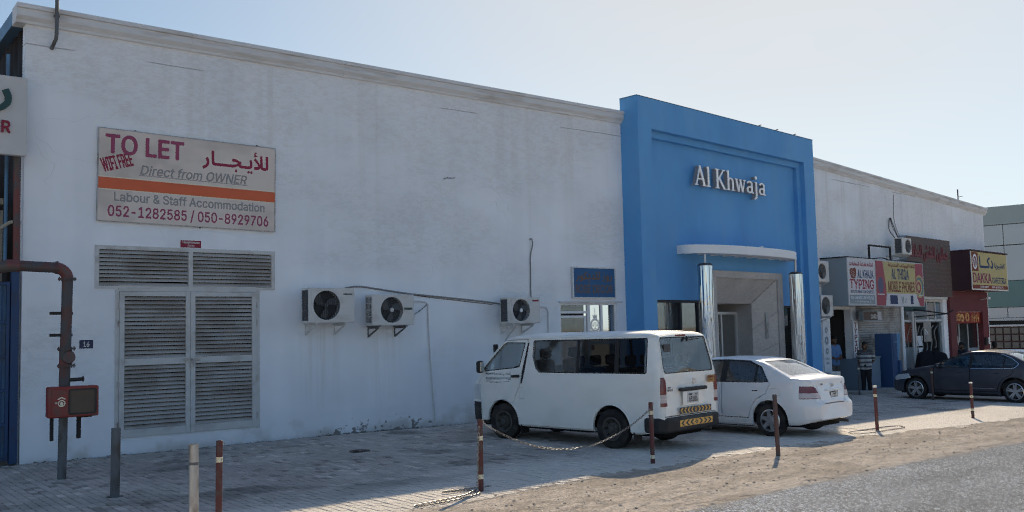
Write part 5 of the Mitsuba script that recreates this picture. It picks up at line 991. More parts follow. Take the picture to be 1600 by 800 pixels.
part(th_, 'white_line', cat(box(pt_(.03, 0)[0], pt_(.17, 0)[0], -P1 - .006, -P1 - .0032, pt_(0, .235)[1], pt_(0, .26)[1]), box(pt_(.88, 0)[0], pt_(.985, 0)[0], -P1 - .006, -P1 - .0032, pt_(0, .235)[1], pt_(0, .26)[1])), 'm_typing_white', fr=RIGHT)
for s0, s1 in ((.275, .425), (.70, .755)): part(th_, 'phone_picture', box(pt_(s0, 0)[0], pt_(s1, 0)[0], -P1 - .0045, -P1 - .0005, pt_(0, .04)[1], pt_(0, .235)[1]), 'm_text_blue', fr=RIGHT)
part(th_, 'cable_picture', prism_y(union_all([LineString([pt_(.51, .2), pt_(.53, .06), pt_(.55, .2)]).buffer(.03), LineString([pt_(.60, .16), pt_(.59, .08)]).buffer(.025)]), -P1 - .0045, -P1 - .0005), 'm_board_grey', fr=RIGHT)
for u in np.linspace(B0 + .3, B1 - .3, 4):
    part(th_, 'bracket', cat(box(u - .02, u + .02, -P1 + .201, 0, Z1 - .10, Z1 - .06), box(u - .02, u + .02, -P1 + .201, 0, Z0 + .02, Z0 + .06)), 'm_cable_dark', fr=RIGHT)
part(th_, 'wire', tube(bezier_path([(B0, -P1 + .1, Z1 + .03), (B0 + 1, -P1 + .15, Z1 + .10), (B0 + 1.6, -P1 + .1, Z1 + .02), (B0 + 3.0, -P1 + .1, Z1 + .06), (B1 + .3, -P1 + .1, Z1 + .03)], 6), .02, 6), 'm_cable_dark', fr=RIGHT)
ct = thing('typing_counter', 'blue-grey counter front of the typing shop', 'counter')
part(ct, 'front', cbox(12.0, 13.35, -.62, -.55, -.28, .78, .01), 'm_counter', fr=RIGHT)
part(ct, 'side', cbox(11.93, 12.0, -.62, .2, -.28, .78, .01), 'm_counter', fr=RIGHT)
part(ct, 'top', cbox(11.9, 13.38, -.65, -.30, .782, .82, .01), 'm_board_grey', fr=RIGHT)
solo('step', cat(box(10.9, 17.0, -1.05, -.002, -.9, -.285)), 'm_concrete', 'concrete step along the front of the typing and phone shops', 'step', fr=RIGHT)
tv = thing('typing_board', 'narrow upright white board lettered TYPING on the shop pier', 'sign')
part(tv, 'board', cbox(12.56, 12.94, -.06, -.02, .72, 2.12, .004), 'm_paper', fr=RIGHT)
for k, ch in enumerate('TYPING'): part(tv, 'letter', letters(ch, .17, 12.75, 1.86 - .215 * k, .20, True, y=-.0605, d=.004, align='c'), 'm_text_brown', fr=RIGHT)
cd = thing('card_sign', 'small grey box sign reading CARD under the phone shop board', 'sign')
part(cd, 'box', cbox(12.62, 14.1, -.42, -.25, 2.08, 2.44, .006), 'm_typing_side', fr=RIGHT)
part(cd, 'face', box(12.65, 13.75, -.424, -.4205, 2.11, 2.41), 'm_salon', fr=RIGHT)
part(cd, 'blank', box(13.76, 14.08, -.424, -.4205, 2.11, 2.41), 'm_typing_white', fr=RIGHT)
part(cd, 'lettering', letters('CARD', .15, 13.22, 2.16, .46, True, y=-.4242, d=.003), 'm_far_band', fr=RIGHT)
wb = thing('service_board', 'tall white board with small pictures beside the typing shop door', 'board')
part(wb, 'board', cbox(9.94, 10.38, -.28, -.25, .40, 2.12, .004), 'm_paper', fr=RIGHT)
for z, q in ((1.80, .10), (1.45, .13), (1.10, .10)): part(wb, 'picture', prism_y(affinity.scale(Point(10.16, z).buffer(q), 1, 1.05).difference(Point(10.16, z).buffer(q * .35)), -.284, -.2805), 'm_board_grey', fr=RIGHT)
part(wb, 'lettering', cat(letters('PRINT', .08, 10.16, .80, .26, True, y=-.2805, d=.003, align='c'), letters('COPY', .08, 10.16, .66, .24, True, y=-.2805, d=.003, align='c')), 'm_board_grey', fr=RIGHT)
G2 = 'outdoor air conditioners at the shops'
ac_unit(RIGHT, 9.30, 10.02, 3.39, 4.08, .55, 'five', 'upper white air conditioner hanging at the right edge of the blue portal', G2, d=.3, fan_x=.36)
ac_unit(RIGHT, 9.40, 10.20, 2.26, 2.95, .55, 'five', 'lower white air conditioner hanging beside the typing shop door', G2, d=.3, fan_x=.38)
ac_unit(RIGHT, 9.26, 9.90, -.33, .45, .85, 'five', 'white air conditioner standing on the ground behind the white sedan', G2, d=.3, brackets=False, fan_x=.4)
ac_unit(RIGHT, 15.55, 16.35, 4.55, 5.17, .70, 'five', 'white air conditioner high on the shop wall beside the brown sign', G2, d=.32, fan_x=.62)
cable2([(15.9, -.3, 5.17), (15.86, -.1, 5.5), (15.97, -.05, 5.85), (16.1, -.06, 6.0), (16.2, -.08, 5.8), (16.2, -.3, 5.15)], .016, 'm_cable_dark', 'dark looped pipes above the high air conditioner', 'pipe', 'pipe')
cable2([(16.1, -.04, 5.98), (16.3, -.06, 5.6), (16.55, -.15, 5.2)], .012, 'm_cable_dark', 'thin dark cable slanting from the high air conditioner')
fr_b = thing('steel_bracket', 'black square steel frame above the typing and phone signs', 'bracket')
part(fr_b, 'upright', cbox(13.2, 13.26, -.5, -.44, 4.22, 4.75, .005), 'm_cable_dark', fr=RIGHT)
part(fr_b, 'rail', cbox(13.2, 15.0, -.5, -.44, 4.752, 4.81, .005), 'm_cable_dark', fr=RIGHT)
part(fr_b, 'upright', cbox(14.94, 15.0, -.5, -.44, 4.2, 4.75, .005), 'm_cable_dark', fr=RIGHT)
# roller shutter
st = thing('roller_shutter', 'closed grey roller shutter behind the blue kiosk', 'shutter')
for k in range(34):
    z = -.28 + k * .088
    P = Polygon([(.06, z), (.035, z + .012), (.03, z + .044), (.035, z + .076), (.06, z + .086)])
    part(st, 'slat', prism_x(P, 12.97, 16.73), 'm_shutter', fr=RIGHT)
part(st, 'guide', cat(cbox(12.93, 12.99, -.012, .07, -.3, 2.72, .004)), 'm_alu', fr=RIGHT)
part(st, 'guide', cat(cbox(16.71, 16.77, -.012, .07, -.3, 2.72, .004)), 'm_alu', fr=RIGHT)
# phone shop: blue kiosk
kk = thing('payment_kiosk', 'dark blue upright payment kiosk with lighter curved side wing', 'kiosk')
KF = RIGHT @ frame(13.98, -.62, float(zg(31.2)), 8)
part(kk, 'body', cbox(-.44, .16, -.30, .30, 0.02, 2.06, .02), 'm_kiosk', fr=KF)
part(kk, 'front_panel', cat(cbox(-.38, .10, -.318, -.301, 1.15, 1.98, .006)), 'm_kiosk', fr=KF)
part(kk, 'screen', cbox(-.30, .04, -.326, -.3185, 1.30, 1.55, .003), 'm_kiosk', fr=KF)
part(kk, 'slot', cbox(-.30, .04, -.326, -.3185, 1.74, 1.765, .002), 'm_kiosk_light', fr=KF)
wing = Polygon([(.163, .10), (.40, .14), (.48, .55), (.44, .95), (.33, 1.12), (.40, 1.35), (.50, 1.55), (.62, 2.04), (.163, 2.05)]).buffer(.01)
part(kk, 'wing', prism_y(wing.intersection(sbox(.163, 1.1, 1, 3)), -.296, .1), 'm_kiosk_light', fr=KF)
part(kk, 'shelf', prism_y(wing.intersection(sbox(.163, 0, 1, 1.09)), -.36, .28), 'm_kiosk', fr=KF)
part(kk, 'base', cbox(-.46, .20, -.32, .32, -.1, .019, .004), 'm_black', fr=KF)
# salon: brown sign, shop window
sl = thing('salon_sign', 'large dark brown sign board with faded red Arabic lettering', 'sign')
C0, C1, CZ0, CZ1, P2 = 16.85, 21.25, 3.02, 5.36, .28
part(sl, 'box', cbox(C0, C1, -P2 + .012, 0, CZ0, CZ1, .005), 'm_board_grey', fr=RIGHT)
for k in range(14):
    z = CZ0 + k * (CZ1 - CZ0) / 14
    part(sl, 'strip', box(C0 + .03, C1 - .02, -P2, -P2 + .011, z + .004, z + (CZ1 - CZ0) / 14 - .003), 'm_salon', fr=RIGHT)
part(sl, 'side_joint', box(C0 - .006, C0 + .001, -P2 + .02, -.01, 4.78, 4.82), 'm_cable_dark', fr=RIGHT)
part(sl, 'arabic_lettering', arabic('salon', .72, C0 + .25, 4.40, 3.75, y=-P2 - .0005, d=.03), 'm_salon_red', fr=RIGHT)
sw = thing('salon_shop', 'glazed salon shop front with posters under the brown sign', 'shop front')
part(sw, 'frame', cat([cbox(a, b, .05 + .002 * i, .12, c, d, .004) for i, (a, b, c, d) in enumerate([(17.0, 17.08, -.3, 2.9), (20.77, 20.85, -.3, 2.9), (17.08, 20.77, 2.82, 2.9), (17.08, 20.77, 2.02, 2.10), (18.05, 18.13, -.3, 2.02), (18.16, 18.22, -.3, 2.02), (19.35, 19.42, 2.1, 2.82), (20.2, 20.26, 2.1, 2.82)])]), 'm_far_band', fr=RIGHT)
part(sw, 'header', cbox(16.95, 20.9, -.20, 0, 2.905, 3.01, .006), 'm_far_band', fr=RIGHT)
for a, b, c, d in ((17.08, 18.05, -.28, 2.02), (18.22, 20.77, -.28, 2.02), (17.08, 19.35, 2.1, 2.82), (19.42, 20.2, 2.1, 2.82), (20.26, 20.77, 2.1, 2.82)): part(sw, 'pane', box(a, b, .09, .096, c, d), 'm_glass_shop', fr=RIGHT)
for a, b, c, d, m in ((17.15, 17.98, 1.2, 1.95, 'm_text_brown'), (17.15, 17.98, .2, 1.02, 'm_board_grey'), (18.3, 18.85, 1.05, 1.45, 'm_paper'), (18.42, 18.80, .15, .98, 'm_paper'), (19.0, 19.75, 1.2, 2.0, 'm_mannequin'), (19.50, 20.12, 2.15, 2.78, 'm_mannequin'), (20.32, 20.7, 2.18, 2.74, 'm_counter')):
    part(sw, 'poster', box(a, b, .084, .089, c, d), m, fr=RIGHT)
part(sw, 'lettering', letters('OA', .2, 19.1, 1.5, .32, True, y=.083, d=.003), 'm_paper', fr=RIGHT)
gl = np.random.default_rng(2); fl_ = []
for k in range(7):
    a = gl.uniform(0, 3); fl_.append(tube(bezier_path([(17.3 + .45 * k, .08, .4 + gl.uniform(0, .6)), (17.5 + .45 * k, .08, 1.0 + gl.uniform(-.2, .3)), (17.35 + .45 * k, .08, 1.5 + gl.uniform(-.2, .2)), (17.7 + .45 * k, .08, 1.85)], 5), .018, 5))
part(sw, 'swirl_decal', cat(fl_), 'm_mannequin', fr=RIGHT)
solo('awning_arm', cat(tube([(17.7, -.1, 2.5), (18.6, -1.0, 2.3), (18.8, -1.2, 2.45)], .03, 6), tube([(17.7, -.1, 2.2), (18.6, -1.0, 2.3)], .025, 6)), 'm_cable_dark', 'dark folding bracket under the right end of the phone shop sign', 'bracket', fr=RIGHT)
solo('downpipe', cat(cyl((17.62, -.06, -.4), (17.62, -.06, 2.4), .05, 10), cyl((17.85, -.06, -.4), (17.85, -.06, 2.3), .035, 10)), 'm_offwhite', 'pair of pale pipes between the shutter and the salon window', 'pipe', smooth=50, fr=RIGHT)
# cafeteria
dk = thing('cafeteria_sign', 'projecting yellow sign box reading DAKKA CAFETERIA with dark maroon side', 'sign')
E0, E1, EZ0, EZ1, P3 = 21.85, 26.2, 3.30, 5.06, .86
part(dk, 'box', cbox(E0, E1, -P3 + .02, 0, EZ0, EZ1 - .12, .006), 'm_maroon_dark', fr=RIGHT)
part(dk, 'roof', cbox(E0 - .04, E1 + .04, -P3 - .05, .0, EZ1 - .118, EZ1 - .06, .006), 'm_maroon_dark', fr=RIGHT)
part(dk, 'face', box(E0 + .02, E1 - .02, -P3, -P3 + .019, EZ0 + .02, EZ1 - .14), 'm_yellow', fr=RIGHT)
part(dk, 'trim', cat([box(E0, E0 + .05, -P3 - .008, -P3 + .019, EZ0, EZ1 - .12), box(E1 - .05, E1, -P3 - .008, -P3 + .019, EZ0, EZ1 - .12), box(E0 + .05, E1 - .05, -P3 - .008, -P3 + .019, EZ0, EZ0 + .05)]), 'm_offwhite', fr=RIGHT)
part(dk, 'foot_band', box(E0 + .06, E1 - .06, -P3 - .003, -P3 - .0005, EZ0 + .06, EZ0 + .22), 'm_text_brown', fr=RIGHT)
part(dk, 'foot_lettering', cat(letters('TEA JUICE SNACKS', .07, E0 + .9, EZ0 + .11, 1.0, True, y=-P3 - .0032, d=.003), letters('056-8142120', .08, E0 + 2.3, EZ0 + .11, 1.4, True, y=-P3 - .0032, d=.003)), 'm_paper', fr=RIGHT)
part(dk, 'lettering', letters('DAKKA', .40, E0 + .16, EZ0 + .32, 2.15, True, y=-P3 - .0005, d=.005), 'm_text_purple', fr=RIGHT)
part(dk, 'lettering', letters('CAFETERIA', .25, E0 + 2.4, EZ0 + .32, 1.72, True, y=-P3 - .0005, d=.005), 'm_text_blue', fr=RIGHT)
part(dk, 'arabic_lettering', arabic('dakka', .52, E0 + .95, EZ0 + .95, 1.65, y=-P3 - .0005, d=.005), 'm_text_blue', fr=RIGHT)
part(dk, 'arabic_lettering', arabic('caf', .30, E0 + 2.75, EZ0 + .93, 1.3, y=-P3 - .0005, d=.005), 'm_text_blue', fr=RIGHT)
part(dk, 'emblem_panel', box(E0 + .10, E0 + .82, -P3 - .003, -P3 - .0005, EZ0 + .80, EZ1 - .16), 'm_text_brown', fr=RIGHT)
part(dk, 'emblem', prism_y(affinity.scale(Point(E0 + .46, EZ0 + 1.2).buffer(.26), 1, 1.25).difference(union_all([affinity.scale(Point(E0 + .46, EZ0 + 1.2).buffer(.19), 1, 1.2).difference(sbox(E0 + .42, EZ0 + 1.0, E0 + .50, EZ0 + 1.35)), ])), -P3 - .006, -P3 - .0032), 'm_paper', fr=RIGHT)
cf = thing('cafeteria_shop', 'maroon cafeteria shop front with food picture band over its glass door', 'shop front')
part(cf, 'portal', prism_y(sbox(21.3, -.9, 25.7, 3.28).difference(sbox(21.95, -1, 25.0, 2.40)), -.12, .24), 'm_maroon', fr=RIGHT)
part(cf, 'food_band', box(21.96, 24.98, -.02, .03, 1.90, 2.398), 'm_food_red', fr=RIGHT)
for k, (u, q) in enumerate(((22.2, .17), (22.5, .2), (22.85, .22), (23.45, .24))):
    part(cf, 'food_picture', prism_y(affinity.scale(Point(u, 2.14 + .03 * (k % 2)).buffer(q), 1, .8).difference(Point(u, 2.12).buffer(q * .3)), -.026, -.0205), 'm_food_gold', fr=RIGHT)
for k in range(4): part(cf, 'food_picture', prism_y(affinity.rotate(affinity.scale(Point(24.0 + .24 * k, 2.14).buffer(.2), .35, 1), 10 * k - 15), -.026, -.0205), 'm_food_gold', fr=RIGHT)
part(cf, 'light_strip', box(21.96, 24.98, -.06, -.025, 2.385, 2.399), 'm_far_band', fr=RIGHT)
part(cf, 'door_frame', cat([cbox(22.75, 22.81, .1, .15, -.4, 1.89, .004), cbox(23.75, 23.81, .1, .15, -.4, 1.89, .004), cbox(24.94, 24.995, .1, .15, -.4, 1.89, .004), cbox(21.955, 22.0, .1, .15, -.4, 1.89, .004)]), 'm_alu', fr=RIGHT)
for a, b in ((22.0, 22.75), (23.81, 24.94)): part(cf, 'pane', box(a, b, .12, .126, -.4, 1.89), 'm_glass_shop', fr=RIGHT)
part(cf, 'decal_panel', box(23.83, 24.92, .105, .111, -.4, .82), 'm_counter', fr=RIGHT)
part(cf, 'notice', box(22.35, 22.62, .105, .111, 1.0, 1.35), 'm_paper', fr=RIGHT)
part(cf, 'meter_box', cat(cbox(25.02, 25.3, -.20, -.121, .9, 1.25, .006)), 'm_cable_dark', fr=RIGHT)
part(cf, 'switch', cbox(25.5, 25.62, -.15, -.121, .95, 1.25, .004), 'm_paper', fr=RIGHT)
part(cf, 'spot_lamp', cat(cyl((24.9, -.12, 2.95), (24.9, -.4, 2.98), .02, 6), cbox(24.78, 25.02, -.48, -.38, 2.94, 3.05, .01)), 'm_paper', fr=RIGHT)
ds2 = thing('drinks_stand', 'narrow red and yellow drinks poster stand at the cafeteria entrance', 'stand')
part(ds2, 'panel', cbox(22.0, 22.5, -.5, -.44, -.4, .72, .01), 'm_food_red', fr=RIGHT)
part(ds2, 'bottle_picture', cat(prism_y(sbox(22.08, -.1, 22.2, .6), -.505, -.5005), prism_y(Point(22.35, .1).buffer(.09), -.505, -.5005)), 'm_food_gold', fr=RIGHT)
part(ds2, 'round_mark', prism_y(Point(22.40, .62).buffer(.12).difference(Point(22.40, .62).buffer(.06)), -.51, -.5055), 'm_paper', fr=RIGHT)
# far building across the side street ------------------------------------
fb = thing('panel_building', 'pale panelled building with dark green band across the side street', 'building')
FB = frame(63.6, 29.3, 0, 180 + 104)     # local x towards the right of the picture, -y to the camera
for a, b, z0, z1, m, nm in ((-8, 34, 8.40, 9.62, 'm_far_top', 'parapet'), (-8, 34, 2.87, 4.60, 'm_far_green', 'green_band'), (-8, 34, 1.98, 2.14, 'm_far_band', 'ledge')):
    part(fb, nm, box(a, b, -.06, .3, z0, z1), m, fr=FB)
part(fb, 'core', box(-8, 34, .06, 14, -1.5, 9.5), 'm_cable_dark', fr=FB)
for i in range(14):
    for z0, z1 in ((4.62, 6.98), (7.0, 8.38), (2.15, 2.86)):
        a = -8 + i * 3.0 + .15
        part(fb, 'panel', box(a + .02, a + 2.98, 0, .05, z0 + .02, z1 - .02), 'm_far_panel' if z0 > 2.5 else 'm_far_band', fr=FB)
bw = thing('block_wall', 'low brown wall of square blocks with dark joints before the panelled building', 'wall')
for i in range(22):
    for j in range(5):
        part(bw, 'block', cbox(-3 + .46 * i + .05, -3 + .46 * i + .43, -2.0, -1.85, -.75 + .46 * j + .05, -.75 + .46 * j + .42, .02), 'm_block', fr=FB)
part(bw, 'backing', box(-3, 7.2, -1.86, -1.79, -1.5, 1.60), 'm_maroon_dark', fr=FB)
part(bw, 'cap', cbox(-3.1, 7.3, -2.05, -1.75, 1.602, 1.72, .01), 'm_far_band', fr=FB)
# ------------------------------------------------------------------ vehicles (x forward from the rear bumper, y to the left, z up)
class Body:
    """a lofted car body: ztop, zbottom, half width along x; side profile along z"""
    def __init__(s, L, zt, zb, w, g, rc, crown=.02, lean=None, n=70):
        s.L, s.zt, s.zb, s.w, s.g, s.rc, s.crown, s.lean, s.n = L, zt, zb, w, g, rc, crown, lean, n
    def ip(s, t, x):
        t = np.array(t); return np.interp(x, t[:, 0], t[:, 1])
    def mesh(s, d=0.0):
        e = np.linspace(0, 1, s.n); xs = s.L * (e + .16 * np.sin(2 * np.pi * (e - .5)) * -1 / np.pi * -1) if False else s.L * (.5 - .5 * np.cos(np.pi * e)) * .55 + s.L * e * .45
        xs = np.unique(np.concatenate([xs, [q for q, _ in s.zt], [q for q, _ in s.w]])); xs = xs[(xs >= 0) & (xs <= s.L)]
        keep = [xs[0]]
        for x in xs[1:]:
            if x - keep[-1] > .012: keep.append(x)
        keep[-1] = s.L; xs = np.array(keep)
        def smo(t, x):                                   # softened interpolation
            h = .035; return (s.ip(t, np.clip(x - h, 0, s.L)) + 2 * s.ip(t, x) + s.ip(t, np.clip(x + h, 0, s.L))) / 4
        rings = []
        for x in xs:
            zt, zb, w, rc = smo(s.zt, x) - d, s.ip(s.zb, x) + d, smo(s.w, x), s.ip(s.rc, x)
            W = lambda z: max(.02, w * s.ip(s.g, z) - d)
            rc = min(rc, (zt - zb) * .45)
            P = [(0, zb), (.5 * W(zb), zb), (W(zb + .03) - .04, zb)]
            zs = np.linspace(zb + .035, zt - rc, 20)
            P += [(W(z), z) for z in zs]
            wt = W(zt - rc)
            for a in np.linspace(0, np.pi / 2, 9)[1:]:
                z = zt - rc + rc * math.sin(a); P.append((W(zt - rc) - (W(zt - rc) - W(z)) * .3 - rc * (1 - math.cos(a)), z))
            y1 = P[-1][0]
            for y in np.linspace(y1, 0, 9)[1:]: P.append((max(y, 0), zt + s.crown * (1 - (y / max(y1, 1e-6)) ** 2)))
            P = np.array(P); full = np.vstack([P, (P * [-1, 1])[-2:0:-1]])
            rings.append(np.c_[np.full(len(full), x), full])
        k = len(rings[0]); V = np.vstack(rings); n = len(rings)
        V[:, 0] = np.where(V[:, 0] < s.L / 2, V[:, 0] + d * np.clip(1 - V[:, 0] / .5, 0, 1), V[:, 0] - d * np.clip(1 - (s.L - V[:, 0]) / .5, 0, 1))
        if s.lean is not None: V[:, 0] += s.lean(V[:, 0], V[:, 1], V[:, 2])
        F = []
        for i in range(n - 1):
            for j in range(k):
                a, b, c, e_ = i * k + j, i * k + (j + 1) % k, (i + 1) * k + (j + 1) % k, (i + 1) * k + j
                F += [[a, b, c], [a, c, e_]]
        c0, c1 = len(V), len(V) + 1
        V = np.vstack([V, V[:k].mean(0), V[(n - 1) * k:].mean(0)])
        for j in range(k): F += [[c0, (j + 1) % k, j], [c1, (n - 1) * k + j, (n - 1) * k + (j + 1) % k]]
        m = trimesh.Trimesh(V, F, process=False)
        if m.volume < 0: m.invert()
        return m
    def solid(s, d=0.0): return man(s.mesh(d))

def side_vol(pts, y0, y1, r=.0):
    """prism over an (x, z) outline from y0 to y1 with rounded corners"""
    p = Polygon(pts)
    if r: p = p.buffer(-r).buffer(r, 6)
    return man(prism_y(p, y0, y1))
def rear_vol(pts, x0, x1, r=.0):
    p = Polygon(pts)
    if r: p = p.buffer(-r).buffer(r, 6)
    return man(prism_x(p, x0, x1))
def top_vol(pts, z0, z1, r=0.0):
    p = Polygon(pts)
    if r: p = p.buffer(-r).buffer(r, 6)
    return man(prism_z(p, z0, z1))
def grow(pts, d): return list(Polygon(pts).buffer(d, join_style=2).exterior.coords)[:-1]
CY = lambda x, z, r, y0, y1, n=44: m3.Manifold.cylinder(y1 - y0, r, r, n).rotate((-90, 0, 0)).translate((x, y0, z))

class Car:
    def __init__(s, name, label, cat_, group, pose, z=0.0):
        s.t = thing(name, label, cat_, group); s.fr = frame(pose[0], pose[1], float(zg(pose[0])) + z, math.degrees(pose[2]))
        # the ground tilts a little along x
    def put(s, name, mesh, m, smooth=False, label=None, parent=None):
        if isinstance(mesh, m3.Manifold):
            if mesh.is_empty(): return None
        return part(parent or s.t, name, mesh, m, smooth=smooth, label=label, fr=s.fr)

def wheel(car, x, y, r, wdt, rim, style, steer=0.0):
    """y: outer face; sign of y gives the side"""
    sg_ = 1 if y > 0 else -1
    k = numbered(car.t + '__wheel')
    def P(m): 
        m = m.copy(); m.apply_transform(np.array([[1, 0, 0, 0], [0, sg_, 0, 0], [0, 0, 1, 0], [0, 0, 0, 1.0]]))
        if sg_ < 0: m.invert()
        if steer: m.apply_transform(trimesh.transformations.rotation_matrix(steer, [0, 0, 1]))
        m.apply_translation([x, y, r]); return m
    w = wdt
    prof_ = [(rim + .005, -.018), (rim + .03, -.004), (r - .05, -.002), (r - .018, -.014), (r - .003, -.032)]
    for q in range(4):
        a = -.034 - q * (w - .068) / 4; b_ = a - (w - .068) / 4
        prof_ += [(r, a), (r, b_ + .008), (r - .008, b_ + .007), (r - .008, b_ + .001)]
    prof_ += [(r - .003, -w + .03), (r - .03, -w), (rim, -w + .005)]
    tyre = lathe([(a, b) for a, b in prof_], 40, 'z'); tyre.apply_transform(np.array([[1, 0, 0, 0], [0, 0, 1, 0], [0, -1, 0, 0], [0, 0, 0, 1.0]]))
    if tyre.volume < 0: tyre.invert()
    part(k, 'tyre', P(tyre), 'm_rubber', smooth=40, fr=car.fr)
    ly = lambda pr, n=32: (lambda m: (m.apply_transform(np.array([[1, 0, 0, 0], [0, 0, 1, 0], [0, -1, 0, 0], [0, 0, 0, 1.0]])), m.invert() if m.volume < 0 else None, m)[2])(lathe(pr, n, 'z'))
    if style == 'steel':
        m = ly([(rim + .006, -.012), (rim - .02, -.006), (rim - .03, -.03), (rim * .62, -.075), (rim * .5, -.035), (rim * .30, -.03), (rim * .26, .0), (.0, .004), (0, -.12), (rim + .006, -.12)])
        holes_ = [m3.Manifold.cylinder(.3, .022, .022, 10).rotate((90, 0, 0)).translate((rim * .74 * math.cos(a), .1, rim * .74 * math.sin(a))) for a in np.linspace(0, 6.283, 9)[:-1]]
        part(k, 'rim', P(tm(man(m) - m3.Manifold.batch_boolean(holes_, m3.OpType.Add))), 'm_rim_steel', smooth=35, fr=car.fr)
        part(k, 'nut', P(cat([cyl((rim * .4 * math.cos(a), -.035, rim * .4 * math.sin(a)), (rim * .4 * math.cos(a), -.01, rim * .4 * math.sin(a)), .012, 6) for a in np.linspace(0, 6.283, 7)[:-1]])), 'm_rim_steel', fr=car.fr)
    else:
        lip = ly([(rim + .006, -.014), (rim - .016, -.004), (rim - .022, -.02), (rim - .022, -.12), (rim + .006, -.12)])
        n = 6 if style == 'six' else 5; sp = []
        for q in range(n):
            a = 2 * math.pi * q / n + .3
            for da in ((-.16, .16) if style != 'six' else (0,)):
                ww = .055 if style == 'six' else .03
                P0_ = np.array([(.03, -ww * .9), (rim - .012, -ww * .55), (rim - .012, ww * .55), (.03, ww * .9)])
                c, s_ = math.cos(a + da), math.sin(a + da)
                pts = [(c * u - s_ * v_, yy, s_ * u + c * v_) for u, v_ in P0_ for yy in (-.018 - .012 * (u < .1), -.055)]
                sp.append(trimesh.convex.convex_hull(np.array(pts)))
        sp.append(cyl((0, -.012, 0), (0, -.06, 0), .055, 20))
        part(k, 'rim', P(cat([lip] + sp)), 'm_rim', smooth=35, fr=car.fr)
        part(k, 'brake_disc', P(cyl((0, -.07, 0), (0, -.09, 0), rim * .72, 28)), 'm_rim_steel', fr=car.fr)
        part(k, 'wheel_back', P(cyl((0, -.115, 0), (0, -.125, 0), rim - .02, 28)), 'm_dark', fr=car.fr)
    return k

def seat(x, y, z, w, h, m, car, name='seat', d=.48):
    b = cat(rbox(x - .05, x + d, y - w / 2, y + w / 2, z, z + .16, .05), moved(rbox(-.06, .06, -w / 2, w / 2, 0, h, .05), frame(x - .03, y, z + .1)), moved(rbox(-.045, .045, -min(w, .28) / 2, min(w, .28) / 2, 0, .19, .04), frame(x - .06, y, z + h + .12)))
    car.put(name, b, m, smooth=40)

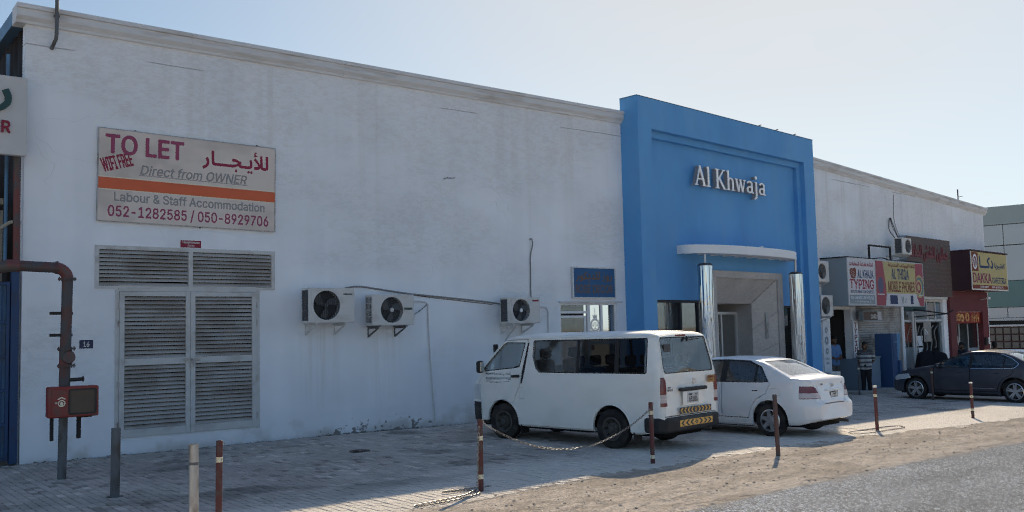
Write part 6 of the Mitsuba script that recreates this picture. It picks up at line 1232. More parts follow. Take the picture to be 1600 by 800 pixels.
# ---------------- the minibus
def build_van():
    c = Car('minibus', 'white dusty minibus with yellow and black chevron strips on its tail', 'minibus', None, (12.035, 10.50, math.radians(97.8)))
    L = 4.695
    g_ = [(.2, .955), (.42, .985), (.75, 1.0), (1.05, 1.0), (1.10, .990), (1.28, .980), (1.84, .900), (1.95, .86), (2.1, .84)]
    B = Body(L, [(0, 1.87), (.05, 1.915), (.16, 1.935), (.4, 1.945), (1.5, 1.955), (3.0, 1.95), (3.35, 1.93), (3.60, 1.885), (3.75, 1.80), (4.02, 1.55), (4.30, 1.27), (4.40, 1.15), (4.52, 1.06), (4.62, .96), (4.67, .85), (4.695, .72)],
             [(0, .34), (.5, .27), (4.2, .27), (4.695, .30)],
             [(0, .795), (.03, .82), (.10, .842), (.25, .847), (3.9, .847), (4.15, .835), (4.35, .80), (4.52, .73), (4.62, .65), (4.67, .58), (4.695, .50)],
             g_, [(0, .10), (3.4, .11), (3.8, .10), (4.3, .12), (4.695, .10)], .03,
             lambda x, y, z: np.clip(1 - x / .9, 0, 1) * np.interp(z, [0, 1.2, 1.9, 2.1], [0, .02, .16, .2]))
    out, inn = B.solid(0), B.solid(.045)
    shell = out - inn
    arches = CY(1.08, .335, .40, .55, 1.2) + CY(1.08, .335, .40, -1.2, -.55) + CY(3.65, .335, .40, .55, 1.2) + CY(3.65, .335, .40, -1.2, -.55)
    shell = shell - arches
    SW = [(.33, 1.285), (.33, 1.845), (2.86, 1.83), (2.87, 1.55), (2.78, 1.34), (2.70, 1.275)]
    DW = [(3.10, 1.79), (3.215, 1.375), (3.30, 1.355), (4.10, 1.285), (4.13, 1.32), (3.62, 1.775), (3.55, 1.80)]
    RW = [(-.71, 1.285), (.71, 1.285), (.715, 1.40), (.66, 1.85), (-.66, 1.85), (-.715, 1.40)]
    WS = [(3.68, -.66), (3.68, .66), (4.20, .735), (4.345, .70), (4.40, .35), (4.41, 0), (4.40, -.35), (4.345, -.70), (4.20, -.735)]
    vols = {}
    wv_ = side_vol(SW, .4, 1.2, .04) + side_vol(SW, -1.2, -.4, .04) + side_vol(DW, .4, 1.2, .03) + side_vol(DW, -1.2, -.4, .03) + rear_vol(RW, -.5, .45, .06) + (top_vol(WS, 1.1, 2.2, .05) ^ man(box(3.5, 4.45, -1, 1, 1.12, 1.91)))
    shell = shell - wv_
    glass = B.solid(.010) - B.solid(.014)
    # doors with their gaps
    DO = [(3.0, 1.865), (3.05, 1.60), (3.14, 1.28), (3.20, 1.0), (3.38, .68), (3.55, .735), (3.65, .745), (3.85, .70), (4.02, .52), (4.05, .34), (4.20, .345), (4.25, .70), (4.32, .95), (4.22, 1.27), (3.62, 1.85)]
    for sgn, nm in ((1, 'left'), (-1, 'right')):
        y0, y1 = (.45, 1.3) if sgn > 0 else (-1.3, -.45)
        d_in = shell ^ side_vol(grow(DO, -.006), y0, y1)
        shell = shell - side_vol(grow(DO, .006), y0, y1)
        dk_ = c.put('front_door', d_in, 'm_van_white', 35)
        hx = [(3.20, 1.165), (3.20, 1.215), (3.40, 1.205), (3.41, 1.175), (3.37, 1.155)]
        part(dk_, 'handle', ((B.solid(-.022) - B.solid(.0)) ^ side_vol(hx, y0, y1)), 'm_trim_black', fr=c.fr)
        part(dk_, 'window_seal', ((B.solid(-.003) - B.solid(.02)) ^ (side_vol(grow(DW, .018), y0, y1) - side_vol(DW, y0, y1, .03))), 'm_trim_black', smooth=35, fr=c.fr)
        part(dk_, 'window', glass ^ side_vol(grow(DW, .01), y0, y1), 'm_glass', fr=c.fr)
    # black strip on the door pillar
    PIL = [(2.985, 1.80), (3.02, 1.80), (3.13, 1.28), (3.17, 1.06), (3.13, 1.06), (3.07, 1.28)]
    for y0, y1 in ((.5, 1.3), (-1.3, -.5)): c.put('pillar_strip', (B.solid(-.004) - B.solid(.01)) ^ side_vol(PIL, y0, y1), 'm_trim_black', 35)
    HB = [(-.775, .575), (.775, .575), (.775, 1.25), (.70, 1.915), (.55, 1.95), (-.55, 1.95), (-.70, 1.915), (-.775, 1.25)]
    tail = shell ^ rear_vol(grow(HB, -.008), -.5, .28)
    shell = shell - rear_vol(grow(HB, .008), -.5, .285)
    tg = c.put('tailgate', tail, 'm_van_white', 35)
    # front lower black, lamps
    fb_ = shell ^ (man(box(4.25, 5, -1, 1, .2, .68)) + man(box(4.0, 5, -1, 1, .2, .335)))
    shell = shell - (man(box(4.25, 5, -1, 1, .2, .68)) + man(box(4.0, 5, -1, 1, .2, .335)))
    c.put('front_bumper', fb_, 'm_bumper_black', 35)
    for sgn in (1, -1):
        reg = man(box(4.25, 4.75, .40 * sgn, 1.0 * sgn, .72, 1.02))
        c.put('headlight', (B.solid(-.004) - B.solid(.03)) ^ reg, 'm_lamp_front', 35); shell = shell - reg
    c.put('grille', (B.solid(-.006) - B.solid(.02)) ^ man(box(4.4, 4.8, -.38, .38, .66, .82)), 'm_trim_black', 35)
    LP = [(.60, .735), (1.0, .735), (1.0, 1.245), (.76, 1.245), (.73, 1.20), (.70, 1.10), (.69, .735)]
    for sgn in (1, -1):
        skin = (B.solid(-.006) - B.solid(.03))
        lp = [(abs(a) * sgn, b) for a, b in [(.775 - .0, .74), (1.0, .74), (1.0, 1.245), (.80, 1.235), (.785, 1.18)]]
        lamp = skin ^ (rear_vol([(a * 1.0, b) for a, b in lp], -.3, .19) + rear_vol([(sgn * .70, .74), (sgn * .9, .74), (sgn * .9, 1.10), (sgn * .775, 1.21), (sgn * .70, 1.19)], -.3, .05) ^ rear_vol([(sgn * .705, .742), (sgn * .9, .742), (sgn * .9, 1.22), (sgn * .76, 1.21), (sgn * .72, 1.14)], -.3, .06))
        c.put('tail_light', lamp - man(box(-.4, .4, -1, 1, .80, .935)), 'm_lamp_red', 35)
        c.put('reverse_light', lamp ^ man(box(-.4, .4, -1, 1, .802, .865)), 'm_lamp_clear', 35)
        c.put('reverse_light', lamp ^ man(box(-.4, .4, -1, 1, .870, .933)), 'm_lamp_clear', 35)
    # fuel flap
    for FF in ([(3.07, .775), (3.21, .775), (3.21, .985), (3.07, .985)],):
        vol = side_vol(FF, .5, 1.3, .02); inner_ = side_vol(grow(FF, -.006), .5, 1.3, .02)
        c.put('fuel_flap', (B.solid(.002) - B.solid(.02)) ^ inner_, 'm_van_white', 35)
        shell = shell - (vol - inner_)
    # crease and sliding rail
    c.put('rain_gutter', (B.solid(-.010) - B.solid(.004)) ^ (side_vol([(.2, 1.883), (3.5, 1.885), (3.5, 1.898), (.2, 1.897)], .4, 1.2) + side_vol([(.2, 1.883), (3.5, 1.885), (3.5, 1.898), (.2, 1.897)], -1.2, -.4)), 'm_van_white', 35)
    arch_lip = [(x + .455 * math.cos(a), .345 + .46 * math.sin(a)) for x in (1.08,) for a in np.linspace(.1, math.pi - .1, 24)]
    for x in (1.08, 3.65):
        ring_ = LineString([(x + .475 * math.cos(a), .345 + .475 * math.sin(a)) for a in np.linspace(.25, math.pi - .3, 26)]).buffer(.006)
        if x < 2: c.put('arch_crease', (B.solid(-.004) - B.solid(.004)) ^ (man(prism_y(ring_, .5, 1.2)) + man(prism_y(ring_, -1.2, -.5))), 'm_van_white', 35)
    c.put('body', shell, 'm_van_white', 35)
    for y0, y1 in ((.4, 1.2), (-1.2, -.4)):
        c.put('side_window', glass ^ side_vol(grow(SW, .01), y0, y1), 'm_glass_tint')
        c.put('window_seal', (B.solid(-.003) - B.solid(.02)) ^ (side_vol(grow(SW, .016), y0, y1, .04) - side_vol(SW, y0, y1, .04)), 'm_trim_black', 35)
        for x, wd in ((.90, .09), (1.78, .05)): c.put('window_bar', (B.solid(.004) - B.solid(.03)) ^ side_vol([(x, 1.27), (x, 1.85), (x + wd, 1.85), (x + wd, 1.27)], y0, y1), 'm_trim_black', 35)
    c.put('rear_window', glass ^ rear_vol(grow(RW, .01), -.5, .45), 'm_glass_tint')
    c.put('rear_window_seal', (B.solid(-.003) - B.solid(.02)) ^ (rear_vol(grow(RW, .016), -.5, .3, .05) - rear_vol(RW, -.5, .3, .06)), 'm_trim_black', 35)
    c.put('windscreen', glass ^ (top_vol(grow(WS, .02), 1.1, 2.2) ^ man(box(3.5, 4.45, -1, 1, 1.11, 1.92))), 'm_glass')
    # rear bumper
    bm = [m3.Manifold.sphere(.05, 12).translate((x, y, z)) for x, y, z in ((.02, -.74, .36), (.02, .74, .36), (.02, -.74, .51), (.02, .74, .51), (.10, -.82, .36), (.10, .82, .36), (.10, -.82, .51), (.10, .82, .51), (.34, -.82, .36), (.34, .82, .36), (.34, -.82, .51), (.34, .82, .51))]
    bmp = m3.Manifold.batch_hull(bm) - man(box(.12, .6, -.74, .74, .2, .7))
    c.put('rear_bumper', bmp, 'm_bumper_black', 40)
    # underbody
    c.put('underbody', cat(box(.2, 4.4, -.56, .56, .22, .40), box(1.55, 3.2, -.78, .78, .24, .285), cyl((1.08, -.7, .335), (1.08, .7, .335), .06, 10), cyl((3.65, -.7, .335), (3.65, .7, .335), .05, 10)), 'm_dark')
    c.put('floor', box(.15, 4.3, -.74, .74, .56, .60), 'm_seat')
    for x, y in ((1.08, .835), (1.08, -.835), (3.65, .825), (3.65, -.825)): wheel(c, x, y, .335, .205, .195, 'steel', steer=.10 if x > 2 else 0)
    for x in (.62, 3.20):
        for sgn in (1, -1): c.put('mud_flap', moved(cbox(-.006, .006, sgn * .60, sgn * .82, .14, .45, .002), trimesh.transformations.rotation_matrix(.15, [0, 1, 0]) if False else frame(x, 0, 0)), 'm_trim_black')
    c.put('exhaust', cyl((-.02, -.52, .30), (.5, -.50, .30), .026, 10), 'm_rim_steel', 50)
    # cabin
    for x in (.55, 1.35, 2.15):
        for y in (.42, -.05, -.50): seat(x, y, .62, .44, .62, 'm_seat', c)
    for y in (.40, -.40): seat(2.98, y, .72, .50, .66, 'm_seat_grey', c)
    c.put('dashboard', cat(rbox(3.85, 4.30, -.72, .72, .85, 1.14, .06), rbox(3.85, 4.05, .18, .60, 1.12, 1.22, .04)), 'm_seat', 40)
    sw_ = tube([(.0, .19 * math.cos(a), .19 * math.sin(a)) for a in np.linspace(0, 6.283, 25)[:-1]], .016, 8, True); sw_.apply_transform(trimesh.transformations.rotation_matrix(-.9, [0, 1, 0])); sw_.apply_translation([3.72, .40, 1.24])
    c.put('steering_wheel', cat(sw_, cyl((3.72, .40, 1.24), (3.95, .40, 1.08), .03, 8)), 'm_trim_black')
    c.put('door_mirror', cat(rbox(4.08, 4.19, .865, 1.01, 1.24, 1.47, .035), cyl((4.13, .76, 1.31), (4.13, .90, 1.31), .02, 8)), 'm_trim_black', 40)
    c.put('door_mirror', cat(rbox(4.08, 4.19, -1.01, -.865, 1.24, 1.47, .035), cyl((4.13, -.76, 1.31), (4.13, -.90, 1.31), .02, 8)), 'm_trim_black', 40)
    c.put('mirror_glass', cbox(4.072, 4.079, .885, .99, 1.27, 1.44, .003), 'm_chrome_trim')
    c.put('roof_mirror', cat(rbox(3.96, 4.02, .60, .70, 1.62, 1.78, .02)), 'm_trim_black', 40)
    # tail fittings
    RX = lambda z: np.interp(z, [.5, 1.2, 1.9], [-.012, .012, .152])
    lift = lambda m: m
    hx = .0
    c.put('tailgate_handle', cat(rbox(-.035, .03, -.44, .36, .965, 1.025, .02)), 'm_trim_black', 40)
    part(tg, 'plate_recess', box(-.0115, -.006, -.30, .28, .735, .955), 'm_van_white', fr=c.fr)
    def onrear(poly, d, x=-.012): return prism_x(poly, x - d, x)          # (y, z) polygons; seen from behind, +y is left
    np_ = c.put('number_plate', onrear(sbox(-.175, .765, .165, .935), .008), 'm_plate')
    def rtext(text, h, y, z, width, bold=True, x=-.021, d=.003, align='c'):
        m = meshkit.text_mesh(text, h, d, bold); v = np.array(m.vertices); v[:, 0] -= (v[:, 0].max() + v[:, 0].min()) / 2 if align == 'c' else v[:, 0].min(); v[:, 0] *= width / np.ptp(v[:, 0])
        return trimesh.Trimesh(np.c_[x - v[:, 2], y - v[:, 0], z + v[:, 1]], m.faces, process=False)
    part(np_, 'characters', cat(rtext('65186', .085, -.005, .785, .25), rtext('AJMAN', .028, .08, .892, .10), rtext('U.A.E', .028, -.10, .892, .08)), 'm_print', fr=c.fr)
    def chevrons(y0, y1, z0, z1, n, x):
        H = z1 - z0; ym = (y0 + y1) / 2; st_ = (y0 - y1) / n; out = []
        for k in range(n):
            yc = y0 - (k + .5) * st_; dirn = 1 if yc > ym + 1e-6 else -1
            if abs(yc - ym) < st_ * .3: out.append(Polygon([(yc, z0), (yc + st_ * .33, z0 + H / 2), (yc, z1), (yc - st_ * .33, z0 + H / 2)]).difference(Point(yc, z0 + H / 2).buffer(.018))); continue
            tip = yc + dirn * st_ * .42; w2 = st_ * .36
            out.append(Polygon([(tip, z0 + H / 2), (tip - dirn * st_ * .5, z1), (tip - dirn * (st_ * .5 + w2), z1), (tip - dirn * w2, z0 + H / 2), (tip - dirn * (st_ * .5 + w2), z0), (tip - dirn * st_ * .5, z0)]))
        return onrear(union_all(out), .002, x)
    cs = c.put('chevron_strip', onrear(sbox(-.555, .60, .395, .70), .003, -.0135), 'm_print', label='black and orange chevron strip on the tailgate')
    part(cs, 'chevron', chevrons(.385, -.545, .605, .695, 9, -.0168), 'm_chevron', fr=c.fr)
    cs = c.put('chevron_strip', onrear(sbox(-.555, .395, .425, .498), .004, -.030), 'm_chevron', label='orange and black chevron strip on the rear bumper')
    part(cs, 'chevron', chevrons(.40, -.53, .402, .490, 7, -.0345), 'm_print', fr=c.fr)
    lg = union_all([affinity.scale(Point(0, 0).buffer(.062), 1, .85).difference(affinity.scale(Point(0, 0).buffer(.052), 1, .85)), affinity.scale(Point(0, 0).buffer(.028), 1, 1.75).difference(affinity.scale(Point(0, 0).buffer(.019), 1, 1.8)), affinity.scale(Point(0, .02).buffer(.045), 1, .5).difference(affinity.scale(Point(0, .02).buffer(.037), 1, .42))])
    c.put('emblem', onrear(affinity.translate(lg, -.065, 1.12), .012, -.0005), 'm_chrome_trim')
    c.put('badge', cat(rtext('TOYOTA', .022, .66, 1.035, .10, x=-.003), rtext('HIACE', .034, .64, .985, .17, x=-.003)), 'm_print')
    stk = c.put('sticker', onrear(sbox(-.71, 1.075, -.50, 1.195), .003, .002), 'm_sticker')
    part(stk, 'print', cat(rtext('MINIBUS', .03, -.605, 1.15, .17, x=-.0015), rtext('12+1', .03, -.605, 1.10, .12, x=-.0015)), 'm_text_brown', fr=c.fr)
    c.put('brake_light', onrear(sbox(-.08, 1.875, .20, 1.905), .02, .165), 'm_lamp_red')
    c.put('rear_wiper', cat(cyl((.10, -.05, 1.80), (.125, -.10, 1.86), .02, 8), tube([(.115, -.10, 1.855), (.10, -.2, 1.84), (.095, -.42, 1.82)], .008, 5)), 'm_trim_black')
    c.put('window_notice', box(.115, .12, .42, .60, 1.62, 1.75), 'm_seat_grey')
    # writing on the driver's door
    def dtext(text, h, x, z, width, bold, y): 
        m = meshkit.text_mesh(text, h, .002, bold); v = np.array(m.vertices); v[:, 0] -= v[:, 0].min(); v[:, 0] *= width / np.ptp(v[:, 0])
        return trimesh.Trimesh(np.c_[x - v[:, 0], y(z + v[:, 1]) + v[:, 2], z + v[:, 1]], m.faces, process=False)
    yl = lambda z: .847 * np.interp(z, [a for a, _ in g_], [b for _, b in g_]) * .996 + .002
    ar = arabic('van', .075, 0, 0, .66); v = np.array(ar.vertices); ar.vertices = np.c_[4.09 - v[:, 0], yl(1.185 + v[:, 2]) - v[:, 1] * .5, 1.185 + v[:, 2]]
    ar.invert() if ar.volume < 0 else None
    wy = lambda z: yl(z) - .012 * 1
    c.put('door_writing', cat(ar, dtext('AL MASI MARINE ENGINEERING', .042, 4.09, 1.115, .68, True, yl), dtext('Marine engineering works and general maintenance', .018, 4.09, 1.075, .66, False, yl), dtext('Ajman - United Arab Emirates', .016, 3.98, 1.05, .38, False, yl)), 'm_print')
    c.put('door_writing', cat(*[dtext(t_, .022, 4.33, z, .20, False, lambda z: np.full_like(z, .792)) for t_, z in (('06-7430881', .50), ('050-6325578', .46), ('056-1094483', .42))]), 'm_print')
    return c
build_van()

# ---------------- sedans
def build_sedan(name, label, pose, kind):
    white_ = kind == 'white'
    c = Car(name, label, 'car', 'parked cars', pose)
    if white_:
        L, rax, fax, wr, hw = 4.30, .92, 3.47, .305, .845
        zt = [(0, .80), (.03, .98), (.07, 1.045), (.16, 1.075), (.35, 1.085), (.52, 1.092), (.75, 1.205), (1.0, 1.325), (1.18, 1.395), (1.45, 1.44), (1.75, 1.455), (2.1, 1.46), (2.5, 1.435), (2.75, 1.375), (3.1, 1.205), (3.48, 1.01), (3.65, .965), (3.95, .90), (4.15, .80), (4.25, .68), (4.30, .58)]
        w_ = [(0, .60), (.04, .66), (.10, .715), (.22, .775), (.45, .825), (.8, .845), (3.2, .845), (3.6, .83), (3.9, .78), (4.1, .69), (4.22, .58), (4.30, .44)]
        DLO = [(.965, 1.035), (1.08, 1.02), (3.24, 1.005), (3.22, 1.05), (2.78, 1.335), (2.55, 1.385), (2.2, 1.405), (1.75, 1.41), (1.42, 1.385), (1.15, 1.28)]
        RG = [(.58, -.56), (.58, .56), (.72, .60), (1.12, .53), (1.18, .50), (1.18, -.50), (1.12, -.53), (.72, -.60)]
        WSs = [(2.68, -.50), (2.68, .50), (3.25, .64), (3.42, .60), (3.45, 0), (3.42, -.60), (3.25, -.64)]
        bp, doors = (1.88, 2.0), ([(.90, .99), (.955, 1.03), (1.14, 1.295), (1.42, 1.405), (1.95, 1.425), (1.95, .34), (1.37, .34), (1.30, .55), (1.18, .70), (1.0, .80)], [(1.958, .34), (1.958, 1.425), (2.55, 1.40), (2.83, 1.34), (3.27, 1.03), (3.27, .34)])
        body_m, glass_m = 'm_sedan_white', 'm_glass_tint'
        lean = lambda x, y, z: np.clip(1 - x / .45, 0, 1) * np.interp(z, [.3, .60, .68, .92, 1.0, 1.06], [.0, .0, .075, .115, .10, .07])
    else:
        L, rax, fax, wr, hw = 4.80, 1.03, 3.90, .335, .885
        zt = [(0, .80), (.04, .98), (.10, 1.06), (.3, 1.09), (.55, 1.11), (.8, 1.20), (1.1, 1.345), (1.35, 1.43), (1.6, 1.465), (1.9, 1.485), (2.2, 1.475), (2.5, 1.425), (2.8, 1.32), (3.1, 1.175), (3.42, 1.03), (3.7, 1.005), (4.1, .93), (4.4, .84), (4.6, .74), (4.72, .64), (4.80, .52)]
        w_ = [(0, .64), (.05, .72), (.15, .79), (.4, .85), (.8, .885), (3.8, .885), (4.15, .86), (4.4, .80), (4.6, .69), (4.72, .57), (4.80, .44)]
        DLO = [(.95, 1.13), (.98, 1.06), (1.10, 1.025), (3.28, 1.0), (3.25, 1.04), (2.75, 1.315), (2.5, 1.37), (2.2, 1.395), (1.8, 1.40), (1.42, 1.375), (1.15, 1.27)]
        RG = [(.70, -.58), (.70, .58), (.85, .62), (1.25, .54), (1.32, .5), (1.32, -.5), (1.25, -.54), (.85, -.62)]
        WSs = [(2.50, -.52), (2.50, .52), (3.15, .66), (3.32, .62), (3.36, 0), (3.32, -.62), (3.15, -.66)]
        bp, doors = (2.20, 2.30), ([(1.02, 1.0), (1.0, 1.1), (1.16, 1.30), (1.45, 1.40), (2.25, 1.42), (2.25, .32), (1.52, .32), (1.44, .55), (1.3, .72), (1.12, .80)], [(2.258, .32), (2.258, 1.42), (2.52, 1.39), (2.80, 1.315), (3.33, 1.02), (3.33, .32)])
        body_m, glass_m = 'm_sedan_dark', 'm_glass_tint'
        lean = lambda x, y, z: np.clip(1 - x / .45, 0, 1) * np.interp(z, [.3, .62, .70, 1.0], [.0, .0, .05, .08])
    if pose[0] > 31: body_m = 'm_sedan_white'
    gg = [(.15, .93), (.35, .985), (.55, 1.0), (.75, .99), (.95, .955), (1.04, .925), (1.40, .735), (1.5, .68)]
    B = Body(L, zt, [(0, .34), (.35, .24), (1.2, .19), (L - .9, .19), (L, .26)], w_, gg, [(0, .05), (.3, .05), (.8, .07), (1.3, .10), (2.5, .10), (3.3, .07), (L, .10)], .02, lean, 84)
    out = B.solid(0); shell = out - B.solid(.04)
    ar_ = wr + .065
    for x in (rax, fax): shell = shell - (CY(x, wr + .01, ar_, .55, 1.2) + CY(x, wr + .01, ar_, -1.2, -.55))
    topcut = man(box(0, L, -1, 1, 1.0, 1.6))
    side_ = lambda p, r=.0: side_vol(p, .35, 1.3, r) + side_vol(p, -1.3, -.35, r)
    rgv = top_vol(RG, 1.0, 1.6, .05) ^ man(box(.5, 1.3, -1, 1, 1.105, 1.395 if white_ else 1.42)); wsv = top_vol(WSs, .95, 1.6, .05) ^ man(box(2.4, 3.6, -1, 1, 1.02, 1.42))
    shell = shell - rgv - wsv - side_(DLO, .02)
    glass = B.solid(.008) - B.solid(.012)
    skin = lambda a, b: B.solid(a) - B.solid(b)
    for D, nm in zip(doors, ('rear_door', 'front_door')):
        for y0, y1 in ((.45, 1.3), (-1.3, -.45)):
            dd_ = shell ^ side_vol(grow(D, -.007), y0, y1)
            dk_ = c.put(nm, dd_, body_m, 35)
            shell = shell - side_vol(grow(D, .007), y0, y1)
            x0 = (1.13 if nm == 'rear_door' else 2.16) if white_ else (1.42 if nm == 'rear_door' else 2.46)
            hz = .865 if white_ else .86
            part(dk_, 'handle', skin(-.022, -.006) ^ side_vol([(x0, hz), (x0 + .19, hz - .008), (x0 + .19, hz + .018), (x0 + .02, hz + .026)], y0, y1, .008), 'm_chrome_trim' if white_ is None else body_m, fr=c.fr)
            part(dk_, 'handle_cup', skin(-.002, .004) ^ side_vol([(x0 + .03, hz - .018), (x0 + .15, hz - .024), (x0 + .15, hz - .004), (x0 + .03, hz)], y0, y1), 'm_trim_black', fr=c.fr)
    # trunk lid line, lamps
    ly0, ly1 = (.455, .70) if white_ else (.42, .80)
    TL = [(-.50, 1.2), (.50, 1.2), (.50, .90), (.44, .66), (.38, .62), (-.38, .62), (-.44, .66), (-.50, .90)]
    gap = rear_vol(grow(TL, .008), -.3, .50) - rear_vol(grow(TL, -.008), -.3, .494)
    shell = shell - (gap ^ man(box(-.5, .62, -1, 1, .5, 1.3)))
    for sgn in (1, -1):
        if white_: lv = rear_vol([(sgn * .46, .725), (sgn * 1.0, .715), (sgn * 1.0, .955), (sgn * .60, .945), (sgn * .54, .90), (sgn * .50, .80)], -.3, .33)
        else: lv = rear_vol([(sgn * .40, .80), (sgn * 1.0, .80), (sgn * 1.0, .97), (sgn * .45, .96)], -.3, .33)
        lam = skin(-.006, .03) ^ lv; shell = shell - lv
        c.put('tail_light', lam ^ man(box(-.3, .5, -1, 1, .826, 1.1)), 'm_lamp_red', 35)
        c.put('reverse_light', lam ^ man(box(-.3, .5, -1, 1, .733, .823)), 'm_lamp_clear', 35)
        c.put('tail_light_base', lam ^ man(box(-.3, .5, -1, 1, .6, .730)), 'm_lamp_red', 35)
        hv = side_vol([(L - .75, .66), (L - .2, .58), (L - .12, .66), (L - .3, .76), (L - .7, .80)], .38 if sgn > 0 else -1.2, 1.2 if sgn > 0 else -.38)
        c.put('headlight', skin(-.004, .03) ^ hv, 'm_lamp_front', 35); shell = shell - hv
    if white_:
        FF = [(.69, .775), (.87, .765), (.88, .90), (.70, .905)]
        c.put('fuel_flap', skin(.002, .02) ^ side_vol(grow(FF, -.005), .5, 1.3, .02), body_m, 35); shell = shell - (side_vol(FF, .5, 1.3, .02) - side_vol(grow(FF, -.005), .5, 1.3, .02))
    grl = man(box(L - .35, L + .1, -.42, .42, .34, .60)); c.put('grille', skin(.004, .03) ^ grl, 'm_trim_black', 35); shell = shell - grl
    c.put('body', shell, body_m, 35)
    for y0, y1 in ((.35, 1.3), (-1.3, -.35)):
        for a, b in ((0, bp[0]), (bp[1], 9)):
            c.put('side_window', (glass ^ side_vol(grow(DLO, .01), y0, y1)) ^ man(box(a, b, -2, 2, 0, 3)), glass_m)
        c.put('window_pillar', (skin(-.001, .03) ^ side_vol(DLO, y0, y1, .02)) ^ man(box(bp[0], bp[1], -2, 2, 0, 3)), 'm_trim_black', 35)
        c.put('window_seal', skin(-.003, .02) ^ (side_vol(grow(DLO, .016), y0, y1) - side_vol(DLO, y0, y1, .02)), 'm_trim_black', 35)
        q = [.30, .0][0]
        bar_x = 1.22 if white_ else 1.30
        c.put('quarter_bar', (skin(.0, .03) ^ side_vol(DLO, y0, y1, .02)) ^ man(box(bar_x, bar_x + .035, -2, 2, 0, 3)), 'm_trim_black', 35)
        if not white_:
            lower = [(.93, 1.07), (1.02, 1.0), (1.12, .985), (2.24, .972), (2.24, .987), (1.12, 1.0), (1.03, 1.015), (.965, 1.06), (.93, 1.13), (1.14, 1.285), (1.42, 1.395), (1.42, 1.41), (1.13, 1.30), (.905, 1.13)]
            c.put('chrome_strip', skin(-.006, .01) ^ man(prism_y(Polygon(lower).buffer(0), y0, y1)), 'm_chrome_trim', 35)
            c.put('sill_strip', skin(-.005, .01) ^ side_vol([(1.55, .395), (2.25, .40), (2.25, .415), (1.55, .41)], y0, y1), 'm_chrome_trim', 35)
            c.put('mud_sill', skin(-.006, .02) ^ side_vol([(1.5, .20), (3.4, .20), (3.4, .25), (1.5, .25)], y0, y1), 'm_trim_black', 35)
    c.put('rear_window', glass ^ (top_vol(grow(RG, .015), 1.0, 1.6) ^ man(box(.5, 1.3, -1, 1, 1.10, 1.43))), 'm_glass' if white_ else glass_m)
    c.put('windscreen', glass ^ (top_vol(grow(WSs, .015), .95, 1.6) ^ man(box(2.4, 3.6, -1, 1, 1.0, 1.43))), 'm_glass')
    c.put('underbody', cat(box(.25, L - .3, -.56, .56, .18, .36), box(rax + .45, fax - .45, -.72, .72, .17, .22), cyl((rax, -.7, wr), (rax, .7, wr), .05, 8), cyl((fax, -.7, wr), (fax, .7, wr), .05, 8)), 'm_dark')
    for x in (rax, fax):
        for sgn in (1, -1): wheel(c, x, sgn * (hw - .012), wr, .195, wr * (.66 if white_ else .70), 'six' if white_ else 'five', steer=0)
    for x, ys in ((1.12, (.38, -.38)), (2.02, (.36, -.36))):
        for y in ys: seat(x, y, .38, .50, .62, 'm_seat_grey', c)
    c.put('parcel_shelf', box(.55, 1.12, -.62, .62, 1.0, 1.03), 'm_seat_grey')
    c.put('dashboard', rbox(2.95, 3.4, -.66, .66, .72, .98, .06), 'm_seat', 40)
    st_ = tube([(.0, .18 * math.cos(a), .18 * math.sin(a)) for a in np.linspace(0, 6.283, 21)[:-1]], .014, 6, True); st_.apply_transform(trimesh.transformations.rotation_matrix(-.5, [0, 1, 0])); st_.apply_translation([2.78, .36, .98])
    c.put('steering_wheel', st_, 'm_trim_black')
    for sgn in (1, -1): c.put('door_mirror', cat(rbox(3.0 if white_ else 3.12, 3.12 if white_ else 3.24, sgn * .90 - .10, sgn * .90 + .10, .98, 1.12, .04), cyl((3.1, sgn * .74, 1.03), (3.1, sgn * .84, 1.03), .02, 6)), body_m, 40)
    c.put('exhaust', cyl((-.01, -.40, .26), (.3, -.38, .27), .030, 12), 'm_rim_steel', 50)
    if white_ and pose[0] < 31:
        nx = .085
        pk = c.put('number_plate', cbox(nx - .012, nx, -.21, .09, .675, .825, .004), 'm_trim_black')
        part(pk, 'face', box(nx - .0145, nx - .0125, -.195, .075, .69, .81), 'm_plate', fr=c.fr)
        def rt(text, h, y, z, width, x):
            m = meshkit.text_mesh(text, h, .002, True); v = np.array(m.vertices); v[:, 0] -= (v[:, 0].max() + v[:, 0].min()) / 2; v[:, 0] *= width / np.ptp(v[:, 0])
            return trimesh.Trimesh(np.c_[x - v[:, 2], y - v[:, 0], z + v[:, 1]], m.faces, process=False)
        part(pk, 'characters', cat(rt('DUBAI', .035, -.06, .765, .13, nx - .0147), rt('G 48156', .045, -.06, .70, .22, nx - .0147)), 'm_print', fr=c.fr)
        c.put('trunk_garnish', rbox(.075, .115, -.36, .24, .845, .872, .012), 'm_chrome_trim', 40)
        lg = union_all([affinity.scale(Point(0, 0).buffer(.05), 1, .8).difference(affinity.scale(Point(0, 0).buffer(.041), 1, .8)), affinity.scale(Point(0, 0).buffer(.022), 1, 1.7).difference(affinity.scale(Point(0, 0).buffer(.015), 1, 1.75)), affinity.scale(Point(0, .015).buffer(.036), 1, .5).difference(affinity.scale(Point(0, .015).buffer(.029), 1, .42))])
        c.put('emblem', prism_x(affinity.translate(lg, -.05, .94), .095, .112), 'm_chrome_trim')
        c.put('badge', cat(rt('YARIS', .03, .36, .955, .11, .102), rt('1.5', .03, -.42, .955, .06, .102)), 'm_print')
    return c
build_sedan('sedan', 'white sedan parked beside the minibus with red tail lights and six-spoke wheels', (15.462, 9.987, 1.672), 'white')
build_sedan('sedan', 'dark blue-black sedan parked side-on near the shops with chrome window strip', (28.553, 11.146, 1.621), 'dark')
build_sedan('sedan', 'white car behind the black sedan, only its roof showing at the right edge', (34.7, 13.3, 1.62), 'white')
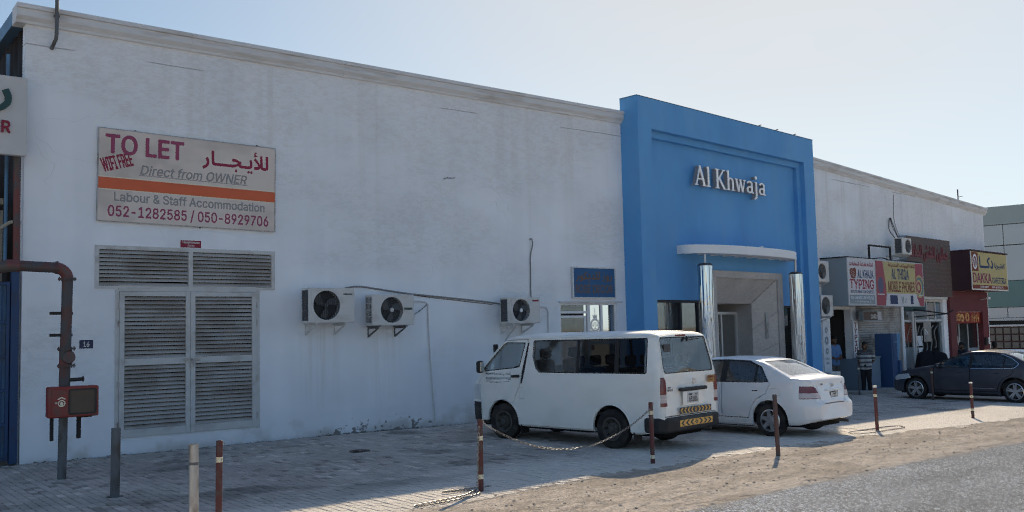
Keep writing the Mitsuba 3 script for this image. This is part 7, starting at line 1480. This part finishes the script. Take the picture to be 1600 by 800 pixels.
# ------------------------------------------------------------------ people
def limb(bones, seg=.018, it=14):
    """bones: (a, b, ra, rb): hulls of spheres, joined, refined and smoothed to one skin"""
    S = lambda p, r: m3.Manifold.sphere(r, 14).translate(tuple(map(float, p)))
    m = m3.Manifold.batch_boolean([m3.Manifold.batch_hull([S(a, ra), S(b, rb)]) for a, b, ra, rb in bones], m3.OpType.Add)
    t = tm(m.refine_to_length(seg)); t.merge_vertices()
    return trimesh.smoothing.filter_taubin(t, lamb=.5, nu=.53, iterations=it)
def hand(wrist, tip_dir, side, palm=.085):
    """palm and five separate, slightly curled fingers; side points towards the thumb"""
    w, d, s = np.array(wrist), np.array(tip_dir) / np.linalg.norm(tip_dir), np.array(side) / np.linalg.norm(side)
    nrm = np.cross(d, s); out = [(w, w + d * palm * .55, .022, .026)]
    for k, ln in enumerate((.070, .080, .075, .058)):
        b = w + d * palm + s * (.028 - .019 * k)
        out.append((w + d * palm * .4 + s * (.018 - .012 * k), b, .015, .0105))
        m1 = b + d * ln * .5 + nrm * ln * .12; out.append((b, m1, .0098, .0088)); out.append((m1, m1 + d * ln * .42 + nrm * ln * .26, .0088, .0075))
    b = w + d * .02 + s * .028; m1 = b + d * .035 + s * .022; out += [(w, b, .018, .014), (b, m1, .012, .011), (m1, m1 + d * .032 + s * .004 + nrm * .01, .0105, .0085)]
    return out
def make_person(label, x, y, z0, yaw, shirt, trousers, H=1.70, arms='down', lean=0.0, beard=True, cap=None, legs=None):
    """faces +x in its own frame"""
    t = thing('person', label, 'person'); k = H / 1.72
    fr = frame(x, y, z0, yaw) @ np.diag([k, k, k, 1.0])
    V = lambda *q: np.array(q, float)
    hip, chest, neck, head = V(0, 0, .93), V(.005 + lean, 0, 1.28), V(.0 + lean * 1.2, 0, 1.47), V(.03 + lean * 1.3, 0, 1.60)
    sl, sr = V(lean, .185, 1.40), V(lean, -.185, 1.40)
    hl, hr = V(0, .09, .90), V(0, -.09, .90)
    kl, kr, al, ar = legs or (V(.03, .10, .49), V(.05, -.10, .49), V(-.02, .11, .09), V(.03, -.12, .09))
    if arms == 'back':   # right arm hanging with the hand on the back pocket, left arm bent behind
        el, er = V(-.12, .25, 1.14), V(-.13, -.25, 1.14); wl, wr_ = V(-.17, .10, .97), V(-.02, -.23, .96)
        dl, dr_h = V(-.1, -.9, -.1), V(.35, .25, -.8)
    elif arms == 'front':
        el, er = V(.02, .25, 1.12), V(.02, -.25, 1.12); wl, wr_ = V(.22, .12, 1.04), V(.22, -.12, 1.02); dl, dr_h = V(.3, -.8, 0), V(.3, .8, 0)
    else:
        el, er = V(-.02, .25, 1.12), V(-.02, -.25, 1.12); wl, wr_ = V(.03, .26, .87), V(.03, -.26, .87); dl, dr_h = V(.1, 0, -1), V(.1, 0, -1)
    toe = lambda a: (a + V(-.05, 0, -.04), a + V(.15, .01 if a[1] > 0 else -.01, -.06))
    hd = head
    B_ = [(neck - V(0, 0, .03), hd - V(.01, 0, .05), .058, .06), (hd + V(-.015, 0, .045), hd + V(.01, 0, .03), .092, .085), (hd + V(.03, 0, -.05), hd + V(.035, 0, -.075), .062, .045), (hd + V(-.03, 0, .0), hd + V(-.02, 0, .05), .085, .088),
          (hd + V(.09, 0, .005), hd + V(.108, 0, -.025), .010, .015), (hd + V(.0, .085, .0), hd + V(-.008, .092, -.025), .018, .012), (hd + V(.0, -.085, .0), hd + V(-.008, -.092, -.025), .018, .012),
          (hd + V(.075, .03, .022), hd + V(.075, -.03, .022), .016, .016), (hd + V(.085, .014, -.05), hd + V(.085, -.014, -.05), .012, .012),
          (neck - V(0, 0, .04), chest, .07, .12), (chest + V(0, .07, 0), hip + V(0, .06, 0), .105, .10), (chest + V(0, -.07, 0), hip + V(0, -.06, 0), .105, .10), (sl * V(1, .9, 1), sr * V(1, .9, 1), .06, .06),
          (sl, el, .054, .042), (el, wl, .041, .028), (sr, er, .054, .042), (er, wr_, .041, .028), (hl, kl, .086, .060), (kl, al, .056, .040), (hr, kr, .086, .060), (kr, ar, .056, .040)]
    for a in (al, ar): q = toe(a); B_ += [(a, q[0], .042, .038), (q[0], q[1], .036, .026)]
    B_ += hand(wl, dl, V(.6, 0, .3)) + hand(wr_, dr_h, V(.6, 0, .3))
    part(t, 'body', limb(B_, .014, 6), 'm_skin', smooth=True, fr=fr)
    up = (chest - hip)
    sh_ = [(neck - V(.0, 0, .085), chest, .085, .135), (chest + V(0, .075, 0), hip + V(0, .075, .02), .122, .122), (chest + V(0, -.075, 0), hip + V(0, -.075, .02), .122, .122), (sl * V(1, .85, 1), sr * V(1, .85, 1), .074, .074), (sl, sl + (el - sl) * .80, .072, .070), (sr, sr + (er - sr) * .80, .072, .070),
           (hip + V(0, .07, .02), hip + V(0, .07, -.05), .124, .130), (hip + V(0, -.07, .02), hip + V(0, -.07, -.05), .124, .130)]
    part(t, 'shirt', limb(sh_, .022, 10), shirt, smooth=True, fr=fr)
    tr = [(hip + V(0, .05, 0), hip + V(0, -.05, 0), .12, .12), (hl, kl, .104, .080), (kl, al + V(0, 0, .02), .078, .062), (hr, kr, .104, .080), (kr, ar + V(0, 0, .02), .078, .062)]
    part(t, 'trousers', limb(tr, .022, 10), trousers, smooth=True, fr=fr)
    for a in (al, ar):
        q = toe(a); part(t, 'sandal', cat(tm(m3.Manifold.batch_hull([m3.Manifold.sphere(.045, 10).scale((1, 1, .35)).translate((q_[0], q_[1], .016)) for q_ in (q[0] - V(.01, 0, 0), q[1] + V(.02, 0, 0))])), tube([(q[1][0] - .06, q[1][1] - .04, .02), (q[1][0] - .06, q[1][1], .075), (q[1][0] - .06, q[1][1] + .04, .02)], .009, 6)), 'm_black', smooth=40, fr=fr)
    hair = limb([(hd + V(-.03, 0, .03), hd + V(-.02, 0, .065), .092, .094), (hd + V(.03, .0, .085), hd + V(-.04, 0, .08), .075, .08), (hd + V(-.055, 0, -.02), hd + V(-.05, 0, .04), .072, .08)], .014, 4)
    part(t, 'hair' if not cap else 'cap', hair, cap or 'm_hair', smooth=True, fr=fr)
    if beard: part(t, 'beard', limb([(hd + V(.045, .03, -.085), hd + V(.045, -.03, -.085), .034, .034), (hd + V(.02, .07, -.04), hd + V(.045, .04, -.08), .02, .026), (hd + V(.02, -.07, -.04), hd + V(.045, -.04, -.08), .02, .026)], .012, 3), 'm_hair', smooth=True, fr=fr)
    for sg_ in (1, -1): part(t, 'eye', trimesh.creation.icosphere(2, .011).apply_translation(hd + V(.083, .033 * sg_, .008)), 'm_eye', smooth=True, fr=fr)
    return t
V3 = lambda *q: np.array(q, float)
make_person('man in striped shirt standing with his arms behind him beside the blue kiosk', 29.15, 17.64, float(zg(29.15)), 200, 'm_shirt_striped', 'm_trousers', 1.74, 'back', .02, legs=(V3(.02, .09, .49), V3(-.01, -.09, .49), V3(-.06, .09, .09), V3(-.03, -.11, .09)))
mp = (RIGHT @ np.array([11.36, .10, -.30, 1]))
make_person('man in a blue shirt standing in the shade of the typing shop doorway', float(mp[0]), float(mp[1]), -.285, 255, 'm_shirt_blue', 'm_trousers_grey', 1.84, 'front')
make_person('person with dark hair standing behind the cars before the brown block wall', 36.9, 16.85, float(zg(36.9)), 40, 'm_shirt_dark', 'm_trousers', 1.72, 'down', beard=False)
make_person('person in a dark cap standing at the cafeteria entrance behind the black sedan', 36.3, 17.75, float(zg(36.3)), 150, 'm_shirt_dark', 'm_trousers', 1.70, 'front', .06, cap='m_cover')
# something bulky under a black cover
gz = float(zg(34.5))
Pm = m3.Manifold.batch_hull([m3.Manifold.sphere(r_, 12).translate(q) for q, r_ in (((-.42, 0, 1.22), .16), ((-.1, 0, 1.36), .10), ((-.5, .2, .2), .2), ((-.5, -.2, .2), .2), ((.0, .2, .2), .2), ((.0, -.2, .2), .2))])
Qm = m3.Manifold.batch_hull([m3.Manifold.sphere(r_, 12).translate(q) for q, r_ in (((.10, 0, 1.33), .10), ((.42, 0, 1.20), .15), ((.0, .2, .2), .2), ((.0, -.2, .2), .2), ((.5, .2, .2), .2), ((.5, -.2, .2), .2))])
cv = tm((Pm + Qm).refine_to_length(.05)); cv.merge_vertices(); vv = np.array(cv.vertices); ang = np.arctan2(vv[:, 1], vv[:, 0] * .6)
vv[:, :2] *= (1 + .05 * np.sin(ang * 14) * np.clip(1.2 - vv[:, 2], 0, 1))[:, None]; vv[:, 2] = np.maximum(vv[:, 2], 0.0); cv.vertices = vv
solo('draped_cover', trimesh.smoothing.filter_taubin(cv, iterations=5), 'm_cover', 'bulky shape under a black cover before the salon window', 'cover', smooth=True, fr=frame(34.5, 18.1, gz, -38))
